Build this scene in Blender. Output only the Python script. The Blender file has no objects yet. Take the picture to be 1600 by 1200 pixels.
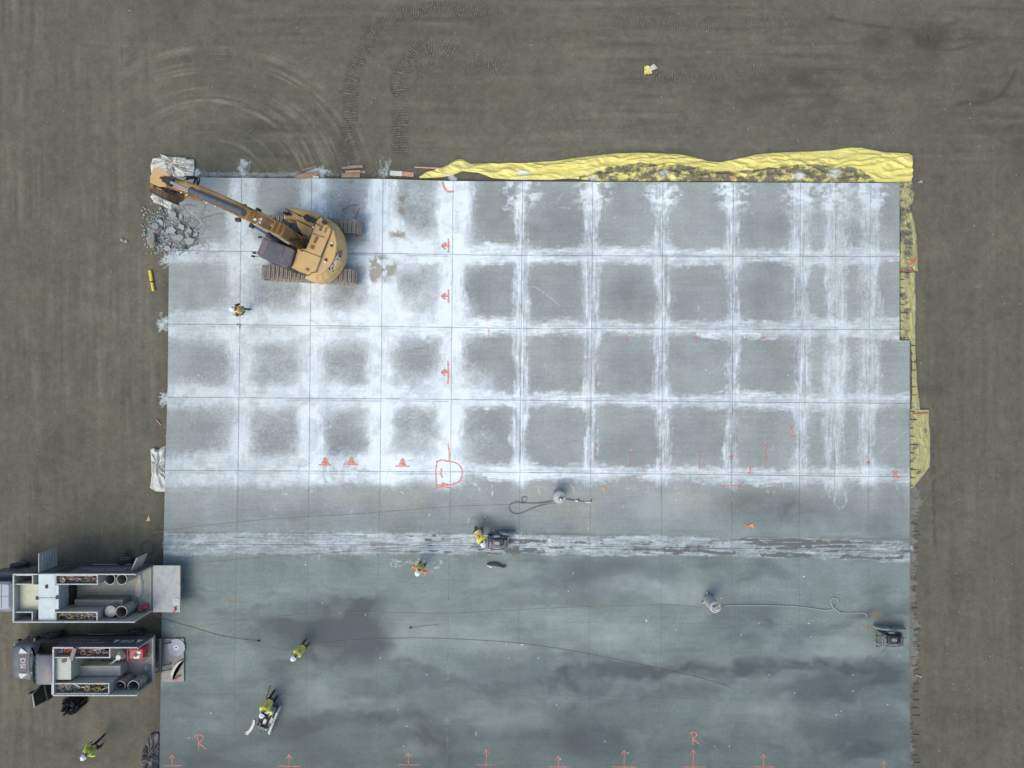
import bpy, bmesh, math, random
import numpy as np
from mathutils import Vector, Matrix
R = math.radians
scene = bpy.context.scene
COL = scene.collection

# ---------------------------------------------------------------- camera, sky, sun, exposure
S = 29.0            # photo pixels per metre on the slab
H = 38.0            # flying height above the slab (metres)
cam_d = bpy.data.cameras.new("camera"); cam = bpy.data.objects.new("camera", cam_d); COL.objects.link(cam)
cam.location = (0, 0, H); cam.rotation_euler = (0, 0, 0)
cam_d.sensor_width = 36.0; cam_d.lens = 18.0 * H * S / 800.0
cam_d.clip_start = 0.5; cam_d.clip_end = 2000
scene.camera = cam
w = bpy.data.worlds.new("World"); scene.world = w; w.use_nodes = True
nt = w.node_tree; bg = nt.nodes["Background"]
sky = nt.nodes.new("ShaderNodeTexSky"); sky.sky_type = 'NISHITA'; sky.sun_disc = False
SUN_EL, SUN_AZ = 52.0, 215.0       # azimuth clockwise from +Y
sky.sun_elevation = R(SUN_EL); sky.sun_rotation = R(SUN_AZ)
sky.air_density = 1.0; sky.dust_density = 4.0; sky.ozone_density = 1.0
nt.links.new(sky.outputs[0], bg.inputs[0]); bg.inputs[1].default_value = 0.15
sd = bpy.data.lights.new("sun", 'SUN'); sd.energy = 0.5; sd.angle = R(65); sd.color = (1.0, 0.94, 0.85)
so = bpy.data.objects.new("sun", sd); COL.objects.link(so)
sv = Vector((math.sin(R(SUN_AZ)) * math.cos(R(SUN_EL)), math.cos(R(SUN_AZ)) * math.cos(R(SUN_EL)), math.sin(R(SUN_EL))))
so.rotation_euler = sv.to_track_quat('Z', 'Y').to_euler(); so.location = (0, 0, 60)
scene.view_settings.view_transform = 'Standard'; scene.view_settings.look = 'None'
scene.view_settings.exposure = 0.60; scene.view_settings.gamma = 1.0
scene.cycles.use_denoising = True
scene.cycles.max_bounces = 5

# ---------------------------------------------------------------- small helpers
def PX(x, y, z=0.0):
    """photo measurement -> metres, for something standing at height z"""
    k = (H - z) / H / S
    return Vector(((x - 800.0) * k, (600.0 - y) * k, z))
def tagit(o, label=None, cat=None, group=None, kind=None):
    if label: o["label"] = label
    if cat: o["category"] = cat
    if group: o["group"] = group
    if kind: o["kind"] = kind
    return o
def empty(name, loc, rz=0.0, label=None, cat=None, group=None):
    o = bpy.data.objects.new(name, None); COL.objects.link(o)
    o.location = loc; o.rotation_euler = (0, 0, rz); o.empty_display_size = 0.2
    return tagit(o, label, cat, group)
def link(name, me, mat=None, parent=None, smooth=False):
    o = bpy.data.objects.new(name, me); COL.objects.link(o)
    if mat is not None:
        if not isinstance(mat, (list, tuple)): mat = [mat]
        for m in mat: me.materials.append(m)
    if smooth:
        me.polygons.foreach_set("use_smooth", [True] * len(me.polygons))
    if parent is not None:
        o.parent = parent
        o.matrix_parent_inverse = Matrix.Identity(4)
    return o
def copy_tree(o, parent=None):
    c = o.copy(); COL.objects.link(c)
    if parent is not None: c.parent = parent
    for ch in list(o.children): copy_tree(ch, c)
    return c
def lin(c):
    return tuple(((v / 255.0) / 12.92 if v / 255.0 <= .04045 else ((v / 255.0 + .055) / 1.055) ** 2.4) for v in c) + (1.0,)

class MB:
    """collects shapes into one mesh; local coordinates"""
    def __init__(self): self.v = []; self.f = []; self.mi = []; self.cur = 0
    def add(self, vs, fs, M=None):
        n = len(self.v)
        for p in vs:
            p = Vector(p); self.v.append(tuple(M @ p) if M is not None else tuple(p))
        for f in fs: self.f.append(tuple(i + n for i in f)); self.mi.append(self.cur)
        return self
    def box(self, x0, x1, y0, y1, z0, z1, M=None, bev=0.0):
        if bev > 0:
            b = bev
            vs = []; fs = []
            # chamfered box: 24 verts
            X = (x0, x1); Y = (y0, y1); Z = (z0, z1)
            bm = bmesh.new()
            bmesh.ops.create_cube(bm, size=1.0)
            for v in bm.verts: v.co = Vector(((x0 + x1) / 2 + v.co.x * (x1 - x0), (y0 + y1) / 2 + v.co.y * (y1 - y0), (z0 + z1) / 2 + v.co.z * (z1 - z0)))
            bmesh.ops.bevel(bm, geom=bm.edges[:], offset=b, segments=2, profile=0.5, affect='EDGES')
            bm.verts.ensure_lookup_table()
            vs = [v.co.copy() for v in bm.verts]; fs = [tuple(v.index for v in f.verts) for f in bm.faces]; bm.free()
            return self.add(vs, fs, M)
        vs = [(x0, y0, z0), (x1, y0, z0), (x1, y1, z0), (x0, y1, z0), (x0, y0, z1), (x1, y0, z1), (x1, y1, z1), (x0, y1, z1)]
        return self.add(vs, [(0, 3, 2, 1), (4, 5, 6, 7), (0, 1, 5, 4), (1, 2, 6, 5), (2, 3, 7, 6), (3, 0, 4, 7)], M)
    def prism(self, pts, z0, z1, M=None, inset=0.0, drop=0.0):
        """outline (x,y) anticlockwise or not, from z0 to z1; a chamfer at the top when inset>0"""
        a = sum(pts[i][0] * pts[(i + 1) % len(pts)][1] - pts[(i + 1) % len(pts)][0] * pts[i][1] for i in range(len(pts)))
        if a < 0: pts = pts[::-1]
        n = len(pts); rings = [[(p[0], p[1], z0) for p in pts]]
        if inset > 0:
            d = drop or inset
            rings.append([(p[0], p[1], z1 - d) for p in pts])
            ins = []
            for i in range(n):
                p0 = Vector(pts[i - 1][:2]); p = Vector(pts[i][:2]); p1 = Vector(pts[(i + 1) % n][:2])
                e0 = (p - p0).normalized(); e1 = (p1 - p).normalized()
                n0 = Vector((-e0.y, e0.x)); n1 = Vector((-e1.y, e1.x)); m = (n0 + n1)
                m = m.normalized() * inset / max(.4, m.normalized().dot(n0)) if m.length > 1e-4 else n0 * inset
                ins.append((p.x + m.x, p.y + m.y, z1))
            rings.append(ins)
        else: rings.append([(p[0], p[1], z1) for p in pts])
        vs = [v for r in rings for v in r]; fs = [tuple(range(n))[::-1], tuple(range((len(rings) - 1) * n, len(rings) * n))]
        for k in range(len(rings) - 1):
            for i in range(n):
                j = (i + 1) % n; fs.append((k * n + i, k * n + j, (k + 1) * n + j, (k + 1) * n + i))
        return self.add(vs, fs, M)
    def loft(self, sections, M=None, caps=True, closed=True):
        n = len(sections[0]); vs = [p for s in sections for p in s]; fs = []
        for k in range(len(sections) - 1):
            for i in range(n if closed else n - 1):
                j = (i + 1) % n; fs.append((k * n + i, k * n + j, (k + 1) * n + j, (k + 1) * n + i))
        if caps and closed: fs.append(tuple(range(n))[::-1]); fs.append(tuple(range((len(sections) - 1) * n, len(sections) * n)))
        return self.add(vs, fs, M)
    def tube(self, pts, r, n=8, M=None, caps=True):
        pts = [Vector(p) for p in pts]; secs = []
        rr = r if isinstance(r, (list, tuple)) else [r] * len(pts)
        up = Vector((0, 0, 1)); last = None
        for i, p in enumerate(pts):
            t = ((pts[min(i + 1, len(pts) - 1)] - pts[max(i - 1, 0)])).normalized()
            a = last if last is not None and abs(last.dot(t)) < .95 else (up if abs(t.z) < .9 else Vector((1, 0, 0)))
            s = t.cross(a)
            if s.length < 1e-5: s = t.cross(Vector((1, 0, 0)))
            s.normalize(); u = s.cross(t).normalized(); last = u
            secs.append([tuple(p + (s * math.cos(2 * math.pi * k / n) + u * math.sin(2 * math.pi * k / n)) * rr[i]) for k in range(n)])
        return self.loft(secs, M, caps)
    def cyl(self, p0, p1, r0, r1=None, n=24, M=None, caps=True):
        return self.tube([p0, p1], [r0, r0 if r1 is None else r1], n, M, caps)
    def lathe(self, prof, n=28, M=None):
        """profile (r,z) list about z"""
        secs = [[(r * math.cos(2 * math.pi * k / n), r * math.sin(2 * math.pi * k / n), z) for k in range(n)] for r, z in prof]
        return self.loft(secs, M, caps=True)
    def ball(self, c, r, n=10, M=None, sc=(1, 1, 1)):
        vs = []; fs = []
        m = n // 2
        for i in range(1, m):
            th = math.pi * i / m
            for k in range(n):
                ph = 2 * math.pi * k / n
                vs.append((c[0] + r * sc[0] * math.sin(th) * math.cos(ph), c[1] + r * sc[1] * math.sin(th) * math.sin(ph), c[2] + r * sc[2] * math.cos(th)))
        vs.append((c[0], c[1], c[2] + r * sc[2])); vs.append((c[0], c[1], c[2] - r * sc[2])); t = len(vs) - 2
        for i in range(m - 2):
            for k in range(n):
                j = (k + 1) % n; fs.append((i * n + k, (i + 1) * n + k, (i + 1) * n + j, i * n + j))
        for k in range(n):
            j = (k + 1) % n; fs.append((t, k, j)); fs.append((t + 1, (m - 2) * n + j, (m - 2) * n + k))
        return self.add(vs, fs, M)
    def build(self, name, mat, parent=None, smooth=False, bevel=0.0, angle=35):
        me = bpy.data.meshes.new(name); me.from_pydata(self.v, [], self.f); me.update()
        if bevel > 0:
            bm = bmesh.new(); bm.from_mesh(me)
            es = [e for e in bm.edges if len(e.link_faces) == 2 and e.calc_face_angle(0) > R(angle)]
            bmesh.ops.bevel(bm, geom=es, offset=bevel, segments=2, profile=.6, affect='EDGES', clamp_overlap=True)
            bm.to_mesh(me); bm.free()
        o = link(name, me, mat, parent)
        if self.mi and max(self.mi) > 0 and bevel == 0: me.polygons.foreach_set("material_index", self.mi)
        if smooth:
            me.polygons.foreach_set("use_smooth", [True] * len(me.polygons))
            try: me.set_sharp_from_angle(angle=R(40))
            except Exception: pass
        return o
def seg(p0, p1):
    """matrix whose X axis runs p0->p1, Z as upright as possible"""
    p0 = Vector(p0); p1 = Vector(p1); x = (p1 - p0).normalized()
    y = Vector((0, 0, 1)).cross(x)
    y = y.normalized() if y.length > 1e-4 else Vector((0, 1, 0))
    z = x.cross(y)
    M = Matrix(((x.x, y.x, z.x, p0.x), (x.y, y.y, z.y, p0.y), (x.z, y.z, z.z, p0.z), (0, 0, 0, 1)))
    return M, (p1 - p0).length
def text_mesh(s, size, ext=0.004):
    cu = bpy.data.curves.new("lettering", 'FONT'); cu.body = s; cu.size = size; cu.extrude = ext
    cu.align_x = 'CENTER'; cu.align_y = 'CENTER'
    o = bpy.data.objects.new("lettering_src", cu); COL.objects.link(o)
    dg = bpy.context.evaluated_depsgraph_get()
    me = bpy.data.meshes.new_from_object(o.evaluated_get(dg)); bpy.data.objects.remove(o)
    return me
def bez(pts, n=8):
    """Catmull-Rom through points"""
    P = [Vector(p) for p in pts]; out = []
    for i in range(len(P) - 1):
        a = P[max(i - 1, 0)]; b = P[i]; c = P[i + 1]; d = P[min(i + 2, len(P) - 1)]
        for k in range(n):
            t = k / n
            out.append(0.5 * ((2 * b) + (c - a) * t + (2 * a - 5 * b + 4 * c - d) * t * t + (3 * b - a - 3 * c + d) * t ** 3))
    out.append(P[-1]); return out

# ---------------------------------------------------------------- materials
MATS = {}
def mat(name, rgb, rough=0.6, metal=0.0, var=0.12, scale=3.0, dust=0.0, dustcol=(150, 150, 145), bump=0.0, spec=0.5, bscale=None):
    if name in MATS: return MATS[name]
    m = bpy.data.materials.new(name); m.use_nodes = True; t = m.node_tree; b = t.nodes["Principled BSDF"]
    tc = t.nodes.new("ShaderNodeTexCoord"); n1 = t.nodes.new("ShaderNodeTexNoise"); n1.inputs["Scale"].default_value = scale
    n1.inputs["Detail"].default_value = 6; n1.inputs["Roughness"].default_value = .65
    t.links.new(tc.outputs["Object"], n1.inputs["Vector"])
    c = lin(rgb)
    mp = t.nodes.new("ShaderNodeMapRange"); mp.inputs[1].default_value = .3; mp.inputs[2].default_value = .7
    mp.inputs[3].default_value = 1 - var; mp.inputs[4].default_value = 1 + var
    t.links.new(n1.outputs[0], mp.inputs[0])
    mul = t.nodes.new("ShaderNodeMix"); mul.data_type = 'RGBA'; mul.blend_type = 'MULTIPLY'; mul.inputs[0].default_value = 1
    mul.inputs[6].default_value = c; t.links.new(mp.outputs[0], mul.inputs[7])
    last = mul.outputs[2]
    if dust > 0:
        n2 = t.nodes.new("ShaderNodeTexNoise"); n2.inputs["Scale"].default_value = scale * 2.3; n2.inputs["Detail"].default_value = 8; n2.inputs["Roughness"].default_value = .7
        t.links.new(tc.outputs["Object"], n2.inputs["Vector"])
        r = t.nodes.new("ShaderNodeMapRange"); r.inputs[1].default_value = .62 - dust * .4; r.inputs[2].default_value = .85 - dust * .2; r.inputs[4].default_value = .85
        t.links.new(n2.outputs[0], r.inputs[0])
        mx = t.nodes.new("ShaderNodeMix"); mx.data_type = 'RGBA'; t.links.new(r.outputs[0], mx.inputs[0]); t.links.new(last, mx.inputs[6])
        mx.inputs[7].default_value = lin(dustcol); last = mx.outputs[2]
    t.links.new(last, b.inputs["Base Color"])
    b.inputs["Roughness"].default_value = rough; b.inputs["Metallic"].default_value = metal
    b.inputs["Specular IOR Level"].default_value = spec
    if bump > 0:
        bn = t.nodes.new("ShaderNodeBump"); bn.inputs["Strength"].default_value = bump; bn.inputs["Distance"].default_value = .02
        nb = t.nodes.new("ShaderNodeTexNoise"); nb.inputs["Scale"].default_value = bscale or scale * 5; nb.inputs["Detail"].default_value = 5
        t.links.new(tc.outputs["Object"], nb.inputs["Vector"]); t.links.new(nb.outputs[0], bn.inputs["Height"]); t.links.new(bn.outputs[0], b.inputs["Normal"])
    MATS[name] = m; return m

# ---------------------------------------------------------------- numeric fields
def sstep(a, b, x):
    t = np.clip((x - a) / (b - a), 0, 1); return t * t * (3 - 2 * t)
def vnoise(x, y, sx, sy, seed):
    rng = np.random.RandomState(seed); N = 256; L = rng.rand(N, N).astype(np.float32)
    u = x / sx + seed * 7.13; v = y / sy + seed * 3.71
    iu = np.floor(u).astype(np.int64); iv = np.floor(v).astype(np.int64); fu = u - iu; fv = v - iv
    fu = fu * fu * (3 - 2 * fu); fv = fv * fv * (3 - 2 * fv)
    a = L[iv % N, iu % N]; b = L[iv % N, (iu + 1) % N]; c = L[(iv + 1) % N, iu % N]; d = L[(iv + 1) % N, (iu + 1) % N]
    return (a * (1 - fu) + b * fu) * (1 - fv) + (c * (1 - fu) + d * fu) * fv
def fbm(x, y, sx, sy, seed, oct=4, gain=.55):
    s = 0; a = 1; t = 0
    for i in range(oct):
        s = s + a * vnoise(x, y, sx / 2 ** i, sy / 2 ** i, seed + i * 11); t += a; a *= gain
    return s / t          # 0..1, mean .5
def pathfield(x, y, pts):
    """signed distance to a polyline and the running length, in the same units"""
    D = np.full(x.shape, 1e9, np.float32); SG = np.zeros_like(D); SS = np.zeros_like(D); run = 0.0
    for (ax, ay), (bx, by) in zip(pts[:-1], pts[1:]):
        L = math.hypot(bx - ax, by - ay)
        if L < 1e-6: continue
        tx, ty = (bx - ax) / L, (by - ay) / L
        s = np.clip((x - ax) * tx + (y - ay) * ty, 0, L); dx = x - ax - s * tx; dy = y - ay - s * ty
        d = np.sqrt(dx * dx + dy * dy); m = d < D
        D[m] = d[m]; SG[m] = np.sign(tx * (y - ay) - ty * (x - ax))[m]; SS[m] = (s + run)[m]; run += L
    return D, SG, SS
def stroke(F, x, y, pts, wid, amp, soft=1.0, smooth=True, taper=False, nz=None):
    """adds a soft-edged stroke to field F (max blend)"""
    if smooth: pts = [(p.x, p.y) for p in bez([(a, b, 0) for a, b in pts], 6)]
    xs = [p[0] for p in pts]; ys = [p[1] for p in pts]; pad = wid + soft * 3 + 3
    rows = np.where((y.max(1) > min(ys) - pad) & (y.min(1) < max(ys) + pad))[0]
    cols = np.where((x.max(0) > min(xs) - pad) & (x.min(0) < max(xs) + pad))[0]
    if len(rows) == 0 or len(cols) == 0: return
    sl = (slice(rows[0], rows[-1] + 1), slice(cols[0], cols[-1] + 1))
    D, SG, SS = pathfield(x[sl], y[sl], pts)
    W = wid
    if taper:
        Lt = max(SS.max(), 1e-3); W = wid * (1 - (2 * SS / Lt - 1) ** 2 * .9)
    k = amp * (1 - sstep(W - soft, W + soft, D))
    if nz is not None: k = k * nz[sl]
    F[sl] = np.maximum(F[sl], k) if amp > 0 else np.minimum(F[sl], k)
def blob(F, x, y, cx, cy, rx, ry, amp, p=2.0, ang=0.0):
    c, s = math.cos(R(ang)), math.sin(R(ang)); u = ((x - cx) * c + (y - cy) * s) / rx; v = (-(x - cx) * s + (y - cy) * c) / ry
    F += amp * np.exp(-(u * u + v * v) ** (p / 2))
def grid_mesh(name, X, Y, Z, attrs, keep=None):
    ny, nx = X.shape
    me = bpy.data.meshes.new(name)
    idx = np.arange(ny * nx).reshape(ny, nx)
    q = np.stack([idx[1:, :-1], idx[1:, 1:], idx[:-1, 1:], idx[:-1, :-1]], -1)
    if keep is not None: q = q[keep[:-1, :-1] & keep[1:, 1:] & keep[1:, :-1] & keep[:-1, 1:]]
    q = q.reshape(-1, 4)
    co = np.stack([X, Y, Z], -1).reshape(-1, 3).astype(np.float32)
    me.vertices.add(len(co)); me.vertices.foreach_set("co", co.ravel())
    me.loops.add(q.size); me.loops.foreach_set("vertex_index", q.ravel().astype(np.int32))
    me.polygons.add(len(q)); me.polygons.foreach_set("loop_start", np.arange(0, q.size, 4, dtype=np.int32))
    me.polygons.foreach_set("loop_total", np.full(len(q), 4, np.int32))
    me.polygons.foreach_set("use_smooth", np.ones(len(q), bool))
    me.update(calc_edges=True)
    for k, F in attrs.items():
        a = me.attributes.new(k, 'FLOAT', 'POINT'); a.data.foreach_set("value", np.asarray(F, np.float32).ravel())
    return me
class NT:
    """short-hand for node trees"""
    def __init__(self, name):
        self.m = bpy.data.materials.new(name); self.m.use_nodes = True; self.t = self.m.node_tree; self.b = self.t.nodes["Principled BSDF"]
        self.tc = self.t.nodes.new("ShaderNodeTexCoord")
    def set(self, sock, v):
        if hasattr(v, "links") or isinstance(v, bpy.types.NodeSocket): self.t.links.new(v, sock)
        else: sock.default_value = v
    def attr(self, n):
        a = self.t.nodes.new("ShaderNodeAttribute"); a.attribute_name = n; return a.outputs["Fac"]
    def math(self, op, a, b=0.0, clamp=False):
        n = self.t.nodes.new("ShaderNodeMath"); n.operation = op; n.use_clamp = clamp; self.set(n.inputs[0], a); self.set(n.inputs[1], b); return n.outputs[0]
    def rng(self, v, a, b, c=0.0, d=1.0, smooth=False):
        n = self.t.nodes.new("ShaderNodeMapRange"); n.clamp = True
        if smooth: n.interpolation_type = 'SMOOTHSTEP'
        self.set(n.inputs[0], v)
        for i, k in enumerate((a, b, c, d)): self.set(n.inputs[i + 1], k)
        return n.outputs[0]
    def noise(self, scale, detail=5, rough=.6, sc=(1, 1, 1), rot=0.0, loc=(0, 0, 0)):
        mp = self.t.nodes.new("ShaderNodeMapping"); mp.inputs["Scale"].default_value = sc; mp.inputs["Rotation"].default_value = (0, 0, rot); mp.inputs["Location"].default_value = loc
        self.t.links.new(self.tc.outputs["Object"], mp.inputs[0])
        n = self.t.nodes.new("ShaderNodeTexNoise"); n.inputs["Scale"].default_value = scale; n.inputs["Detail"].default_value = detail; n.inputs["Roughness"].default_value = rough
        self.t.links.new(mp.outputs[0], n.inputs["Vector"]); return n.outputs[0]
    def mix(self, f, a, b, mode='MIX'):
        n = self.t.nodes.new("ShaderNodeMix"); n.data_type = 'RGBA'; n.blend_type = mode; self.set(n.inputs[0], f); self.set(n.inputs[6], a); self.set(n.inputs[7], b); return n.outputs[2]
    def bump(self, h, strength=.5, dist=.02):
        n = self.t.nodes.new("ShaderNodeBump"); n.inputs["Strength"].default_value = strength; n.inputs["Distance"].default_value = dist
        self.set(n.inputs["Height"], h); self.t.links.new(n.outputs[0], self.b.inputs["Normal"])
# ================================================================ THE SETTING: ground
rs = np.random.RandomState(5)
SLAB_T = 0.16
def xleft(y): return np.interp(y, [277, 400, 600, 740, 1000, 1200], [266, 264, 262, 258, 252, 249])
def ytop(x): return np.interp(x, [264, 600, 710, 1040, 1405], [277, 279.5, 283, 284.5, 286])
HJ = [(0, lambda x: ytop(x)), (1, lambda x: np.interp(x, [264, 600, 800, 1400], [391, 396, 399, 401])),
      (2, lambda x: np.interp(x, [264, 600, 800, 1400], [506, 510, 513, 515])), (3, lambda x: np.interp(x, [264, 600, 800, 1400], [620.5, 623, 625, 630])),
      (4, lambda x: np.interp(x, [264, 700, 1000, 1400], [735, 737, 740, 745])), (5, lambda x: np.interp(x, [264, 600, 1000, 1400], [850, 851.5, 854, 861])),
      (6, lambda x: np.interp(x, [264, 640, 1300], [967, 968.5, 977])), (7, lambda x: np.interp(x, [264, 900, 1400], [1084, 1087, 1097])), (8, lambda x: np.interp(x, [264, 1400], [1202, 1214]))]
VJ = [(266, 258, 250), (377.5, 372, 367), (487, 483, 479), (598.5, 594, 589), (708, 704, 700), (816.5, 812.5, 810), (926, 923, 921), (1035.8, 1034, 1033), (1146, 1143.5, 1143), (1251, 1249.5, 1249.5), (1306, 1304, 1303), (1360, 1357.5, 1356.7), (1421, 1421, 1421)]
def vjx(j, y): return np.interp(y, [290, 740, 1000, 1200], [VJ[j][0], VJ[j][1], VJ[j][2], VJ[j][2] - .5])

gx = np.concatenate([[-30000, -12000, -5000, -2200, -1000, -500, -300, -200, -140, -100, -70, -50], np.arange(-36, 1637, 2.0), [1650, 1670, 1700, 1740, 1800, 1900, 2100, 2600, 3800, 6600, 13600, 31600]])
gy = np.concatenate([[-30000, -12000, -5000, -2200, -1000, -500, -300, -200, -140, -100, -70, -50], np.arange(-36, 1237, 2.0), [1250, 1270, 1300, 1340, 1400, 1500, 1700, 2200, 3400, 6200, 13200, 31200]])
x, y = np.meshgrid(gx, gy)
x = x.astype(np.float32); y = y.astype(np.float32)
tone = 1.0 + .22 * (fbm(x, y, 160, 130, 3, 5) - .5) + .34 * (fbm(x, y, 12, 11, 4, 4, .7) - .5)
# graded streaks: up-down on the left, across along the top and right
wl = 1 - sstep(230, 420, x)
top = (1 - wl) * (1 - sstep(230, 330, y))
st_v = fbm(x, y, 9, 150, 21, 4, .65) - .5; st_h = fbm(x, y, 140, 8, 22, 4, .65) - .5
right = sstep(1420, 1440, x)
patch = sstep(.42, .62, fbm(x, y, 110, 90, 77, 3))
tone += wl * .46 * st_v * (.5 + patch) + top * .44 * st_h * (.5 + patch) + right * .34 * st_v * sstep(200, 300, y)
# turning arcs left by wheels above the excavator corner
arc = np.hypot((x - 325) / 1.12, (y - 300)); ang = np.degrees(np.arctan2(300 - y, x - 325))
am = sstep(60, 90, arc) * (1 - sstep(215, 250, arc)) * sstep(-8, 12, ang) * (1 - sstep(105, 140, ang))
an = fbm(arc, ang * 1.2, 5.0, 60, 31, 3, .8)
tone += am * (.12 + .5 * sstep(.35, .65, fbm(x, y, 30, 30, 34, 3))) * (sstep(.45, .72, an) - .2)
# pale dust lines of earlier passes
pale = np.zeros_like(x); nzp = sstep(.3, .7, fbm(x, y, 16, 30, 41, 3))
for p in ([(178, -20), (182, 120), (186, 300), (188, 520)], [(118, 60), (122, 260), (150, 520), (152, 760)], [(196, 300), (196, 600), (206, 860)], [(60, 180), (80, 330), (70, 560)], [(-20, 60), (100, 62), (260, 70)], [(30, 470), (55, 640), (60, 820)], [(215, 370), (216, 500)]):
    stroke(pale, x, y, p, 3.5, .5, 3.0, nz=nzp)
for k in range(90):
    cx, cy = rs.uniform(-10, 250), rs.uniform(-20, 880); L = rs.uniform(30, 120)
    stroke(pale, x, y, [(cx, cy), (cx + rs.uniform(-4, 4), cy + L / 2), (cx + rs.uniform(-8, 8), cy + L)], rs.uniform(.8, 2.2), rs.uniform(.15, .45), 1.4, nz=nzp)
for k in range(100):
    cx, cy = rs.uniform(380, 1560), rs.uniform(-10, 240); L = rs.uniform(30, 150)
    stroke(pale, x, y, [(cx, cy), (cx + L / 2, cy + rs.uniform(-3, 3)), (cx + L, cy + rs.uniform(-5, 5))], rs.uniform(.8, 2.0), rs.uniform(.12, .4), 1.4, nz=nzp)
tone += .16 * pale
# paler soil round the slab: lens falloff painted into its tone, with some dust
dd = np.maximum(np.maximum(xleft(np.clip(y, 277, 1200)) - x, x - 1421), ytop(np.clip(x, 264, 1405)) - y)
near = np.exp(-np.clip(dd, 0, None) / 190.0) * (1 - .75 * sstep(1380, 1450, x)) * (1 - .6 * sstep(560, 900, y))
tone *= .95 + .14 * near * (1 + .7 * (fbm(x, y, 70, 50, 91, 3) - .5))
# damp earth and stains, plus shade painted along the slab edges
wet_shade = np.zeros_like(x)
wn = fbm(x, y, 40, 26, 51, 4)
for c in ((1500, 55, 95, 35), (1560, 130, 60, 40), (1420, 62, 90, 16), (1330, 120, 120, 18), (1590, 210, 40, 60), (1462, 606, 26, 16), (1250, 150, 130, 30), (90, 1170, 100, 26)):
    blob(wet_shade, x, y, *c[:4], .5)
wet_shade = np.clip(wet_shade, 0, 1) * sstep(.30, .68, wn)
stroke(wet_shade, x, y, [(1300, 26), (1380, 40), (1450, 44), (1500, 30), (1540, -5)], 3, .6, 3, nz=sstep(.2, .6, wn)); stroke(wet_shade, x, y, [(1440, 70), (1490, 76), (1540, 60)], 2.5, .6, 3)
stroke(wet_shade, x, y, [(1500, 160), (1560, 152), (1590, 110)], 4, .6, 4)
edge = np.exp(-np.clip(xleft(np.clip(y, 277, 1200)) - x, 0, None) / 9.0) * (x < 262) * sstep(300, 330, y) * (.5 + fbm(x, y, 8, 22, 55, 3))  # shade strip painted into the soil along the left slab edge
wet_shade = np.maximum(wet_shade, .62 * np.clip(edge, 0, 1)); et = np.exp(-np.clip(ytop(np.clip(x, 264, 1405)) - y, 0, None) / 9.0) * (y < 283) * (x > 262) * (x < 1425) * (.3 + fbm(x, y, 20, 6, 56, 3))
wet_shade = np.maximum(wet_shade, .6 * np.clip(et, 0, 1))
ring = np.exp(-((np.hypot(x - 228.5, y - 857.5) - 10) / 2.2) ** 2); wet_shade = np.maximum(wet_shade, .62 * ring); blob(wet_shade, x, y, 199, 869, 9, 9, .85, 5)
blob(wet_shade, x, y, 240, 905, 16, 40, .35)
# wheel track on the right, raised crumbs along it
stroke(wet_shade, x, y, [(1462, 610), (1461, 700), (1462, 790), (1464, 860)], 2.5, .55, 2, nz=sstep(.35, .6, fbm(x, y, 6, 7, 57, 3)))
stroke(pale, x, y, [(1560, 520), (1545, 640), (1522, 760), (1516, 900), (1530, 1010), (1570, 1110), (1600, 1180)], 3, .4, 2, nz=.4 + .6 * (np.sin(y * 1.3) > 0))
# crawler tread prints
TR = np.zeros_like(x); TS = np.zeros_like(x); TP = np.zeros_like(x)
def tread(pts, hw, strength, pitch=3.7):
    P = [(p.x, p.y) for p in bez([(a, b, 0) for a, b in pts], 8)]
    xs = [p[0] for p in P]; ys = [p[1] for p in P]; pad = hw + 4
    rows = np.where((gy > min(ys) - pad) & (gy < max(ys) + pad))[0]; cols = np.where((gx > min(xs) - pad) & (gx < max(xs) + pad))[0]
    sl = (slice(rows[0], rows[-1] + 1), slice(cols[0], cols[-1] + 1)); X, Y = x[sl], y[sl]
    D, SG, SS = pathfield(X, Y, P)
    k = strength * (1 - sstep(hw - 2.5, hw + 1.5, D + 2.5 * (fbm(X, Y, 5, 5, 61, 2) - .5))) * (.45 + .55 * sstep(.36, .6, fbm(X, Y, 16, 12, 62, 4)))
    Lt = SS.max(); k *= sstep(0, 14, SS) * (1 - sstep(Lt - 20, Lt, SS))
    m = k > TR[sl]; TR[sl][m] = k[m]; TS[sl][m] = ((SS + 2.2 * (fbm(X, Y, 14, 9, 63, 3) - .5) * 2 + SG * D * rs.uniform(-.12, .12)) / pitch)[m]
tread([(545, 252), (546, 180), (549, 128), (560, 88), (585, 50), (625, 22), (680, 12), (760, 16)], 13, 1.0)
tread([(625, 250), (625, 170), (625, 122), (634, 100), (655, 75), (680, 62)], 13, 1.0)
tread([(638, 116), (672, 106), (720, 103), (815, 103)], 12, .9)
tread([(655, 66), (690, 72), (716, 92)], 17, .9, 4.4)
tread([(690, 22), (760, 22), (800, 26)], 11, .5); tread([(960, 34), (1040, 36), (1150, 34), (1255, 28)], 11, .6); tread([(1015, 116), (1060, 118), (1140, 114)], 10, .75); tread([(1140, 108), (1240, 104)], 12, .5)
tread([(1430, 50), (1500, 55), (1560, 75)], 16, .35)
z = -SLAB_T + .012 * (fbm(x, y, 30, 30, 71, 4) - .5) - .02 * TR
# low ridge pushed aside at the bend of the inner print
brm = np.zeros_like(x); stroke(brm, x, y, [(611, 108), (607, 122), (608, 138), (613, 148)], 2.4, 1.0, 2.0); z += .06 * brm; tone -= .1 * brm
und = np.exp(-(np.clip(np.abs(x - 292) - 22, 0, None) / 14) ** 2 - (np.clip(np.abs(y - 356) - 26, 0, None) / 16) ** 2)
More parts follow.
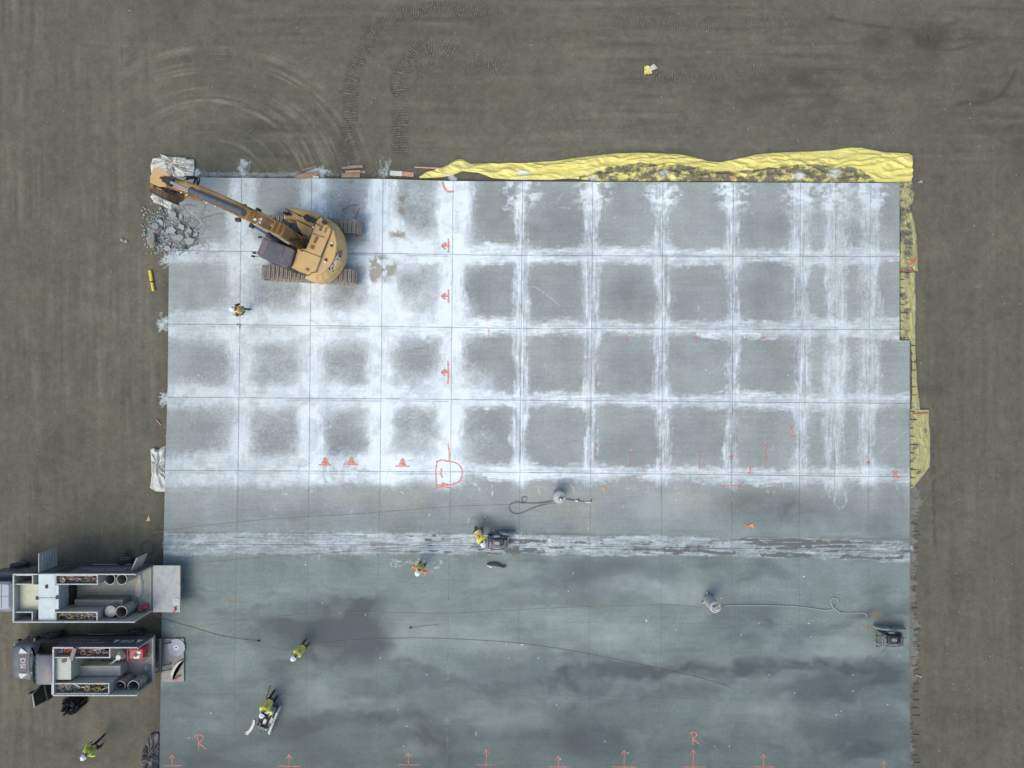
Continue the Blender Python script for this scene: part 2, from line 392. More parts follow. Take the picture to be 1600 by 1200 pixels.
# grout / cement slurry that leaked past the forms on the right edge, and powder blown off the left and top edges
gr = np.zeros_like(x)
lobes = fbm(x * .25, y, 30, 9, 81, 4, .7)
wid = 1 + 30 * lobes * (.4 + vnoise(x * 0, y, 9, 34, 82)) + 10 * (fbm(x, y, 5, 4, 83, 4) - .5)
wid = wid * sstep(770, 800, y) * (1 - .35 * sstep(1000, 1120, y)) + 26 * np.exp(-((y - 775) / 24) ** 2) * (.4 + fbm(x, y, 9, 9, 84, 3))
gr = (1 - sstep(wid - 6, wid + 5, x - 1420)) * (x > 1416) * sstep(740, 770, y) * (.35 + .8 * fbm(x, y, 8, 6, 85, 4))
z += .05 * np.clip(gr, 0, 1) * sstep(770, 800, y)
pow_ = np.zeros_like(x); pn = fbm(x, y, 7, 6, 95, 4)
for c in ((258, 404, 9, 16), (255, 506, 12, 17), (257, 621, 11, 7), (378, 262, 12, 22), (510, 268, 14, 10), (597, 268, 10, 13), (300, 268, 40, 6), (490, 270, 16, 8), (815, 274, 14, 9), (926, 275, 7, 9), (1035, 272, 12, 9), (707, 275, 8, 9), (256, 850, 7, 16), (1247, 272, 12, 9), (1303, 270, 11, 10), (1425, 858, 9, 7), (250, 735, 8, 18)):
    blob(pow_, x, y, *c[:4], 1.25)
pow_ = np.clip(pow_ * .75 - .38 + 1.5 * (pn - .42), 0, .8)
for cx, cy, L in ((378, 262, 26), (597, 262, 30)): 
    for k in range(14):
        a = rs.uniform(-.5, .5); stroke(pow_, x, y, [(cx + rs.uniform(-8, 8), cy + 12), (cx + math.sin(a) * L, cy + 12 - math.cos(a) * L)], 1.1, rs.uniform(.2, .6), 1.2, smooth=False)
for cx, cy in ((258, 404), (252, 506), (255, 622)):
    for k in range(16):
        a = rs.uniform(-1.0, 1.0); L = rs.uniform(8, 20); stroke(pow_, x, y, [(cx + 6, cy + rs.uniform(-12, 12)), (cx + 6 - math.cos(a) * L, cy + math.sin(a) * L)], 1.1, rs.uniform(.3, .8), 1.2, smooth=False)
# gravelly spill of crushed concrete at the broken corner
crush = np.clip(und * 1.5 - .35 + .8 * (fbm(x, y, 7, 7, 98, 4) - .5), 0, 1) * (x < 330)
lit2 = np.clip(np.exp(-((y - 272) / 5) ** 2) * ((x > 300) & (x < 470)) * 1.3 - 1.0 + 1.6 * (fbm(x, y, 7, 4, 99, 3)), 0, 1); crush = np.maximum(crush, lit2 * .8)
gX = (x - 800) / S; gY = (600 - y) / S
me = grid_mesh("ground", gX, gY, z, {"tone": tone, "wet_shade": wet_shade, "tr_m": TR, "tr_s": TS, "grout": np.clip(gr, 0, 1), "powder": pow_, "crush": crush, "pale": pale})
n = NT("earth")
fine = n.noise(9, 8, .78); fine2 = n.noise(30, 4, .7); mid = n.noise(1.6, 6, .62)
base = n.mix(n.rng(mid, .35, .65), lin((96, 93, 79)), lin((98, 97, 84)))
base = n.mix(n.rng(n.noise(.35, 4, .6), .4, .62), base, lin((90, 90, 79)))
t_ = n.math('MULTIPLY', n.attr("tone"), n.rng(fine, .3, .7, .81, 1.19)); t_ = n.math('MULTIPLY', t_, n.rng(n.noise(3.4, 6, .75), .3, .7, .88, 1.12)); t_ = n.math('MULTIPLY', t_, n.rng(fine2, .25, .75, .86, 1.14))
base = n.mix(1.0, base, t_, 'MULTIPLY')
base = n.mix(n.math('MULTIPLY', n.math('MULTIPLY', n.attr("pale"), n.rng(fine, .35, .65)), .30), base, lin((136, 136, 124)))
base = n.mix(n.math('MULTIPLY', n.attr("wet_shade"), .9), base, lin((58, 55, 47)))
ph = n.math('MULTIPLY', n.attr("tr_s"), 6.2831853); sn = n.math('SINE', ph)
rid = n.math('MULTIPLY', n.rng(sn, .1, 1.0), n.rng(n.noise(5.0, 6, .8), .44, .60))
base = n.mix(n.math('MULTIPLY', n.math('MULTIPLY', n.attr("tr_m"), n.rng(n.noise(2.2, 6, .75), .3, .6, .5, 1.0)), .70), base, lin((70, 68, 60)))
base = n.mix(n.math('MULTIPLY', n.math('MULTIPLY', n.attr("tr_m"), rid), .80), base, lin((140, 139, 128)))
cr = n.rng(n.math('ADD', n.attr("crush"), n.math('MULTIPLY', n.math('SUBTRACT', n.noise(14, 6, .7), .5), 1.4)), .25, .8)
base = n.mix(n.math('MULTIPLY', cr, .85), base, lin((146, 152, 149)))
g_ = n.rng(n.math('ADD', n.attr("grout"), n.math('MULTIPLY', n.math('SUBTRACT', fine, .5), .8)), .3, .8)
base = n.mix(n.math('MULTIPLY', g_, .62), base, lin((126, 130, 122)))
p_ = n.rng(n.math('ADD', n.attr("powder"), n.math('MULTIPLY', n.math('SUBTRACT', fine, .5), .9)), .25, .75)
base = n.mix(n.math('MULTIPLY', p_, .75), base, lin((196, 208, 208)))
n.t.links.new(base, n.b.inputs["Base Color"]); n.b.inputs["Roughness"].default_value = .95; n.b.inputs["Specular IOR Level"].default_value = .2
hgt = n.math('ADD', n.math('MULTIPLY', fine, .6), n.math('MULTIPLY', n.math('MULTIPLY', n.attr("tr_m"), sn), .5)); n.bump(n.math('ADD', hgt, n.math('MULTIPLY', fine2, .3)), .5, .035)
ground = link("ground", me, n.m); ground["kind"] = "structure"

# ================================================================ THE SETTING: concrete slab
st = 1.5
ys = np.concatenate([np.arange(0, 1236 - 277, st), [965, 975, 990, 1010, 1040, 1080, 1140, 1220, 1323]]); xs = np.arange(0, 1157 + st, st) / 1157.0
tt, ss = np.meshgrid(ys / ys[-1], xs, indexing='ij')
y0 = 277 + tt * 1323; xl = xleft(y0)
x = xl + ss * (1421 - xl); yt = ytop(x); y = yt + tt * (1600 - yt)
x = x.astype(np.float32); y = y.astype(np.float32)
# joint coordinates u (whole numbers on the up-down cuts), v (on the cross cuts)
U = np.zeros_like(x); jx = np.stack([vjx(j, y) for j in range(13)]); jy = np.stack([f(x) for _, f in HJ])
for j in range(12):
    m = (x >= jx[j] - 1e-3); U[m] = (j + (x - jx[j]) / (jx[j + 1] - jx[j]))[m]
V = np.zeros_like(x)
for j in range(8):
    m = (y >= jy[j] - 1e-3); V[m] = (j + (y - jy[j]) / (jy[j + 1] - jy[j]))[m]
P = np.zeros_like(x)
f1 = fbm(x, y, 5, 5, 101, 3); sv_ = fbm(x, y, 3.0, 26, 102, 4, .7); sh_ = fbm(x, y, 26, 3.0, 103, 4, .7); cl = fbm(x, y, 34, 30, 104, 4); md = fbm(x, y, 12, 12, 105, 4)
def cover(a):
    global P
    P = 1 - (1 - P) * (1 - np.clip(a, 0, 1))
# (left, right) half widths for the four upper rows, strength, streakiness
BAND = {1: ([(17, 20), (16, 22), (15, 22), (13, 17)], .78, .10), 2: ([(17, 24), (18, 20), (14, 26), (15, 23)], .84, .20), 3: ([(18, 27), (20, 28), (20, 22), (16, 18)], .92, .25),
        4: ([(20, 24), (20, 16), (20, 16), (18, 14)], .95, .20), 5: ([(9, 9), (8, 11), (9, 10), (9, 9)], .88, .48), 6: ([(10, 10), (11, 10), (12, 9), (7, 9)], .85, .62),
        7: ([(10, 10), (10, 9), (11, 12), (8, 11)], .82, .52), 8: ([(11, 9), (9, 9), (7, 10), (8, 8)], .82, .55), 9: ([(12, 14), (9, 12), (9, 18), (10, 14)], .78, .5),
        10: ([(17, 23), (14, 16), (15, 18), (16, 15)], .62, .6), 11: ([(15, 17), (14, 14), (16, 15), (13, 13)], .66, .55)}
for j, (wd, amp, stk) in BAND.items():
    dx = x - jx[j]
    hl = np.interp(V, [0, .5, 1.5, 2.5, 3.5, 4.2], [wd[0][0], wd[0][0], wd[1][0], wd[2][0], wd[3][0], wd[3][0]])
    hr = np.interp(V, [0, .5, 1.5, 2.5, 3.5, 4.2], [wd[0][1], wd[0][1], wd[1][1], wd[2][1], wd[3][1], wd[3][1]])
    hw = np.where(dx < 0, hl, hr)
    rag = 7 * (fbm(x, y, 16, 7, 200 + j, 3) - .5) + 14 * (vnoise(x * 0 + np.sign(dx) * 50, y, 30, 34, 230 + j) - .5) + 11 * (fbm(x, y, 3.2, 9, 210 + j, 2) - .5)
    sw_ = 8.0 if j < 5 else 5.0; k = 1 - sstep(-sw_, sw_, np.abs(dx) - hw - rag)
    fade = 1 - sstep(4.06, 4.2 + .12 * vnoise(x, y, 12, 500, 240 + j), V)
    streak = 1 - stk * sstep(.44, .66, sv_) - stk * .5 * sstep(.5, .7, md)
    hv = fbm(x, y, 60, 40, 540 + j, 3); halo = (.58 if j < 5 else .30) * (.4 + 1.3 * hv) * np.exp(-np.clip(np.abs(dx) - hw * .8, 0, None) / (16.0 if j < 5 else 9.0))
    thin = .5 + .5 * np.clip(sstep(.40, .58, fbm(x, y, 1.9, 60, 500 + j, 3, .8)), 0, 1) if j >= 5 else .66 + .34 * sstep(.40, .58, fbm(x, y, 2.6, 50, 500 + j, 3, .8))
    cover(k * amp * streak * thin * fade); cover(halo * fade * (.6 + .8 * (cl - .3)))
    # boot-smeared fan at the top ends
    if j >= 4:
        e = np.exp(-((V - .12) / .22) ** 2) * np.exp(-(dx / 24.0) ** 2); cover(np.clip(e * 1.5 * sstep(.42, .62, fbm(x, y, 9, 6, 260 + j, 4)), 0, .85))
HB = {1: [(264, 9, 20, .80), (450, 12, 16, .8), (620, 14, 14, .95), (700, 13, 14, .98), (860, 12, 11, .9), (1000, 11, 11, .86), (1400, 11, 9, .76)],
      2: [(264, 20, 19, .84), (450, 24, 22, .80), (620, 24, 17, .95), (700, 16, 13, .98), (800, 11, 9, .94), (1000, 14, 9, .84), (1400, 17, 14, .76)],
      3: [(264, 14, 15, .84), (450, 17, 14, .80), (620, 22, 12, .92), (800, 12, 9, .95), (1000, 12, 9, .86), (1400, 14, 9, .74)],
      4: [(264, 22, 25, .82), (450, 24, 22, .78), (650, 26, 14, .84), (760, 12, 8, .90), (1000, 11, 10, .82), (1400, 14, 12, .72)],
      5: [(264, 18, 17, .5), (450, 18, 14, .42), (650, 18, 14, .32), (800, 16, 12, .42), (1000, 16, 14, .46), (1250, 17, 13, .40), (1400, 14, 17, .50)]}
for j, rows in HB.items():
    dy = y - jy[j]; xx = [r[0] for r in rows]
    hu = np.interp(x, xx, [r[1] for r in rows]); hd = np.interp(x, xx, [r[2] for r in rows]); am_ = np.interp(x, xx, [r[3] for r in rows])
    hw = np.where(dy < 0, hu, hd)
    rag = 7 * (fbm(x, y, 7, 16, 300 + j, 3) - .5) + 13 * (vnoise(x, y * 0 + np.sign(dy) * 50, 40, 30, 330 + j) - .5) + 11 * (fbm(x, y, 9, 3.2, 310 + j, 2) - .5)
    if j == 5: rag = rag * .35
    sw_ = np.interp(x, [264, 680, 800, 1400], [8, 8, 5, 5]) if j < 5 else 2.5; k = 1 - sstep(-sw_, sw_, np.abs(dy) - hw - rag)
    stk = np.interp(x, [264, 700, 900, 1400], [.22, .28, .40, .34]) if j < 5 else .85
    streak = 1 - stk * sstep(.44, .64, sh_) - stk * .45 * sstep(.48, .7, md)
    thin = .62 + .38 * sstep(.38, .56, fbm(x, y, 50, 1.9, 520 + j, 3, .8))
    cover(k * am_ * streak * thin)
    if j == 5: cover(k * .26 * (.4 + 1.1 * (cl - .2))); SEAM = k
    halo = (.4 + 1.3 * fbm(x, y, 50, 40, 560 + j, 3)) * np.interp(x, [264, 700, 800, 1400], [.58, .58, .32, .26]) * (1 if j < 5 else .55) * np.exp(-np.clip(np.abs(dy) - hw * .8, 0, None) / np.interp(x, [264, 700, 800], [15, 13, 8]))
    cover(halo * (.6 + .8 * (cl - .3)))
cloud = np.zeros_like(x)
for c in ((660, 372, 44, 22, .75), (425, 500, 70, 26, .4), (420, 560, 60, 50, .34), (440, 660, 90, 60, .16), (560, 410, 60, 26, .35), (625, 395, 40, 26, .6), (640, 600, 60, 22, .6), (690, 690, 34, 44, .45), (640, 690, 50, 30, .32),
          (545, 520, 60, 24, .4), (300, 610, 50, 26, .35), (300, 520, 50, 25, .35), (320, 690, 60, 40, .22), (525, 340, 60, 40, .28), (640, 310, 40, 30, .2), (745, 600, 50, 22, .4), (720, 480, 30, 26, .3), (600, 480, 60, 26, .45), (655, 470, 50, 30, .25), (440, 440, 60, 30, .3), (740, 680, 40, 24, .3),
          (1010, 380, 60, 20, .15), (1230, 340, 40, 40, .16), (1335, 340, 60, 50, .14), (1330, 590, 60, 60, .16), (540, 470, 40, 20, .18), (500, 290, 20, 20, .3), (1315, 770, 20, 24, .25)):
    blob(cloud, x, y, *c)
P = 1 - (1 - P) * (1 - np.clip(cloud * (.45 + 1.1 * (cl - .25)), 0, .92))
# scuffs, boot drags and wand marks: short pale strokes
SCN = sstep(.30, .62, fbm(x, y, 7, 7, 401, 3))
def scatter(n_, box, L, wd, a, bend=8, dirn=None):
    for k in range(n_):
        cx, cy = rs.uniform(box[0], box[2]), rs.uniform(box[1], box[3]); th = rs.uniform(0, 6.28) if dirn is None else R(dirn + rs.uniform(-22, 22)); l = rs.uniform(*L)
        dx_, dy_ = math.cos(th) * l / 2, math.sin(th) * l / 2; b = rs.uniform(-bend, bend) * l / 30
        stroke(P, x, y, [(cx - dx_, cy - dy_), (cx - dy_ / l * b * 2, cy + dx_ / l * b * 2), (cx + dx_, cy + dy_)], rs.uniform(*wd), rs.uniform(*a) * .85, 1.2, taper=True, nz=SCN)
scatter(80, (266, 300, 700, 730), (8, 26), (.6, 1.6), (.35, .8)); scatter(46, (720, 300, 1400, 730), (6, 22), (.4, 1.2), (.3, .7))
scatter(34, (900, 290, 960, 380), (6, 16), (.6, 1.4), (.3, .6), dirn=60); scatter(30, (790, 300, 850, 340), (10, 24), (.6, 1.3), (.3, .65), dirn=5)
scatter(26, (1000, 300, 1040, 350), (6, 16), (.6, 1.3), (.3, .6), dirn=-45); scatter(34, (1140, 300, 1180, 345), (5, 14), (.6, 1.4), (.25, .5)); scatter(110, (1235, 290, 1390, 420), (5, 18), (.5, 1.4), (.2, .5), dirn=80)
scatter(50, (640, 300, 700, 380), (6, 16), (.6, 1.4), (.3, .6), dirn=60); scatter(40, (262, 740, 1400, 775), (5, 22), (.6, 1.8), (.3, .75), dirn=70); scatter(22, (300, 755, 780, 830), (5, 16), (.6, 2.2), (.3, .6))
scatter(40, (600, 868, 700, 885), (6, 16), (.8, 2.2), (.25, .55)); scatter(30, (266, 865, 1410, 1190), (3, 12), (.5, 1.2), (.2, .6)); scatter(26, (1240, 560, 1400, 730), (10, 30), (.6, 1.6), (.3, .55), dirn=-50)
for p, w_, a_ in (([(955, 530), (1000, 590), (1040, 630)], .9, .4), ([(1075, 690), (1110, 715)], .8, .5), ([(1040, 650), (1120, 655)], .6, .5), ([(830, 445), (860, 465), (900, 505)], .9, .55), ([(1155, 664), (1190, 670), (1225, 655)], .7, .4), ([(1362, 720), (1385, 700), (1415, 675)], 1.4, .5), ([(1330, 500), (1345, 560), (1362, 590)], 1.2, .4),
                  ([(1307, 765), (1304, 785), (1312, 795), (1322, 786), (1320, 765)], 2.2, .55), ([(500, 860), (498, 876)], 1.2, .5), ([(1165, 965), (1200, 1000), (1215, 1025)], 1.5, .25), ([(1290, 1010), (1310, 1030), (1325, 1050)], 1.0, .3), ([(1270, 1118), (1290, 1130), (1312, 1122)], 1.0, .3), ([(1265, 1100), (1330, 1140), (1350, 1141)], 1.0, .18),
                  ([(1035, 770), (1015, 775), (1012, 760)], 2, .35), ([(690, 830), (690, 838)], 2, .3), ([(398, 515), (440, 560)], .6, .35), ([(355, 520), (450, 575)], .6, .3), ([(1140, 768), (1152, 800)], 1.0, .4), ([(965, 735), (960, 770)], 1.4, .3), ([(880, 300), (870, 322), (905, 325)], 1.4, .5)):
    stroke(P, x, y, p, w_ * 1.1, a_ * .75, 1.4, nz=.35 + .65 * SCN)
for j in range(1, 12):
    if j == 10: continue
    pts = [(float(vjx(j, yy)), yy) for yy in (760, 900, 1050, 1236)]
    stroke(P, x, y, pts, 2.6 if j in (4, 7, 8) else 1.8, .16, 2.0, nz=sstep(.2, .6, fbm(x, y, 5, 40, 410 + j, 3)))
for j in (6, 7):
    stroke(P, x, y, [(300, float(HJ[j][1](300))), (800, float(HJ[j][1](800))), (1400, float(HJ[j][1](1400)))], 1.6, .16, 1.6, nz=sstep(.3, .6, fbm(x, y, 60, 5, 430 + j, 3)))
celln = vnoise(np.floor(U), np.floor(V), 1, 1, 448)
P *= (.90 + .16 * celln) * np.interp(x, [264, 420, 560, 760, 900, 1420], [.60, .72, .97, 1.0, .90, .68]) * (.80 + .28 * sstep(.35, .6, fbm(x, y, 16, 16, 449, 4)))  # powder thinned towards the sides, partly painting in the lens vignette
# speckle of bright chips
sp = vnoise(x, y, 2.6, 2.6, 450); P = np.maximum(P, .8 * (sp > .985) * (fbm(x, y, 40, 40, 451, 2) > .52))
# base tone of the concrete: cured panels, clean and damp areas, painted vignette, tyre sweeps
T = 1.0 + .16 * (fbm(x, y, 70, 60, 110, 4) - .5) + .10 * (fbm(x, y, 240, 10, 111, 3) - .5) + .07 * (fbm(x, y, 8, 200, 112, 3) - .5)
low = sstep(4.2, 5.2, V); T *= 1 - .22 * low - .30 * sstep(960, 1200, y)  # lower slab darkened: lens vignette painted in, beside real damp
dk = np.zeros_like(x); x_keep, y_keep = x, y; x = x + 46 * (fbm(x, y, 50, 40, 701, 3) - .5); y = y + 34 * (fbm(x, y, 50, 34, 702, 3) - .5)
for c in ((530, 947, 55, 15, .95), (530, 985, 62, 22, .95), (545, 1000, 50, 30, .6), (470, 1010, 50, 36, .45), (570, 1020, 30, 26, .3), (440, 980, 40, 30, .25), (670, 1160, 40, 30, .6), (930, 1150, 70, 30, .5), (900, 900, 60, 26, .4), (1000, 905, 80, 40, .3), (1160, 960, 60, 26, .45), (1300, 1070, 90, 30, .55), (1370, 960, 40, 14, .4), (1385, 1050, 30, 26, .6), (480, 1175, 60, 20, .4), (1180, 790, 60, 26, .35), (1280, 800, 70, 30, .3), (1390, 790, 30, 50, .25), (760, 820, 30, 12, .5), (1330, 1160, 80, 40, .4), (640, 960, 50, 20, .25), (300, 1190, 30, 14, .4), (800, 1050, 60, 40, .3)):
    blob(dk, x, y, c[0], c[1], c[2] * 1.12, c[3] * 1.15, c[4], 3.4)
for j in range(12):
    for r in range(4):
        v = rs.uniform(0, .22); cx = (vjx(j, 300 + 115 * r) + vjx(min(j + 1, 12), 300 + 115 * r)) / 2; cy = 340 + 115 * r
        if j in (9, 10): continue
        blob(dk, x, y, cx + rs.uniform(-12, 12), cy + rs.uniform(-14, 14), 42, 40, v, 3.0)
swn = .45 + fbm(x, y, 22, 14, 120, 4) * .9
for p, w_, a_ in (([(440, 1160), (500, 1130), (580, 1122), (650, 1130), (700, 1165)], 12, .75), ([(640, 1120), (690, 1140), (705, 1200)], 18, .5), ([(850, 1080), (880, 1058), (940, 1045), (1040, 1050), (1140, 1045), (1220, 1035), (1320, 1040), (1400, 1060)], 11, .75), ([(930, 1120), (960, 1095), (1040, 1090), (1120, 1078)], 7, .35), ([(840, 1080), (860, 1060), (930, 1070)], 18, .4), ([(1370, 1060), (1395, 1068)], 16, .5), ([(740, 1150), (820, 1145), (960, 1160)], 12, .3), ([(300, 1190), (400, 1150), (440, 1158)], 8, .4)):
    stroke(dk, x, y, p, w_, a_, 11, nz=swn)
dk = dk + .32 * low * sstep(.52, .72, fbm(x, y, 90, 34, 122, 5)); dk = np.clip(dk * 1.25 * (.75 + 1.0 * (fbm(x, y, 24, 18, 121, 5) - .2)), 0, 1)
wash = np.zeros_like(x)
for c in ((1040, 920, 60, 20, .9), (640, 975, 40, 40, .45), (720, 985, 60, 20, .4), (950, 985, 60, 26, .4), (860, 960, 60, 20, .3), (500, 1080, 50, 30, .25), (960, 915, 36, 20, .5), (760, 1010, 45, 14, .6), (800, 1022, 30, 10, .4), (1290, 1010, 80, 16, .45), (820, 920, 90, 40, .2), (1050, 790, 70, 22, .5), (1090, 340, 60, 40, .4), (1000, 360, 40, 30, .3), (370, 1040, 16, 26, .25), (560, 1110, 60, 12, .3), (740, 1110, 40, 12, .3), (800, 1130, 50, 14, .3), (650, 1170, 30, 10, .35), (1200, 1110, 80, 20, .3), (470, 760, 120, 14, .2), (1080, 590, 40, 22, .45), (960, 1010, 60, 30, .3)):
    blob(wash, x, y, *c[:4], c[4], 3.5)
wash = wash + .22 * low * sstep(.55, .78, fbm(x, y, 60, 40, 126, 5)); x, y = x_keep, y_keep
wash = np.clip(wash * (.3 + 1.7 * (fbm(x, y, 24, 14, 125, 5) - .1)), 0, 1)
yel = np.clip(sstep(.5, .72, fbm(x, y, 70, 50, 130, 3)) * (.4 + .6 * (V > 3.9)) + 0 * x, 0, 1)
# mud dropped from the crawlers
mud = np.zeros_like(x)
for c in ((580, 405, 16, 10, .8), (600, 418, 20, 14, .9), (590, 432, 18, 10, .7), (630, 312, 8, 16, .7), (632, 330, 10, 6, .6), (622, 366, 14, 9, .75), (550, 330, 14, 16, .45), (340, 350, 12, 8, .3), (350, 340, 12, 14, .25), (553, 283, 12, 5, .6), (362, 935, 8, 8, .7), (380, 938, 20, 5, .35), (390, 972, 14, 4, .25), (270, 312, 12, 8, .6), (1100, 950, 8, 5, .1), (1290, 842, 22, 5, .6), (1355, 960, 40, 6, .5), (1370, 978, 40, 8, .8), (1400, 975, 20, 12, .4), (795, 862, 16, 4, .8), (806, 865, 8, 8, .8), (680, 858, 14, 4, .35), (640, 866, 10, 6, .35)):
    blob(mud, x, y, *c[:4], c[4] * 1.2)
mud = np.clip(mud * 1.5 * sstep(.38, .66, fbm(x, y, 9, 9, 140, 4)), 0, 1)
gou = SEAM * sstep(.49, .60, .65 * fbm(x, y, 70, 3.4, 142, 3, .7) + .35 * fbm(x, y, 9, 5, 143, 4)) * np.interp(x, [264, 420, 600, 700, 830, 1000, 1250, 1420], [.25, .35, .45, .85, .8, .75, .9, .7])
tri = (1 - sstep(-1.5, 1.5, x - 811)) * sstep(770, 795, x) * (1 - sstep(-2, 2, (y - 858) - (x - 780) * .40 + 3 * (f1 - .5))) * sstep(852, 855, y) * sstep(.36, .5, fbm(x, y, 7, 6, 144, 4))
gou = np.clip(np.maximum(gou, tri), 0, 1)
for k in range(26):   # radiating scrapes behind the crawler
    a = R(rs.uniform(-38, 38)); r0, r1 = rs.uniform(18, 34), rs.uniform(36, 56); stroke(mud, x, y, [(560 + r0 * math.cos(a), 420 - r0 * math.sin(a)), (560 + r1 * math.cos(a + .15), 420 - r1 * math.sin(a + .15))], .8, rs.uniform(.2, .5), 1.2, smooth=False)
rust = mud * 0
# dark cuts and grinding lines
dl = np.zeros_like(x)
nzl = sstep(.38, .6, fbm(x, y, 30, 5, 150, 3)); nzv = sstep(.38, .6, fbm(x, y, 5, 30, 151, 3))
for j, off, a_ in ((1, 2.6, .7), (2, 3.4, .7), (3, 3.2, .7), (4, 3.6, .6)):
    stroke(dl, x, y, [(xx, float(HJ[j][1](xx)) + off) for xx in (264, 450, 700)], .9, a_, .9, nz=nzl)
    stroke(dl, x, y, [(xx, float(HJ[j][1](xx)) - off) for xx in (800, 1100, 1400)], .8, a_ * .8, .9, nz=nzl)
for off, a_ in ((-18, 1.0), (-14, .5), (-10.5, .8), (-7, .5), (-3, .7), (3.5, .9), (7, .6), (10, .7), (13, .4)):
    stroke(dl, x, y, [(xx, float(HJ[5][1](xx)) + off) for xx in (262, 500, 800, 1100, 1420)], .9, a_, .9, nz=nzl)
stroke(dl, x, y, [(848, 834), (900, 834), (919, 836), (921, 850)], 1.4, .8, 1.0, smooth=False)
for j in (5, 6, 7, 8, 9): 
    for off in (-6, -2.5, 4, 7): stroke(dl, x, y, [(float(vjx(j, yy)) + off + rs.uniform(-1, 1), yy) for yy in (330, 480, 620, 730)], 1.0, .55, .9, nz=nzv)
for k in range(60):
    cy = float(HJ[5][1](800)) + rs.uniform(-16, 14); cx = rs.uniform(266, 1410); L = rs.uniform(8, 40); stroke(dl, x, y, [(cx, cy), (cx + L, cy + rs.uniform(-1.5, 1.5))], rs.uniform(.6, 2.2), rs.uniform(.2, .6), 1.0, smooth=False)
def dscatter(n_, box, L, wd, a, dirn=None):
    for k in range(n_):
        cx, cy = rs.uniform(box[0], box[2]), rs.uniform(box[1], box[3]); th = rs.uniform(0, 6.28) if dirn is None else R(dirn + rs.uniform(-25, 25)); l = rs.uniform(*L); b = rs.uniform(-.25, .25)
        stroke(dl, x, y, [(cx, cy), (cx + math.cos(th) * l / 2, cy + math.sin(th) * l / 2), (cx + math.cos(th + b) * l, cy + math.sin(th + b) * l)], rs.uniform(*wd), rs.uniform(*a), 1.1, nz=SCN)
dscatter(150, (266, 290, 700, 735), (6, 22), (.5, 1.3), (.15, .5)); dscatter(80, (1240, 290, 1390, 735), (5, 18), (.5, 1.3), (.15, .5), 85); dscatter(60, (264, 745, 1410, 830), (4, 14), (.5, 1.1), (.1, .3)); dscatter(70, (710, 290, 1230, 735), (4, 14), (.4, 1.0), (.1, .35))
for c0 in (((470, 900), (520, 1010), (500, 1150)), ((900, 880), (1000, 960), (1220, 990)), ((620, 1190), (700, 1080), (900, 1020)), ((1100, 1190), (1180, 1080), (1330, 1020)), ((300, 780), (420, 800), (640, 790))):
    for o_ in (0, 26):
        for q_ in (-1.6, 1.6): stroke(dl, x, y, [(p[0] + o_ * .7 + q_, p[1] + o_ * .7 + q_) for p in c0], 1.2, .13, 1.4, nz=SCN)
for c in ((500, 672, 560, 735),):
    for k in range(34):
        r = rs.uniform(20, 60); a0 = rs.uniform(2.6, 3.6); stroke(dl, x, y, [(565 + r * math.cos(a0 + t), 735 + r * .9 * math.sin(a0 + t)) for t in (0, .25, .5)], rs.uniform(.6, 1.3), rs.uniform(.25, .55), 1.0)
# cracks round the broken corner
for p in ([(268, 320), (275, 332), (285, 338), (300, 341), (318, 340), (330, 338)], [(322, 320), (316, 335), (316, 352)], [(285, 338), (282, 350), (290, 360), (295, 378)], [(266, 318), (270, 308), (276, 300)], [(318, 340), (340, 334), (352, 333)], [(300, 341), (296, 352), (306, 362), (318, 366)], [(280, 326), (292, 320), (306, 322)], [(312, 352), (300, 356), (288, 352)], [(545, 372), (551, 355), (556, 340), (562, 325)], [(534, 330), (546, 322), (560, 320)]):
    stroke(dl, x, y, p, 1.1, .95, .9)
for k in range(70):
    cx, cy = rs.uniform(268, 322), rs.uniform(330, 390); a = rs.uniform(0, 6.28); stroke(dl, x, y, [(cx, cy), (cx + 9 * math.cos(a), cy + 9 * math.sin(a)), (cx + 16 * math.cos(a + .5), cy + 16 * math.sin(a + .5))], rs.uniform(.6, 1.4), rs.uniform(.3, .8), .9, smooth=False)
stroke(dl, x, y, [(371, 507), (376, 507), (375, 512)], 1.6, 1, .8, smooth=False)
Z = np.zeros_like(x)
# the hole: panels broken down to the earth
hm = np.hypot((x - 288) / 27.0, (y - 362) / 31.0) + .5 * (fbm(x, y, 12, 12, 160, 3) - .5)
hole = 1 - sstep(.84, 1.0, hm); hole = np.maximum(hole, (1 - sstep(283, 288, x + 8 * (fbm(x, y, 8, 8, 161, 2) - .5))) * sstep(318, 326, y) * (1 - sstep(384, 389, y)))
Z = Z - (SLAB_T - .03) * hole + .06 * hole * (fbm(x, y, 5, 5, 162, 3) - .5)
P *= 1 - .8 * hole
keep = ~((x > 1406.0) & (y < 531.0))
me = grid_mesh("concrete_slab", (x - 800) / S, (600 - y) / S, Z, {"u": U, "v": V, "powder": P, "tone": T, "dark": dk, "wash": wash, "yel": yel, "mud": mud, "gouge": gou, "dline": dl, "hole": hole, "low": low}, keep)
n = NT("cut_concrete")
fine = n.noise(7, 8, .72); fine2 = n.noise(26, 5, .7)
base = n.mix(n.math('MULTIPLY', n.attr("yel"), .7), lin((140, 149, 147)), lin((145, 150, 141)))
base = n.mix(n.math('MULTIPLY', n.attr("low"), .75), base, lin((125, 143, 138)))
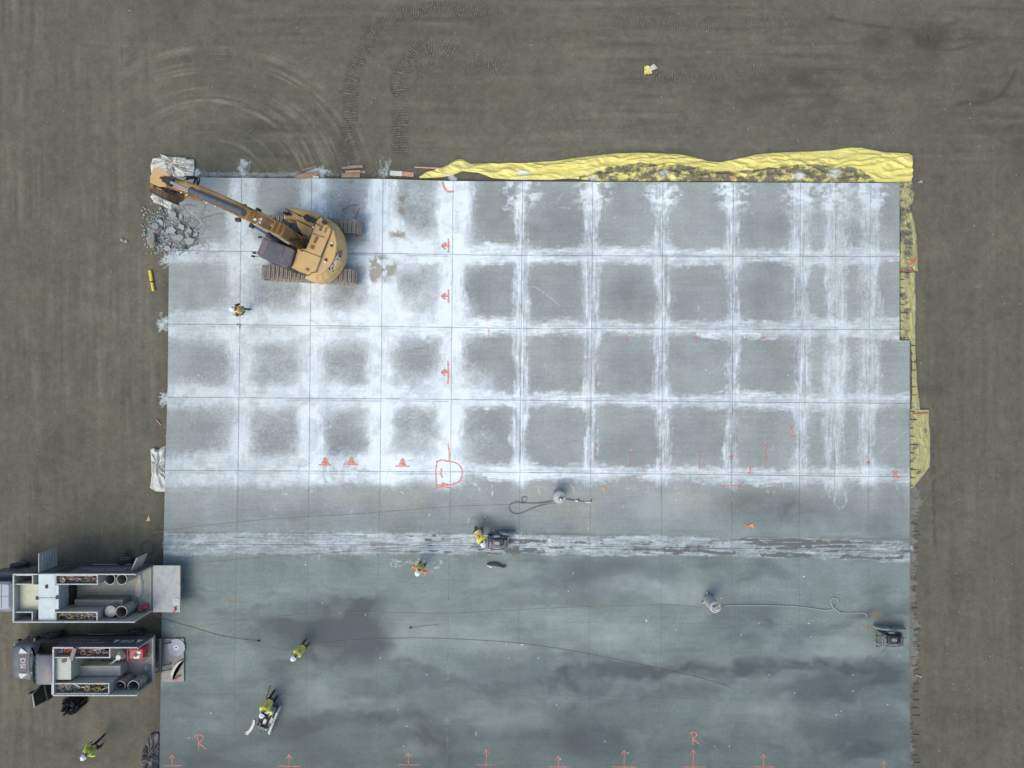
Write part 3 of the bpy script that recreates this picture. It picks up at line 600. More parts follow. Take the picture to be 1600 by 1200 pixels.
tt_ = n.math('MULTIPLY', n.attr("tone"), n.rng(fine, .3, .7, .86, 1.14)); tt_ = n.math('MULTIPLY', tt_, n.rng(fine2, .25, .75, .88, 1.12)); tt_ = n.math('MULTIPLY', tt_, n.rng(n.noise(.55, 8, .62, rot=.3), .3, .7, .86, 1.12)); tt_ = n.math('MULTIPLY', tt_, n.rng(n.noise(1.0, 6, .7, sc=(.35, 6, 1)), .3, .7, .93, 1.07)); base = n.mix(1.0, base, tt_, 'MULTIPLY')
base = n.mix(n.math('MULTIPLY', n.attr("dark"), .85), base, lin((62, 73, 75)))
base = n.mix(n.math('MULTIPLY', n.attr("wash"), .5), base, lin((158, 171, 166)))
pw = n.math('ADD', n.attr("powder"), n.math('MULTIPLY', n.math('SUBTRACT', n.noise(6, 10, .86), .5), 1.15)); pw = n.math('ADD', pw, n.math('MULTIPLY', n.math('SUBTRACT', fine2, .5), .3))
pw = n.rng(pw, .12, .90); pw = n.math('MULTIPLY', pw, n.rng(n.attr("powder"), .02, .16))
base = n.mix(n.math('MULTIPLY', pw, .97), base, n.mix(n.rng(n.noise(.8, 4, .6), .3, .7), lin((206, 222, 225)), lin((220, 231, 233))))
mf = n.rng(n.math('ADD', n.attr("mud"), n.math('MULTIPLY', n.math('SUBTRACT', fine, .5), .7)), .15, .9)
base = n.mix(n.math('MULTIPLY', mf, .72), base, lin((128, 116, 92)))
gf = n.rng(n.math('ADD', n.attr("gouge"), n.math('MULTIPLY', n.math('SUBTRACT', fine2, .5), 1.0)), .2, .7)
base = n.mix(n.math('MULTIPLY', gf, .88), base, lin((88, 91, 85)))
base = n.mix(n.math('MULTIPLY', n.attr("dline"), .68), base, lin((88, 96, 98)))
base = n.mix(n.attr("hole"), base, n.mix(n.rng(n.noise(6, 7, .75), .40, .60), lin((104, 103, 95)), lin((152, 158, 156))))
def jline(a, hw, lo, hi):
    fr = n.math('FRACT', n.math('ADD', n.attr(a), .5)); d = n.math('ABSOLUTE', n.math('SUBTRACT', fr, .5)); return n.math('SUBTRACT', 1.0, n.rng(d, lo, hi))
uu, vv = n.attr("u"), n.attr("v")
lv = jline("u", 0, .0035, .0075); lh = jline("v", 0, .0035, .0075)
gate = n.rng(uu, .4, .5)
f10 = n.math('SUBTRACT', 1.0, n.math('MULTIPLY', n.rng(n.math('ABSOLUTE', n.math('SUBTRACT', uu, 10.0)), .5, .45, 0, 1), n.rng(vv, 4.2, 4.25)))
lv = n.math('MULTIPLY', n.math('MULTIPLY', lv, gate), n.math('MULTIPLY', f10, n.rng(vv, 4.0, 5.0, .62, .30)))
lh = n.math('MULTIPLY', lh, n.math('MULTIPLY', n.rng(vv, .4, .5), n.rng(vv, 5.2, 5.8, .66, .22)))
brk = n.rng(n.noise(1.1, 3, .6), .3, .6, .45, 1.0)
jl = n.math('MULTIPLY', n.math('MAXIMUM', lv, lh), brk)
base = n.mix(jl, base, lin((66, 76, 78)))
n.t.links.new(base, n.b.inputs["Base Color"]); n.b.inputs["Specular IOR Level"].default_value = .25
n.set(n.b.inputs["Roughness"], n.math('ADD', n.rng(n.attr("dark"), 0, 1, .8, .62), n.math('MULTIPLY', pw, .12)))
n.bump(n.math('ADD', n.math('MULTIPLY', fine, .5), n.math('SUBTRACT', n.math('MULTIPLY', pw, .5), n.math('MULTIPLY', jl, 2.0))), .25, .02)
slab = link("concrete_slab", me, n.m); slab["kind"] = "structure"
CONC = mat("concrete_edge", (136, 144, 144), .9, var=.2, scale=2, dust=.3, dustcol=(180, 186, 184), bump=.3)
edge_pts = [(float(xleft(yy)), yy) for yy in (1600, 1236, 1000, 740, 600, 392)] + [(263.5, 388)]
edge2 = [(268, 318), (266, 300), (266, 277.2)] + [(xx, float(ytop(xx))) for xx in (600, 710, 1040, 1405.6)] + [(1405.6, 530.5), (1421, 530.5), (1421, 1600)]
m_ = MB()
for ep in (edge_pts, edge2):
    for a, b in zip(ep[:-1], ep[1:]):
        A = PX(a[0], a[1]); B = PX(b[0], b[1]); m_.add([(A.x, A.y, 0), (B.x, B.y, 0), (B.x, B.y, -SLAB_T - .05), (A.x, A.y, -SLAB_T - .05)], [(0, 1, 2, 3)])
ed = m_.build("slab_edge", CONC, slab); ed["kind"] = "structure"
# steel dowels standing out of the right edge
DOW = mat("dowel_steel", (84, 78, 66), .8, var=.3, scale=20)
dow = None; yy = 424.0; di = 0
while yy < 770:
    x0 = 1405.6 if yy < 530 else 1421.0; L = .26 + .14 * math.sin(yy * 2.1)
    if dow is None:
        dow = MB().cyl((0, 0, 0), (.45, 0, 0), .014, n=8).build("dowel_bar", DOW, slab); o = dow
    else:
        o = dow.copy(); COL.objects.link(o); o.parent = slab
    q = PX(x0 - 1, yy, -.055); o.location = (q.x, q.y, -.055); o.scale = (L / .45 + .2, 1.6, 1.6); o.rotation_euler = (0, .04, R(2.5 * math.sin(yy)))
    yy += 12.9
# ================================================================ materials of the things
YEL = mat("machine_yellow", (188, 156, 98), .55, var=.12, scale=1.5, dust=.5, dustcol=(170, 156, 122), bump=.05)
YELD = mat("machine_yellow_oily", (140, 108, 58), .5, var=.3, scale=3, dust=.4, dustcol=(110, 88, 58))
BLK = mat("black_steel", (42, 44, 48), .5, var=.25, scale=4, dust=.3, dustcol=(92, 90, 86))
DGR = mat("grey_steel", (74, 80, 86), .45, var=.15, scale=2, dust=.3, dustcol=(110, 112, 110))
GLS = mat("dark_glass", (30, 36, 34), .12, var=.2, scale=1)
CHR = mat("chrome_rod", (205, 212, 225), .22, .7, var=.04)
SHOE = mat("worn_track_shoe", (142, 138, 132), .8, .0, var=.3, scale=6, dust=.6, dustcol=(140, 134, 122), bump=.2)
RUB = mat("black_rubber", (34, 34, 34), .75, var=.2, scale=5, dust=.3, dustcol=(84, 80, 72))
WHT = mat("white_paint", (205, 212, 212), .5, var=.08, scale=2, dust=.2, dustcol=(160, 160, 150))
WLET = mat("white_lettering", (226, 230, 232), .5, var=.03)
BLET = mat("black_lettering", (22, 22, 24), .5, var=.03)
HOSE = mat("hydraulic_hose", (30, 30, 30), .5, var=.1)
ROOFG = mat("cab_roof_grey", (82, 83, 92), .4, var=.15, scale=1.6, dust=.25, dustcol=(118, 112, 110))
MUDM = mat("caked_mud", (118, 98, 76), .95, var=.3, scale=8, bump=.5)

# ================================================================ excavator
def pxp(pts, z): return [tuple(PX(a, b, z)[:2]) for a, b in pts]
exb = PX(484.5, 389, 1.0); exb.z = 0
exc = empty("excavator", exb, 0, "large yellow tracked excavator with its arm stretched over the broken slab corner", "excavator")
EO = Matrix.Translation(-exb)     # photo-measured metres -> the excavator's own axes
# crawlers
TA = R(-3.0)
def make_crawler():
    root = MB()
    L2, RR = 2.52, .47
    rt = root  # frame
    rt.box(-1.85, 1.85, -.20, .20, .28, .78, bev=.05)
    for k in range(8): rt.cyl((-1.5 + k * .43, -.24, .22), (-1.5 + k * .43, .24, .22), .13, n=14)
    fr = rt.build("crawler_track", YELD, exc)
    for sx in (-1, 1):
        sp = MB(); sp.cyl((sx * (L2 - RR), -.17, RR + .02), (sx * (L2 - RR), .17, RR + .02), RR - .10, n=26); sp.cyl((sx * (L2 - RR), -.27, RR + .02), (sx * (L2 - RR), .27, RR + .02), .17, n=18); sp.build("sprocket", BLK, fr, smooth=True)
    # chain of shoes as one mesh: a pattern of the belt
    sh = MB(); per = 4 * (L2 - RR) + 2 * math.pi * RR; n_ = 50
    for k in range(n_):
        s = (k / n_) * per; st_ = 2 * (L2 - RR)
        if s < st_: p = (-(L2 - RR) + s, 2 * RR + .02); a = 0.0
        elif s < st_ + math.pi * RR: t = (s - st_) / RR; p = ((L2 - RR) + RR * math.sin(t), RR + .02 + RR * math.cos(t)); a = -t
        elif s < 2 * st_ + math.pi * RR: p = ((L2 - RR) - (s - st_ - math.pi * RR), .02); a = math.pi
        else: t = (s - 2 * st_ - math.pi * RR) / RR; p = (-(L2 - RR) - RR * math.sin(t), RR + .02 - RR * math.cos(t)); a = math.pi - t
        M = Matrix.Translation((p[0], 0, p[1])) @ Matrix.Rotation(-a, 4, 'Y')
        pw_ = per / n_ * .80
        sh.box(-pw_ / 2, pw_ / 2, -.37, .37, -.05, -.01, M)
        for g in (-.30, .22): sh.box(g * pw_ - .008, g * pw_ + .022, -.365, .365, -.012, .038, M)
        for q in (-.13, -.09, .09, .13): sh.box(-.03, .03, q - .012, q + .012, -.012, .012, M)
    sh.build("track_shoes", SHOE, fr)
    return fr
for k, (cx, cy) in enumerate(((489.5, 351), (482.5, 428.5))):
    fr = make_crawler(); q = PX(cx, cy, .8) - exb; fr.location = (q.x, q.y, 0.0); fr.rotation_euler = (0, 0, TA)
ub = MB(); M3 = Matrix.Rotation(TA, 4, 'Z')
ub.box(-1.2, 1.2, -1.15, 1.15, .45, .85, M3, bev=.1); ub.cyl((0, 0, .85), (0, 0, 1.15), .75, n=32)
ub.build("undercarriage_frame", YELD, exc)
# upper works
up = MB()
up.prism([tuple((EO @ PX(a, b, 1.6))[:2]) for a, b in ((448, 329), (458, 326), (500, 335), (524, 350), (533, 382), (530, 408), (512, 432), (494, 439), (457, 421), (466, 392), (420, 352), (443, 341))], 1.15, 1.32, EO.to_3x3().to_4x4())
up.build("deck_frame", BLK, exc)
def part_px(name, pts, z0, z1, m, inset=.05, parent=exc, drop=None, smooth=False):
    q = [tuple((EO @ PX(a, b, z1))[:2]) for a, b in pts]
    return MB().prism(q, z0, z1, inset=inset, drop=drop or inset).build(name, m, parent, smooth=False)
# counterweight: rear, bevelled rim
rear = [(502, 337), (512, 342.5), (521, 350), (528, 362), (532.5, 377), (533, 392), (530, 407), (523, 420), (512, 431), (502, 437), (494, 439), (478, 433), (484, 429.5), (491, 425.5), (496, 425), (498, 419), (521.5, 359), (517, 350)]
q0 = [EO @ PX(a, b, 2.35) for a, b in rear]
cwm = MB()
outer = [(502, 336), (513, 341.5), (523.5, 349), (531, 361), (535.5, 377), (536, 393), (533, 408.5), (525.5, 422), (514.5, 433.5), (504, 439.5), (494.5, 441.3), (476, 434.5)]
inner = [(500.5, 339), (508, 343.5), (516, 352), (522, 362), (525.5, 377), (525, 391), (522, 403), (516, 414), (507, 422.5), (500.5, 427), (493, 430.5), (480, 430)]
secs = []
for a_, z_ in ((outer, 1.2), (outer, 2.15), (inner, 2.72)):
    secs.append([tuple(EO @ PX(p[0], p[1], z_)) for p in a_] + [tuple(EO @ PX(484, 423, z_)), tuple(EO @ PX(506, 385, z_)), tuple(EO @ PX(503, 350, z_))])
# keep the same footprint for the lowest ring
secs[0] = [(a[0], a[1], 1.2) for a in secs[1]]
cwm.loft([s[::-1] for s in secs]); cw = cwm.build("counterweight", YEL, exc, bevel=.03, angle=30)
# engine hood and the two side boxes
hood = part_px("engine_hood", [(501, 337.5), (518.5, 359), (497, 416), (494, 425), (484, 430), (480, 430), (455, 418), (458, 410), (465, 386.5), (478, 388), (486, 367), (494, 345)], 1.3, 2.78, YEL, .05)
part_px("tool_box", [(443, 341), (445, 325.5), (460, 325), (484, 329), (500.5, 337), (494, 346), (489, 356), (462, 343)], 1.3, 2.30, YEL, .06)
part_px("fuel_tank", [(462, 343.5), (489, 356.5), (486, 368), (484, 372), (470, 364), (464, 352)], 1.3, 2.38, YEL, .04)
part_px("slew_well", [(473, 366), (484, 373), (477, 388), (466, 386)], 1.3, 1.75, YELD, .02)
part_px("well_cover", [(479.5, 370), (485, 367), (477.5, 388), (469, 386)], 1.3, 2.60, mat("well_brown", (120, 98, 62), .7, var=.2), .03)
def patch(name, pts, z, m, parent=hood, t=.012):
    q = [tuple((EO @ PX(a, b, z))[:2]) for a, b in pts]
    return MB().prism(q, z - .01, z + t).build(name, m, parent)
VENT = mat("vent_brown", (112, 92, 62), .8, var=.35, scale=20)
for pts in ([(493.5, 369), (498.5, 370.5), (494, 380.5), (489, 379)], [(486.5, 382), (492.5, 384), (490.5, 390), (484.5, 388)], [(479, 418), (484, 419.5), (482.5, 424), (477, 422)], [(502, 350.5), (505.5, 352), (502, 361.5), (498, 360)], [(510, 354.5), (512, 355.5), (508.5, 364), (506.5, 363)]):
    patch("vent_grille", pts, 2.785, VENT)
def seam(a, b, z, w=.012, m=BLK, nm="panel_seam", par=hood):
    A = EO @ PX(a[0], a[1], z); B = EO @ PX(b[0], b[1], z); M, L = seg(A, B); return (M, L, w)
sm = MB()
for a, b in (((518.5, 360), (497, 418)), ((503, 338), (520, 358.5)), ((497, 418), (494.5, 425)), ((513, 374), (501, 401)), ((489, 365), (507, 371)), ((473, 391), (502, 402)), ((455, 420), (482, 431)), ((482, 431), (487, 426)), ((487, 426), (495, 425))):
    M, L, w_ = seam(a, b, 2.79); sm.box(0, L, -.014, .014, -.02, .008, M)
sm.build("panel_seam", BLK, hood)
ex_ = MB(); q = EO @ PX(506.5, 347.5, 2.9); ex_.cyl((q.x, q.y, 2.72), (q.x, q.y, 3.02), .10, .10, 20); ex_.build("exhaust_pipe", BLK, exc, smooth=True)
for a, b in ((518, 383.5), (509, 406)):
    q = EO @ PX(a, b, 2.75); lg = MB(); lg.cyl((q.x, q.y, 2.68), (q.x, q.y, 2.76), .075, n=16); lg.build("lifting_eye", BLK, cw)
for a, b in ((518.5, 380), (508, 409.5), (489, 355)):
    q = EO @ PX(a, b, 2.75); lw = MB(); lw.cyl((q.x, q.y, 2.68), (q.x, q.y, 2.78), .05, n=12); lw.build("work_light", WHT, cw)
# lettering on the sloping rear face
def face_frame(c0, c1, up_in):
    x_ = (c1 - c0).normalized(); y_ = (up_in - (c0 + c1) / 2); y_ = (y_ - y_.dot(x_) * x_).normalized(); z_ = x_.cross(y_); return x_, y_, z_
A = EO @ PX(514.5, 433.5, 2.15); B = EO @ PX(533, 408.5, 2.15); C_ = EO @ PX(517, 412.5, 2.72)
C0 = EO @ PX(516, 421.5, 2.43); C1 = EO @ PX(529, 397, 2.43)
mid_ = (C0 + C1) / 2; x_ = (C1 - C0).normalized(); inn = (EO @ PX(518.5, 406.5, 2.68)) - mid_; y_ = (inn - inn.dot(x_) * x_).normalized(); z_ = x_.cross(y_)
if z_.z < 0: z_ = -z_
FM = Matrix(((x_.x, y_.x, z_.x, mid_.x), (x_.y, y_.y, z_.y, mid_.y), (x_.z, y_.z, z_.z, mid_.z), (0, 0, 0, 1)))
bk = MB(); bk.box(-.47, .40, -.20, .20, .03, .075, FM); bk.build("badge", BLET, cw)
sw_ = MB(); sw_.prism([(.40, -.19), (.40, .19), (.70, .02), (.66, -.10)], .05, .085, FM); sw_.build("badge", mat("badge_purple", (112, 88, 96), .6), cw)
tm = text_mesh("CAT", .46, .006); to = link("lettering", tm, WLET, cw); to.matrix_local = FM @ Matrix.Translation((-.02, 0, .088))
to["kind"] = "thing"; del to["kind"]
# handrails and service clutter on the right side deck
hr = MB()
for pts in ([(446, 329), (446, 326), (479, 341), (497, 351)], [(446, 329), (445, 333)]):
    P3 = [EO @ PX(a, b, 3.0) for a, b in pts]; hr.tube(P3, .022, 8)
for a, b in ((446, 326), (463, 333.5), (479, 341), (497, 351)):
    q = EO @ PX(a, b, 3.0); hr.tube([q, Vector((q.x, q.y, 2.3))], .022, 8)
hr.build("handrail", BLK, exc, smooth=True)
rr = random.Random(3)
for a, b, s_ in ((481, 341, .16), (484, 342.5, .12), (489, 344, .14), (494, 347, .12)): q = EO @ PX(a, b, 2.4); cl_ = MB(); cl_.cyl((q.x, q.y, 2.2), (q.x, q.y, 2.2 + s_ * 2.4), s_, n=14); cl_.build("filler_cap", BLK, exc, smooth=True)
v_ = MB()
for k in range(14):
    a, b = rr.uniform(447, 468), rr.uniform(350, 362); 
    p = EO @ PX(446 + rr.uniform(0, 22), 353 + rr.uniform(-3, 9), 2.2); q2 = p + Vector((rr.uniform(-.4, .4), rr.uniform(-.3, .3), rr.uniform(-.2, .25))); v_.tube([p, (p + q2) / 2 + Vector((0, 0, .12)), q2], .03, 6)
q = EO @ PX(461, 356, 2.2); v_.box(q.x - .35, q.x + .35, q.y - .22, q.y + .2, 1.3, 2.35, bev=.04)
v_.build("valve_block", BLK, exc)
for a, b, z in ((446, 333, 2.32), (449, 335, 2.32)): q = EO @ PX(a, b, z); st_ = MB(); st_.box(q.x - .1, q.x + .22, q.y - .06, q.y + .06, 2.25, 2.36); st_.build("step_pad", BLK, exc)
# cab
cabp = [(410, 372), (400.5, 395.5), (405, 401), (448, 419.5), (455, 412), (461, 391.5), (457, 387.5), (414, 371)]
cq = [tuple((EO @ PX(a, b, 3.05))[:2]) for a, b in cabp]
cab = MB().prism(cq, 1.3, 2.98, inset=.04).build("cab", BLK, exc)
rf = [((a - 430) * .97 + 430, (b - 395) * .97 + 395) for a, b in cabp]
MB().prism([tuple((EO @ PX(a, b, 3.08))[:2]) for a, b in rf], 2.985, 3.08, inset=.04).build("cab_roof", ROOFG, cab)
hatch = [(422, 378), (445, 386.5), (440, 403), (414.5, 392)]
MB().prism([tuple((EO @ PX(a, b, 3.09))[:2]) for a, b in hatch], 3.07, 3.10, inset=.015).build("roof_hatch", DGR, cab)
MB().prism([tuple((EO @ PX(a, b, 3.09))[:2]) for a, b in [(411.5, 374), (420.5, 377.5), (412.5, 397.5), (403.5, 394.5)]], 3.075, 3.095, inset=.01).build("front_roof_panel", mat("roof_front_brown", (104, 92, 98), .45, var=.2), cab)
# windows round the cab, set just proud of the walls
def wall_glass(i, j, z0, z1, m0=.12, m1=.12):
    a = Vector((cq[i][0], cq[i][1], 0)); b = Vector((cq[j][0], cq[j][1], 0)); d = (b - a).normalized(); nrm = Vector((d.y, -d.x, 0)); c = Vector((sum(p[0] for p in cq) / 8, sum(p[1] for p in cq) / 8, 0))
    if nrm.dot(a - c) < 0: nrm = -nrm
    a2 = a + d * m0 + nrm * .006; b2 = b - d * m1 + nrm * .006
    return MB().add([(a2.x, a2.y, z0), (b2.x, b2.y, z0), (b2.x, b2.y, z1), (a2.x, a2.y, z1), (a2.x - nrm.x * .03, a2.y - nrm.y * .03, z0), (b2.x - nrm.x * .03, b2.y - nrm.y * .03, z0), (b2.x - nrm.x * .03, b2.y - nrm.y * .03, z1), (a2.x - nrm.x * .03, a2.y - nrm.y * .03, z1)],
                    [(0, 1, 2, 3), (7, 6, 5, 4), (0, 4, 5, 1), (3, 2, 6, 7), (0, 3, 7, 4), (1, 5, 6, 2)]).build("window", GLS, cab)
wall_glass(0, 1, 1.6, 2.85, .08, .08); wall_glass(2, 3, 2.0, 2.85, .15, .9); wall_glass(6, 7, 2.0, 2.85, .1, .1); wall_glass(4, 5, 2.2, 2.85)
for a, b in ((406.5, 370.5), (397.5, 395), (395.5, 400.5)):
    q = EO @ PX(a, b, 3.0); m_ = MB(); m_.box(q.x - .09, q.x + .07, q.y - .05, q.y + .05, 2.92, 3.06, bev=.02); m_.tube([(q.x, q.y, 2.97), (q.x + .25, q.y, 2.95)], .015, 6); m_.build("cab_light", BLK, cab)
q = EO @ PX(395, 402, 2.9); MB().ball((q.x, q.y, 2.95), .07, 10).build("cab_light", WHT, cab, smooth=True)

# boom: side profile swept, two webs joined by plates
def J(a, b, z): return EO @ PX(a, b, z)
foot = J(474, 383, 2.0); knee = J(431, 356, 5.0); tipb = J(372, 327.5, 6.1)
def beam(name, pts, hts, wds, m, parent=exc):
    secs = []
    for i, p in enumerate(pts):
        d = (pts[min(i + 1, len(pts) - 1)] - pts[max(i - 1, 0)]).normalized(); s = Vector((0, 0, 1)).cross(d).normalized(); u = d.cross(s).normalized()
        if u.z < 0: u = -u
        h, w_ = hts[i] / 2, wds[i] / 2
        secs.append([tuple(p + s * w_ - u * h), tuple(p + s * w_ + u * h), tuple(p - s * w_ + u * h), tuple(p - s * w_ - u * h)])
    return MB().loft(secs).build(name, m, parent, bevel=.02)
BWF = .88
bp = [foot, foot.lerp(knee, .35), foot.lerp(knee, .8), knee + Vector((0, 0, .12)), knee.lerp(tipb, .35) + Vector((0, 0, .12)), knee.lerp(tipb, .8), tipb]
boom = beam("boom", bp, [.45, .75, .95, .95, .8, .55, .4], [.42, .50, .52, .50, .48, .46, .44], YEL)
M, L = seg(foot + Vector((0, 0, .23)), bp[1] + Vector((0, 0, .39))); rp = MB(); rp.box(-.05, L, -.24, .24, .0, .03, M); rp.build('dark_boom_root', YELD, boom)  # darker plate laid over the boom root
# boom edge flanges, brown with oil
bd = (tipb - foot); side = Vector((0, 0, 1)).cross(bd).normalized()
def perp(i):
    d = (bp[min(i + 1, 6)] - bp[max(i - 1, 0)]).normalized(); s = Vector((0, 0, 1)).cross(d).normalized(); u = d.cross(s).normalized(); return u if u.z > 0 else -u
BH = (.45, .75, .95, .95, .8, .55, .4)
for sg in (-1, 1):
    f = MB(); f.tube([p + side * sg * .265 + perp(i) * (BH[i] / 2) for i, p in enumerate(bp)], .045, 6); f.build("boom_flange", YELD, boom)
top_ = MB()
for off in (-.17, -.10, -.02, .07, .14, .20):
    pts = [p + side * off + perp(i) * (BH[i] / 2 + .05) for i, p in enumerate(bp)]
    top_.tube(pts, .022, 6)
top_.build("hydraulic_pipes", mat("pipe_brown", (112, 86, 46), .5, .2, var=.25, scale=6), boom)
for t_, z_o in ((.14, .45), (.24, .5), (.50, .62), (.56, .62), (.62, .62), (.82, .5), (.86, .5)):
    i = t_ * 6; a = int(i); p = bp[a].lerp(bp[min(a + 1, 6)], i - a)
    M, L = seg(p, p + bd.normalized()); cl2 = MB(); cl2.box(-.05, .05, -.26, .26, z_o - .10, z_o - .02, M); cl2.build("pipe_clamp", YELD, boom)
for a, b, z in ((407, 342.5, 5.9), (405, 347.5, 5.9), (398, 343, 6.0), (400, 350, 5.9), (373, 329, 6.6), (375, 331.5, 6.6), (425, 352, 5.6)):
    p = J(a, b, z); MB().box(p.x - .09, p.x + .09, p.y - .05, p.y + .05, z - .05, z + .05, bev=.02).build("fitting", WHT, boom)
# boom cylinders each side
for sg, a, b in ((1, (455, 389, 1.9), (394, 352, 4.6)), (-1, (462, 366, 1.9), (403, 330, 4.6))):
    A = J(*a); B = J(*b); c = MB(); mid1 = A.lerp(B, .58)
    c.cyl(A, mid1, .125, n=18); c.cyl(mid1, mid1 + (mid1 - A).normalized() * .1, .145, n=18); o = c.build("boom_cylinder", BLK, exc, smooth=True)
    r_ = MB().cyl(mid1, B, .06, n=14).build("piston_rod", mat("dull_rod", (128, 132, 142), .3, .6), o, smooth=True); e = MB().cyl(B - side * .13, B + side * .13, .13, n=16).build("rod_eye", BLK, o, smooth=True)
for a, b, z in ((381, 322.5, 5.6), (372, 343.5, 5.6)):
    p = J(a, b, z); l_ = MB(); l_.box(p.x - .12, p.x + .12, p.y - .09, p.y + .09, z - .1, z + .1, bev=.03); l_.tube([p, p.lerp(tipb.lerp(knee, .2), .5)], .02, 6); l_.build("boom_light", BLK, boom)
# stick
sa = J(388, 335, 6.2); sb = J(372, 327.5, 6.05); sc_ = J(318, 303.5, 5.0); se = J(262, 284.5, 3.2)
stick = beam("stick", [sa, sb, sb.lerp(sc_, .5), sc_, sc_.lerp(se, .6), se], [.5, .75, .8, .66, .5, .4], [.46, .50, .48, .46, .42, .36], YEL)
sd_ = (se - sb); s2 = Vector((0, 0, 1)).cross(sd_).normalized()
for sg in (-1, 1):
    f = MB(); f.tube([p + s2 * sg * .26 + Vector((0, 0, h_)) for p, h_ in zip([sa, sb, sb.lerp(sc_, .5), sc_, sc_.lerp(se, .6), se], (.25, .38, .42, .36, .28, .2))], .035, 6); f.build("stick_flange", YELD, stick)
for t_ in (.22, .34, .62, .70):
    p = sb.lerp(se, t_)
    for sg in (-1, 1): f = MB(); f.ball(tuple(p + s2 * sg * .27 + Vector((0, 0, .42))), .045, 8); f.build("grease_fitting", WHT, stick, smooth=True)
# bucket cylinder on top of the stick
ca = J(381, 332.5, 6.9); cb = J(300, 299, 5.6); cc = J(266, 284, 4.55)
c = MB(); c.cyl(ca, cb, .165, n=22); c.cyl(cb, cb + (cb - ca).normalized() * .06, .19, n=22)
bc = c.build("bucket_cylinder", DGR, stick, smooth=True)
MB().cyl(cb, cc, .085, n=16).build("piston_rod", CHR, bc, smooth=True)
c = MB(); c.cyl(cc - s2 * .2, cc + s2 * .2, .16, n=16); M, L = seg(cc, cc + sd_.normalized()); c.box(-.1, .45, -.15, .15, -.15, .15, M); c.build("rod_eye", BLK, stick, smooth=False)
# idler plate (pale yellow link) and the tool below
le = J(244, 275, 4.35)
M, L = seg(cc + sd_.normalized() * .12, le)
c = MB(); c.prism([(0, -.28), (0, .28), (L * .5, .42), (L + .12, .40), (L + .25, .15), (L + .25, -.28), (L + .1, -.42), (L * .5, -.40)], -.05, .05, M); lk = c.build("bucket_link", YEL, stick, bevel=.015)
p = le.lerp(cc, .42) + Vector((0, 0, .06)); MB().cyl(p, p + Vector((0, 0, .05)), .07, n=14).build("link_pin", mat("pin_brown", (88, 56, 34), .6), lk)
# grapple / bucket: thick-walled, toothed, muddy
bk_c = J(262, 293, 1.9); Mb, _ = seg(J(262, 293, 1.9), J(262, 293, 1.9) + Vector((sd_.x, sd_.y, 0)).normalized())
def arcsec(r, n_, a0, a1): return [(r * math.cos(R(a0 + (a1 - a0) * k / n_)), r * math.sin(R(a0 + (a1 - a0) * k / n_))) for k in range(n_ + 1)]
b_ = MB(); W2 = .60; prof = arcsec(.78, 14, 60, 300); prof_i = arcsec(.70, 14, 60, 300)
secs = [[(x1, yy_, z1) for (x1, z1) in prof + prof_i[::-1]] for yy_ in (-W2, W2)]
b_.loft(secs, Mb)
for yy_ in (-W2, W2 - .05):
    b_.prism([(x1, z1) for x1, z1 in prof] , 0, .05, Mb @ Matrix.Translation((0, yy_ + .05, 0)) @ Matrix.Rotation(R(90), 4, 'X'))
bucket = b_.build("bucket", mat("worn_bucket", (84, 72, 60), .6, .3, var=.4, scale=5, dust=.4, dustcol=(120, 108, 90), bump=.3), exc)
t_ = MB()
for k in range(5):
    yy_ = -W2 + .08 + k * (2 * W2 - .16) / 4; t_.box(.30, .62, yy_ - .05, yy_ + .05, -.72, -.62, Mb, bev=.02)
t_.build("bucket_teeth", BLK, bucket)
t_ = MB()
for sg in (-.27, .27): t_.box(-.35, .25, sg - .035, sg + .035, .35, 1.0, Mb, bev=.02)
t_.cyl(tuple(Mb @ Vector((.1, -.4, 1.1))), tuple(Mb @ Vector((.1, .4, 1.1))), .1, n=14); t_.build("bucket_bracket", YELD, bucket)
# thumb: two hooked bars under the stick, with its own ram and hoses
th = MB()
A = J(318, 306, 4.1); B = J(284, 297, 2.4)
for sg in (-.2, .2):
    th.tube([A + s2 * sg, A.lerp(B, .6) + s2 * sg + Vector((0, 0, -.2)), B + s2 * sg, B + s2 * sg + Vector((-.35, .05, -.9))], [.09, .1, .09, .04], 8)
for t_ in (.2, .5, .8): p = A.lerp(B, t_); th.cyl(p - s2 * .2, p + s2 * .2, .05, n=10)
th.build("thumb", YELD, exc, smooth=True)
hs = MB()
for k in range(9):
    p = J(236 + rr.uniform(0, 14), 284 + rr.uniform(-4, 10), 2.6); q2 = J(285 + rr.uniform(-14, 20), 297 + rr.uniform(-3, 12), 3.4 - rr.uniform(0, 1))
    hs.tube(bez([p, p.lerp(q2, .35) + Vector((rr.uniform(-.15, .15), rr.uniform(-.25, .25), rr.uniform(-.4, .4))), p.lerp(q2, .7) + Vector((0, rr.uniform(-.2, .2), .2)), q2], 5), .03, 6)
for k in range(5):
    p = J(292 + rr.uniform(-6, 6), 279 + rr.uniform(-3, 4), 3.6); q2 = J(302 + rr.uniform(-4, 8), 287 + rr.uniform(-2, 4), 4.2); hs.tube(bez([p, p.lerp(q2, .5) + Vector((.15, .25, -.2)), q2], 5), .03, 6)
hs.build('hydraulic_hoses', HOSE, exc, smooth=True); hs = MB()
for k in range(6):
    p = bp[2] + side * rr.uniform(-.3, .3) + perp(2) * .56; q2 = foot + side * rr.uniform(-.45, .45) + perp(0) * .4; hs.tube(bez([p, p.lerp(q2, .35) + side * rr.uniform(-.1, .1) + Vector((0, 0, .1)), p.lerp(q2, .7) + Vector((0, 0, .25)), q2], 5), .03, 6)
hs.build("hydraulic_hoses", HOSE, exc, smooth=True)
bx_ = MB()
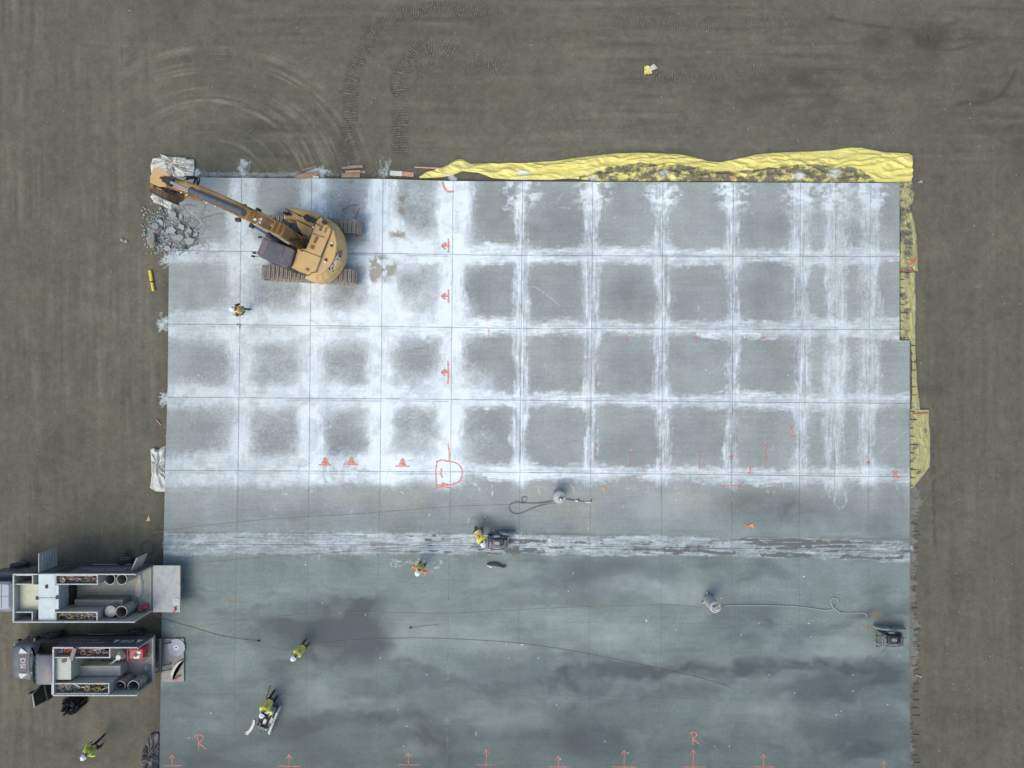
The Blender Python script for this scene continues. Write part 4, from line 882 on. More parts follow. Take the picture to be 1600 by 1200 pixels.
for a, b, z in ((250, 285, 2.7), (266, 294, 2.8), (280, 300, 2.6)): p = J(a, b, z); M, L = seg(p, p + Vector((sd_.x, sd_.y, 0)).normalized()); bx_.box(-.35, .3, -.16, .16, -.2, .2, M, bev=.04)
bx_.build("quick_coupler", BLK, exc)
lump = MB(); p = J(280, 309, 1.2); lump.ball(tuple(p), .28, 10, sc=(1, .8, .8)); lump.build("mud_lump", mat("orange_mud", (150, 98, 52), .9, var=.3, scale=8, bump=.5), bucket)
# ================================================================ trucks with open-topped service bodies
BODY = mat("body_dusty_white", (156, 158, 150), .6, var=.12, scale=2.5, dust=.35, dustcol=(130, 132, 124))
RAIL = mat("rail_white", (166, 174, 172), .55, var=.12, scale=4, dust=.3, dustcol=(120, 122, 116))
FLOOR = mat("bed_floor_dusty", (140, 143, 134), .85, var=.22, scale=3, dust=.5, dustcol=(142, 146, 138), bump=.2)
NAVY = mat("body_side_navy", (84, 86, 90), .5, var=.15, scale=1.5, dust=.5, dustcol=(96, 98, 98))
LIDW = mat("lid_white", (176, 192, 192), .5, var=.08, scale=1.6, dust=.3, dustcol=(150, 152, 136))
LIDY = mat("lid_cream", (178, 182, 160), .55, var=.10, scale=1.6, dust=.3, dustcol=(150, 146, 110))
TANK = mat("tank_cream", (160, 168, 156), .5, var=.08, scale=2, dust=.2)
PLATE = mat("lift_plate_grey", (146, 152, 150), .6, .1, var=.16, scale=2.2, dust=.55, dustcol=(166, 172, 170), bump=.1)
CABN = mat("cab_paint_slate", (82, 86, 94), .4, var=.15, scale=1.4, dust=.5, dustcol=(104, 108, 112))
HOODN = mat("hood_paint_slate", (78, 84, 92), .4, var=.2, scale=1.2, dust=.6, dustcol=(102, 110, 116))
REDM = mat("red_paint", (168, 62, 58), .5, var=.15, scale=6, dust=.25)
ORG = mat("orange_plastic", (204, 96, 62), .5, var=.1)
GZN = mat("galvanised_drum", (132, 138, 136), .5, .3, var=.2, scale=4, dust=.5, dustcol=(156, 160, 152))
DIRTY = mat("drum_inside", (70, 56, 46), .9, var=.3)
DRED = mat("drum_inside_red", (84, 46, 42), .9, var=.3)
TXT = mat("faded_lettering", (156, 160, 162), .5, var=.25, scale=9)
BLADE = mat("saw_blade_steel", (128, 140, 154), .42, .35, var=.12, scale=3, dust=.25)
def drum(root_name, loc, r, h, label, inner, lidded=False, group=None, parent=None, lean=(0, 0)):
    e = empty(root_name, loc, 0, label, "drum", group); e.rotation_euler = (lean[0], lean[1], 0)
    pr = [(r * .96, 0), (r, .02), (r, h * .33), (r * 1.03, h * .345), (r, h * .36), (r, h * .66), (r * 1.03, h * .675), (r, h * .69), (r, h - .02), (r * 1.05, h), (r * 1.05, h + .02), (r * .93, h + .02)]
    if lidded: pr += [(r * .90, h + .03), (.05, h + .045)]
    else: pr += [(r * .93, .06), (.01, .06)]
    m_ = MB(); m_.lathe(pr, 30); m_.build("drum_shell", GZN, e, smooth=True)
    if not lidded:
        k = MB(); k.lathe([(r * .92, .05), (r * .92, .09 + h * .12), (.01, .12 + h * .12)], 20); k.build("drum_contents", inner, e, smooth=True)
    return e
def wheel(r, w_, parent, loc, hubm):
    t = MB(); t.tube([(0, -w_ / 2, 0), (0, -w_ / 2 + .03, 0), (0, w_ / 2 - .03, 0), (0, w_ / 2, 0)], [r * .93, r, r, r * .93], 32); o = t.build("wheel", RUB, parent, smooth=True); o.location = loc
    h_ = MB(); h_.lathe([(.02, -w_ / 2 - .01), (r * .58, -w_ / 2 - .012), (r * .60, -w_ / 2 + .02), (r * .60, w_ / 2 - .02), (r * .58, w_ / 2 + .012), (r * .32, w_ / 2 - .05), (.18 * r, w_ / 2 - .03), (.02, w_ / 2 - .02)], 28, Matrix.Rotation(R(-90), 4, 'X')); h_.build("rim", hubm, o, smooth=True); return o
def service_truck(name, label, loc, Lb, fr0, seedn, full=False):
    """x forward is -X in the photograph; local origin on the ground at the rear left corner; +x towards the rear (world), y up"""
    e = empty(name, loc, 0, label, "truck", "service trucks parked beside the slab")
    ZT, ZF, W_ = 2.6, .97, 2.46      # rail height, floor height, width; body spans x -Lb..0, y -W..0
    b = MB(); b.box(-Lb, 0, -W_, 0, ZF - .16, ZF - .01); b.box(-Lb + .3, -.2, -W_ / 2 - .48, -W_ / 2 - .36, .62, ZF - .17); b.box(-Lb + .3, -.2, -W_ / 2 + .36, -W_ / 2 + .48, .62, ZF - .17)
    body = b.build("service_body", BODY, e)
    MB().box(-Lb + .04, 0, -W_ + .05, -.05, ZF - .008, ZF + .004).build("bed_floor", FLOOR, body)
    t_ = .05
    for nm, y0, y1, m_ in (("side_wall", -t_, 0, NAVY), ("side_wall", -W_, -W_ + t_, NAVY)):
        s_ = MB(); s_.prism([(-Lb, .62), (-Lb, ZT - .05), (0, ZT - .05), (0, ZF - .1), (-.5, ZF - .1), (-.75, .62)], 0, t_ * .5, Matrix.Translation((0, y1, 0)) @ Matrix.Rotation(R(90), 4, 'X')) if y0 == -t_ else s_.prism([(-Lb, .62), (-Lb, ZT - .05), (0, ZT - .05), (0, ZF - .1), (-.5, ZF - .1), (-.75, .62)], 0, t_ * .5, Matrix.Translation((0, y0 + t_ * .5, 0)) @ Matrix.Rotation(R(90), 4, 'X'))
        w_o = s_.build(nm, m_, body)
        ii = MB()
        if y0 == -t_: ii.box(-Lb, 0, y0, y1 - t_ * .5 - .001, ZF, ZT - .05)
        else: ii.box(-Lb, 0, y0 + t_ * .5 + .001, y1, ZF, ZT - .05)
        ii.build("wall_lining", BODY, w_o)
        r_ = MB(); r_.box(-Lb - .01, .01, y0 - .005, y1 + .005, ZT - .05, ZT, bev=.01); r_.build("top_rail", RAIL, w_o)
    fw = MB(); fw.box(-Lb, -Lb + t_, -W_ + t_, -t_, ZF, ZT - .05); fwo = fw.build("front_wall", BODY, body); r_ = MB(); r_.box(-Lb - .012, -Lb + .065, -W_ + .066, -.066, ZT - .05, ZT - .001); r_.build("top_rail", RAIL, fwo)
    rp = MB(); rp.box(-.04, .03, -.11, -.03, ZF, ZT - .06); rp.build("rear_post", BODY, body); rp = MB(); rp.box(-.04, .03, -W_ + .03, -W_ + .11, ZF, ZT - .06); rp.build("rear_post", BODY, body)
    return e, body, ZT, ZF, W_
def bin_(body, x0, x1, y0, y1, zt, zf, mrail=None):
    """an open cabinet: four thin walls with pale rims"""
    m_ = MB(); t_ = .03
    m_.box(x0, x1, y0, y0 + t_, zf, zt); m_.box(x0, x1, y1 - t_, y1, zf, zt); m_.box(x0, x0 + t_, y0 + t_, y1 - t_, zf, zt); m_.box(x1 - t_, x1, y0 + t_, y1 - t_, zf, zt); m_.box(x0 + t_, x1 - t_, y0 + t_, y1 - t_, zf + .5, zf + .53)
    o = m_.build("tool_bin", BODY, body)
    r_ = MB(); w_ = .04
    r_.box(x0 - .01, x1 + .01, y0 - .01, y0 + w_, zt, zt + .03); r_.box(x0 - .01, x1 + .01, y1 - w_, y1 + .01, zt, zt + .03); r_.box(x0 - .01, x0 + w_, y0 + w_, y1 - w_, zt, zt + .028); r_.box(x1 - w_, x1 + .01, y0 + w_, y1 - w_, zt, zt + .028)
    r_.build("bin_rim", RAIL, o); return o
HOSECOL = [mat("hose_red", (136, 76, 70), .6, dust=.3), mat("hose_grey", (130, 130, 122), .6), mat("hose_black", (52, 54, 58), .6, dust=.3), mat("hose_yellow", (162, 148, 76), .6), mat("hose_pink", (150, 118, 110), .6), mat("tool_pale", (168, 172, 166), .6)]
def fill_bin(x0, x1, y0, y1, z0, z1, seedn, off, label, cols=(0, 1, 2, 4, 5)):
    """tangled hoses and long tools lying in a bin: one heap"""
    r_ = random.Random(seedn)
    h_ = MB()
    for k in range(46):
        cx = r_.uniform(x0, x1); L = r_.uniform(.3, min(1.2, (x1 - x0) * .7)); cy = r_.uniform(y0 + .03, y1 - .03); a = r_.uniform(-.5, .5)
        pts = [(min(max(cx + (u - .5) * L, x0 + .03), x1 - .03), min(max(cy + math.sin(a) * (u - .5) * L + .08 * math.sin(u * 5 + k), y0 + .04), y1 - .04), z0 + (z1 - z0) * (.62 + .4 * r_.random() * (k / 46) + .04 * math.sin(u * 7))) for u in (0, .2, .4, .6, .8, 1)]
        h_.cur = r_.randrange(len(cols)); h_.tube(bez(pts, 3), r_.choice((.016, .02, .028, .034)), 6)
    for k in range(5):
        h_.cur = len(cols) - 1; cx = r_.uniform(x0 + .15, x1 - .15); cy = r_.uniform(y0 + .1, y1 - .1); pts = [(cx + .13 * math.cos(t * .7), cy + .11 * math.sin(t * .7), z1 - .14 + .012 * t) for t in range(12)]; 
        pts = [(min(max(p[0], x0 + .03), x1 - .03), min(max(p[1], y0 + .03), y1 - .03), p[2]) for p in pts]; h_.cur = r_.randrange(len(cols)); h_.tube(pts, .02, 6)
    h_.box(x0 + .02, x1 - .02, y0 + .02, y1 - .02, z0, z0 + .02)
    o = h_.build("tool_heap", [HOSECOL[c] for c in cols]); o.location = off
    return tagit(o, label, "tools", None, "stuff")

# --- the truck whose cab is cut off by the frame
zt = 2.6; P1 = PX(208, 898.0, zt); O1 = Vector((PX(234, 886, .97).x, P1.y, -SLAB_T))
def L1(a, b, z): q = PX(a, b, z) - Vector((O1.x, O1.y, 0)); return q
T1, B1, ZT, ZF, WW = service_truck("service_truck", "service truck with white storage lids across its open body and two side doors swung out", O1, 6.15, 0, 3)
def rect(a0, b0, a1, b1, z): p = L1(a0, b0, z); q = L1(a1, b1, z); return min(p.x, q.x), max(p.x, q.x), min(p.y, q.y), max(p.y, q.y)
z_ = 2.5
for r4 in ((18, 899.5, 48.5, 914.5), (18, 957.5, 48, 972.5)):
    X0, X1, Y0, Y1 = rect(*r4, z_); bin_(B1, X0, X1, Y0, Y1, z_, 1.2)
    MB().box(X0 + .18, X1 - .04, Y0 + .05, Y1 - .05, 1.78, 1.80).build("bin_tray", DGR, B1)
X0, X1, Y0, Y1 = rect(25, 915, 55.5, 956, 2.3); MB().box(X0, X1, Y0, Y1, 2.0, 2.22, bev=.02).build("cream_lid", LIDY, B1)
X0, X1, Y0, Y1 = rect(56, 898.5, 82, 973.5, 2.5); lid = MB().box(X0, X1, Y0, Y1, 1.0, 2.47, bev=.015).build("storage_locker", LIDW, B1)
X0b, X1b, Y0b, Y1b = rect(82, 916, 87.5, 954, 2.5); MB().box(X1 + .004, X1b, Y0b, Y1b, 2.40, 2.465).build("locker_lid", LIDW, lid)
MB().box(X0, X1b, (Y0 + Y1) / 2 - .012, (Y0 + Y1) / 2 + .012, 2.46, 2.482).build("lid_seam", DGR, lid)
for a, b in ((69.5, 918), (54.5, 936), (86, 935)):
    q = L1(a, b, 2.5); MB().box(q.x - .07, q.x + .05, q.y - .09, q.y + .09, 2.465, 2.51, bev=.01).build("latch", DIRTY, lid)
X0, X1, Y0, Y1 = rect(88.5, 917, 100, 952, 1.9); MB().box(X0, X1, Y0, Y1, 1.0, 1.35).build("gap_shade_block", mat("gap_shade", (48, 42, 36), .8, var=.4, scale=9), B1)  # dark-coloured block standing in for the shade in this gap
for i, r4 in enumerate(((84, 899.5, 150, 914.5), (84, 957.5, 149.5, 972.5))):
    X0, X1, Y0, Y1 = rect(*r4, z_); bin_(B1, X0, X1, Y0, Y1, z_, 1.2)
    fill_bin(X0 + .04, X1 - .04, Y0 + .04, Y1 - .04, 1.85, 2.46, 11 + i, O1, ("tangled hoses and tools in the far bin of the truck with white lids" if i == 0 else "hoses and yellow tool in the near bin of the truck with white lids"), (0, 1, 2, 5, 4) if i == 0 else (1, 3, 2, 5, 4))
X0, X1, Y0, Y1 = rect(100, 946, 180, 956, 2.3)
X0, X1, Y0, Y1 = rect(101, 951, 150, 957, 2.4); MB().box(X0, X1 + .9, Y0 - .05, Y1 + .2, 1.0, 1.75).build("bed_locker", mat("bed_locker_grey", (104, 106, 102), .6, var=.15, scale=3), B1)
X0, X1, Y0, Y1 = rect(101, 917, 110, 945, 1.2); MB().box(X0, X1, Y0, Y1, 1.0, 1.25).build("bed_step", BODY, B1)
# navy outside panels get hatch outlines and faint rows of lettering, read from the far side
def side_text(parent, s, size, xc, zc, ysurf, m=TXT, squash=1.0):
    tm = text_mesh(s, size, .003); o = link("lettering", tm, m, parent)
    o.matrix_local = Matrix.Translation((xc, ysurf, zc)) @ Matrix.Rotation(R(180), 4, 'Z') @ Matrix.Rotation(R(90), 4, 'X') @ Matrix.Diagonal((1.0, squash, 1, 1)); return o
side_text(B1, "DEMOLITION", .30, -1.75, 1.95, .006); side_text(B1, "CONCRETE CUTTING", .26, -1.95, 1.55, .006)
def hatch_panel(x0, x1, z0, z1):
    f = MB(); f.box(x0, x1, .002, .022, z0, z1, bev=.008); return f
hatch_panel(-5.9, -4.6, 1.0, 2.3).build("side_door", NAVY, B1); MB().box(-4.25, -3.6, .001, .012, 1.2, 2.2).build("door_opening", BLK, B1); MB().box(-3.2, -1.2, .002, .016, .72, .80).build("trim_strip", RAIL, B1)
# doors swung straight out
dz0, dz1 = 1.0, 2.35
def swung(x, y0, y1, z0, z1, x_out=None, nm="open_side_door", slats=True):
    xo = x if x_out is None else x_out
    M, L = seg((x, y0, 0), (xo, y1, 0)); d = MB(); d.box(0, L, -.025, .025, z0, z1, M, bev=.01); o = d.build(nm, BODY, B1)
    if slats:
        s_ = MB()
        for k in range(6): s_.box(.06, L - .06, -.045, -.026, z0 + .12 + k * (z1 - z0 - .2) / 6, z0 + .17 + k * (z1 - z0 - .2) / 6, M)
        for k in range(6): s_.box(.06, L - .06, .026, .045, z0 + .12 + k * (z1 - z0 - .2) / 6, z0 + .17 + k * (z1 - z0 - .2) / 6, M)
        s_.build("door_ribs", RAIL, o)
    return o
q = L1(57, 895, 2.5); q2 = L1(57, 866, 2.5); swung(q.x, .02, q2.y, 1.05, 2.5)
q = L1(202, 889, 2.2); q2 = L1(211, 873, 2.2); swung(q.x, .02, q2.y, 1.15, 2.2, q2.x, slats=False)
# rear platform of the lift, level with the floor
X0, X1, Y0, Y1 = rect(235.5, 885, 279.3, 958.5, .97); pl = MB().box(X0, X1, Y0, Y1, .86, .95, bev=.012).build("lift_platform", PLATE, T1)
MB().box(X0 - .03, X0 + .02, Y0 + .02, Y1 - .02, .951, .975).build("hinge_bar", DGR, pl)
MB().box(X1 - .05, X1 + .006, Y0, Y1, .951, .985, bev=.01).build("platform_lip", BODY, pl)
for s_ in (-.45, -2.0): 
    a_ = MB(); a_.tube([(-.5, s_, .55), (.1, s_, .45), (.55, s_, .80)], .05, 8); a_.build("lift_arm", BLK, T1)
for wx in (-1.35, -2.35)[:1]:
    for s_ in (.02, -WW + .02):
        wheel(.42, .30, T1, (wx - .35, s_ - (.0 if s_ < 0 else .02) + (.07 if s_ > 0 else -.05), .42 + SLAB_T * 0), BODY)
for s_ in (-.16, -WW + .16): wheel(.42, .28, T1, (-7.35, s_, .42), BODY)
# the end of its cab
cb_ = MB(); X0, X1, Y0, Y1 = rect(-40, 912, 15.5, 955.5, 2.5); cb_.prism([(X0, Y0), (X1 - .25, Y0), (X1 - .12, Y0 + .1), (X1 - .12, Y1 - .1), (X1 - .25, Y1), (X0, Y1)], 1.55, 2.45, inset=.10); cabt = cb_.build("cab", mat("cab_roof_pale", (140, 152, 164), .35, var=.06, scale=1.2, dust=.1), T1)
lo = MB().box(X0, X1 - .15, -WW + .2, -.2, .55, 1.54, bev=.05); lo.build("cab_lower", CABN, cabt); MB().box(X0, X1 - .2, Y0 - .02, Y0 + .04, 1.62, 2.2).build("window", GLS, cabt); MB().box(X0, X1 - .2, Y1 - .04, Y1 + .02, 1.62, 2.2).build("window", GLS, cabt)
MB().box(X1 - .6, X1 - .565, Y0 + .12, Y1 - .12, 2.448, 2.458).build("roof_seam", DGR, cabt); MB().box(X0, X1 - .2, (Y0 + Y1) / 2 - .01, (Y0 + Y1) / 2 + .01, 2.448, 2.456).build("roof_seam", DGR, cabt)
def at1(a, b, z): return PX(a, b, z)
G0 = -SLAB_T
d1 = "open grey drum with dark red inside by the far wall of the truck bed"
q = at1(172, 905, 1.75); drum("steel_drum", (q.x, q.y, .83), .27, .92, d1, DRED)
q = at1(190.5, 905, 1.75); drum("steel_drum", (q.x, q.y, .83), .27, .92, "open empty grey drum beside the red-lined drum", GZN)
q = at1(172.5, 955.5, 1.95); drum("steel_drum", (q.x, q.y, .83), .28, 1.10, "lidded pale drum in the rear corner of the truck bed", GZN, lidded=True)
q = at1(190, 956, 1.95); drum("steel_drum", (q.x, q.y, .83), .29, 1.12, "open dented grey drum beside the lidded drum", DIRTY)
# red pump, its hose, a bag of slurry, a worn disc on the platform
def lump_mesh(nm, m, r, sc, seedn, jag=.25, parent=None, n=9):
    r_ = random.Random(seedn); bm = bmesh.new(); bmesh.ops.create_icosphere(bm, subdivisions=2, radius=r)
    for v in bm.verts: v.co = Vector((v.co.x * sc[0], v.co.y * sc[1], v.co.z * sc[2])) * (1 + jag * (r_.random() - .5))
    me = bpy.data.meshes.new(nm); bm.to_mesh(me); bm.free(); return link(nm, me, m, parent)
q = at1(220, 952, 1.1); e = empty("water_pump", (q.x, q.y, .82), .5, "small red and grey pump near the tail of the truck bed", "pump")
m_ = MB(); m_.cyl((0, 0, .14), (.32, 0, .14), .13, n=18); m_.build("pump_motor", REDM, e, smooth=True); m_ = MB(); m_.cyl((-.08, 0, .14), (-.01, 0, .14), .17, n=18); m_.build("pump_housing", GZN, e, smooth=True); MB().tube(bez([(-.1, 0, .2), (-.3, -.1, .2), (-.5, -.3, .05), (-.8, -.4, .04)]), .025, 8).build("pump_hose", HOSECOL[4], e, smooth=True)
sk = MB(); r_ = random.Random(4); pts = [(214, 896), (219, 898), (221, 912), (220, 928), (214, 936), (208, 933), (209, 918), (212, 904)]
qs = [PX(a, b, 1.0) for a, b in pts]; c0 = sum(qs, Vector()) / len(qs); sk.prism([(p.x - c0.x, p.y - c0.y) for p in qs], 0, .10, inset=.06, drop=.07)
o = sk.build("slurry_bag", mat("bag_pale", (150, 152, 140), .8, var=.3, scale=6, dust=.5, dustcol=(180, 178, 160), bump=.6), None); o.location = (c0.x, c0.y, .82); tagit(o, "limp dusty bag lying across the truck bed floor", "bag")
def disc(nm, loc, r, label, m=BLADE, thick=.012, rot=(0, 0, 0), cat="saw blade"):
    e = empty(nm, loc, 0, label, cat); e.rotation_euler = rot
    n_ = 48; m_ = MB(); secs = [[], []]
    pts = []
    for k in range(n_):
        rr_ = r if k % 4 else r * .965; a = 2 * math.pi * k / n_; pts.append((rr_ * math.cos(a), rr_ * math.sin(a)))
    m_.prism(pts, 0, thick); m_.build("blade_disc", m, e); f = MB(); f.cyl((0, 0, thick), (0, 0, thick + .012), r * .30, n=24); f.build("blade_flange", mat("flange_steel", (150, 158, 164), .4, .3, var=.15), e); f = MB(); f.cyl((0, 0, thick + .012), (0, 0, thick + .02), r * .10, n=16); f.build("arbor_hole", BLK, e); return e
q = PX(272.5, 942.5, .99); disc("saw_blade", (q.x, q.y, .80), .22, "small grey saw blade lying on the raised lift platform")
q = PX(269.5, 957.5, .95); o = MB().tube(bez([(0, 0, .03), (.1, .12, .05), (.05, .25, .02), (.16, .3, .02)]), .035, 8).build("red_rag", REDM); o.location = (q.x, q.y, .80); tagit(o, "dirty red rag on the corner of the raised lift platform", "rag")

# --- the truck with its cab in view
P2 = PX(216, 1013.2, zt); O2 = Vector((PX(236, 1001, .97).x + .05, P2.y, -SLAB_T))
def L2(a, b, z): return PX(a, b, z) - Vector((O2.x, O2.y, 0))
LB2 = O2.x - PX(79, 1050, 2.6).x
T2, B2, ZT, ZF, WW = service_truck("service_truck", "dark slate service truck with its driver door wide open and lettering on the hood", O2, LB2, 0, 5, True)
def rect2(a0, b0, a1, b1, z): p = L2(a0, b0, z); q = L2(a1, b1, z); return min(p.x, q.x), max(p.x, q.x), min(p.y, q.y), max(p.y, q.y)
for i, r4 in enumerate(((80.5, 1013.5, 169.5, 1029.5), (78, 1069.5, 168, 1086.5))):
    X0, X1, Y0, Y1 = rect2(*r4, 2.52); bin_(B2, X0, X1, Y0, Y1, 2.52, 1.2)
    fill_bin(X0 + .04 + (.9 if i == 0 else 0), X1 - .04, Y0 + .04, Y1 - .04, 1.85, 2.47, 31 + i, O2, "coiled red hoses in the far bin of the slate truck" if i == 0 else "pale fittings and long pipes in the near bin of the slate truck", (4, 0, 2, 4, 5) if i == 0 else (1, 5, 2, 4, 3))
X0, X1, Y0, Y1 = rect2(83.5, 1030.5, 108, 1064.5, 2.42); tk = MB().box(X0, X1, Y0, Y1, 1.0, 2.42, bev=.02).build("water_tank", TANK, B2)
q = L2(96.5, 1034, 2.45); h_ = MB(); h_.cyl((q.x, q.y, 2.41), (q.x, q.y, 2.45), .13, n=20); h_.build("tank_collar", DGR, tk, smooth=True); h_ = MB(); h_.cyl((q.x, q.y, 2.44), (q.x, q.y, 2.46), .09, n=18); h_.build("tank_mouth", BLK, tk)
X0_, X1_, Y0_, Y1_ = rect2(83.5, 1065, 172, 1069, 2.5); q = L2(168, 1066, 1.8); MB().box(X0_ + .0, X1_, Y0_ + .02, Y0_ + .55, 1.0, 1.72, bev=.015).build("bed_locker", BODY, B2)
m_ = MB(); qa = L2(114.5, 1014, 2.75); qb = L2(108.5, 1033, 2.6); M, L = seg(qa, qb); m_.box(0, L, -.10, .10, -.04, .04, M); o = m_.build("loose_board", DGR, None); o.location = O2; tagit(o, "dark board lying across the bin of the slate truck", "board")
for a, b, m1, lb in ((87.5, 1020, WHT, "white jug in the far bin of the slate truck"), (97, 1020, ORG, "orange jug in the far bin of the slate truck"), (104.5, 1021.5, REDM, "red can in the far bin of the slate truck")):
    q = PX(a, b, 2.3); e = empty("jug", (q.x, q.y, 1.62), 0, lb, "jug"); m_ = MB(); m_.box(-.13, .13, -.16, .16, 0, .38, bev=.04); m_.build("jug_body", m1, e); m_ = MB(); m_.cyl((.05, .04, .38), (.05, .04, .44), .035, n=12); m_.build("jug_cap", BLK, e); m_ = MB(); m_.tube(bez([(-.1, -.1, .37), (-.05, -.06, .47), (.0, .0, .47), (.03, .03, .40)]), .016, 6); m_.build("jug_handle", m1, e)
side_text(B2, "DEMOLITION", .30, -2.9, 1.95, .006); side_text(B2, "SERVICES INC", .26, -3.3, 1.58, .006)
t__ = side_text(B2, "DSI", .46, -.95, 1.75, .006, WLET)
for sx in (-.38, -1.55): MB().add([(sx - .13, .010, 1.55), (sx + .17, .010, 1.62), (sx + .05, .010, 2.05), (sx - .13, .004, 1.55), (sx + .17, .004, 1.62), (sx + .05, .004, 2.05)], [(0, 1, 2), (5, 4, 3), (0, 3, 4, 1), (1, 4, 5, 2), (2, 5, 3, 0)]).build("emblem_wedge", WLET, B2)
MB().box(-.62, -.50, .002, .010, 1.30, 1.44).build("red_reflector", REDM, B2)
MB().box(-3.6, -2.2, .002, .018, .74, .80).build("trim_strip", BODY, B2)
fr_ = MB(); fr_.box(-.02, .05, -WW + .06, -.06, ZF - .05, ZF + .12); fr_.build("tail_sill", BODY, T2)
# tail lift lowered to the slab
for s_ in (-.35, -.62, -1.75, -2.05):
    a_ = MB(); a_.tube([(-.1, s_, .75), (.25, s_, .45), (.62, s_, .30)], .03, 8); a_.build("lift_arm", BLK, T2)
a_ = MB(); a_.box(.10, .22, -2.1, -.3, .5, .62); a_.build("lift_crossbar", DGR, T2)
X0, X1, Y0, Y1 = rect2(252.5, 998, 287.3, 1065.5, .1)
pl = MB().box(X0, X1, Y0, Y1, SLAB_T + .03, SLAB_T + .10, bev=.012).build("lift_platform", mat("lift_plate_brown", (126, 126, 120), .65, .1, var=.25, scale=2.5, dust=.5, dustcol=(146, 150, 146), bump=.1), T2)
q = PX(275, 1012, .15); disc("saw_blade", (q.x, q.y, .115), .47, "large grey saw blade lying on the lowered lift platform", mat("blade_blue", (112, 122, 136), .4, .3, var=.08, scale=3, dust=.2))
gq = PX(276, 1045, .15); gd = MB(); pr = []
for k in range(13):
    t_ = k / 12; a = R(-62 + 124 * t_); pr.append((.62 * math.cos(a) - .42, .70 * math.sin(a)))
inner_ = [(p[0] - .17 * math.sin(math.pi * (i / 12)) - .02, p[1]) for i, p in enumerate(pr)]
gd.prism(pr + inner_[::-1], 0, .09, inset=.02); e = gd.build("blade_guard", mat("guard_pale", (166, 174, 168), .5, .1, var=.2, scale=4, dust=.4), None); e.location = (gq.x, gq.y, .12); e.rotation_euler = (0, 0, R(150)); tagit(e, "curved pale blade guard on the lowered lift platform", "blade guard")
q = PX(273, 1061, .12); o = MB().tube(bez([(0, 0, .03), (.12, .05, .05), (.2, .14, .03), (.32, .16, .02)]), .04, 8).build("red_rag", REDM); o.location = (q.x, q.y, .12); tagit(o, "dark red rag on the lower edge of the lowered lift platform", "rag")
# wheels
for wx in (-1.25, -LB2 - 1.32):
    for top_y in (True, False):
        wheel(.42, .28, T2, (wx, (-.02 if wx > -3 else -.16) if top_y else (-WW + .02 if wx > -3 else -WW + .16), .42), mat("wheel_rim", (150, 152, 164), .4, .4, var=.1))
# cab: lofted cross-sections along x (front is -x)
cyc = -WW / 2; xb = -LB2 - .08
def sec(x, hw, zb, zm, zt_, tw, crown=.05):
    return [(x, cyc - hw, zb), (x, cyc - hw * 1.02, (zb + zm) / 2), (x, cyc - hw, zm), (x, cyc - tw, zt_ - crown), (x, cyc - tw * .85, zt_), (x, cyc, zt_ + crown * .4), (x, cyc + tw * .85, zt_), (x, cyc + tw, zt_ - crown), (x, cyc + hw, zm), (x, cyc + hw * 1.02, (zb + zm) / 2), (x, cyc + hw, zb)]
c_ = MB(); c_.loft([s[::-1] for s in (sec(xb - 2.95, .55, .62, 1.0, 1.12, .45), sec(xb - 2.88, .84, .55, 1.05, 1.28, .70), sec(xb - 2.65, .96, .50, 1.12, 1.42, .82), sec(xb - 2.1, 1.0, .50, 1.2, 1.52, .84), sec(xb - 1.62, 1.0, .50, 1.28, 1.60, .86), sec(xb - 1.58, 1.0, .50, 1.3, 1.62, .86))])
hd = c_.build("hood", HOODN, T2, smooth=True)
c_ = MB(); c_.loft([s[::-1] for s in (sec(xb - 1.60, 1.0, .50, 1.3, 1.60, .86), sec(xb - .95, 1.0, .50, 1.3, 2.36, .74), sec(xb - .78, 1.0, .50, 1.3, 2.44, .74), sec(xb - .10, 1.0, .50, 1.3, 2.46, .74), sec(xb, 1.0, .50, 1.3, 2.42, .73))])
cb2 = c_.build("cab", CABN, T2, smooth=True)
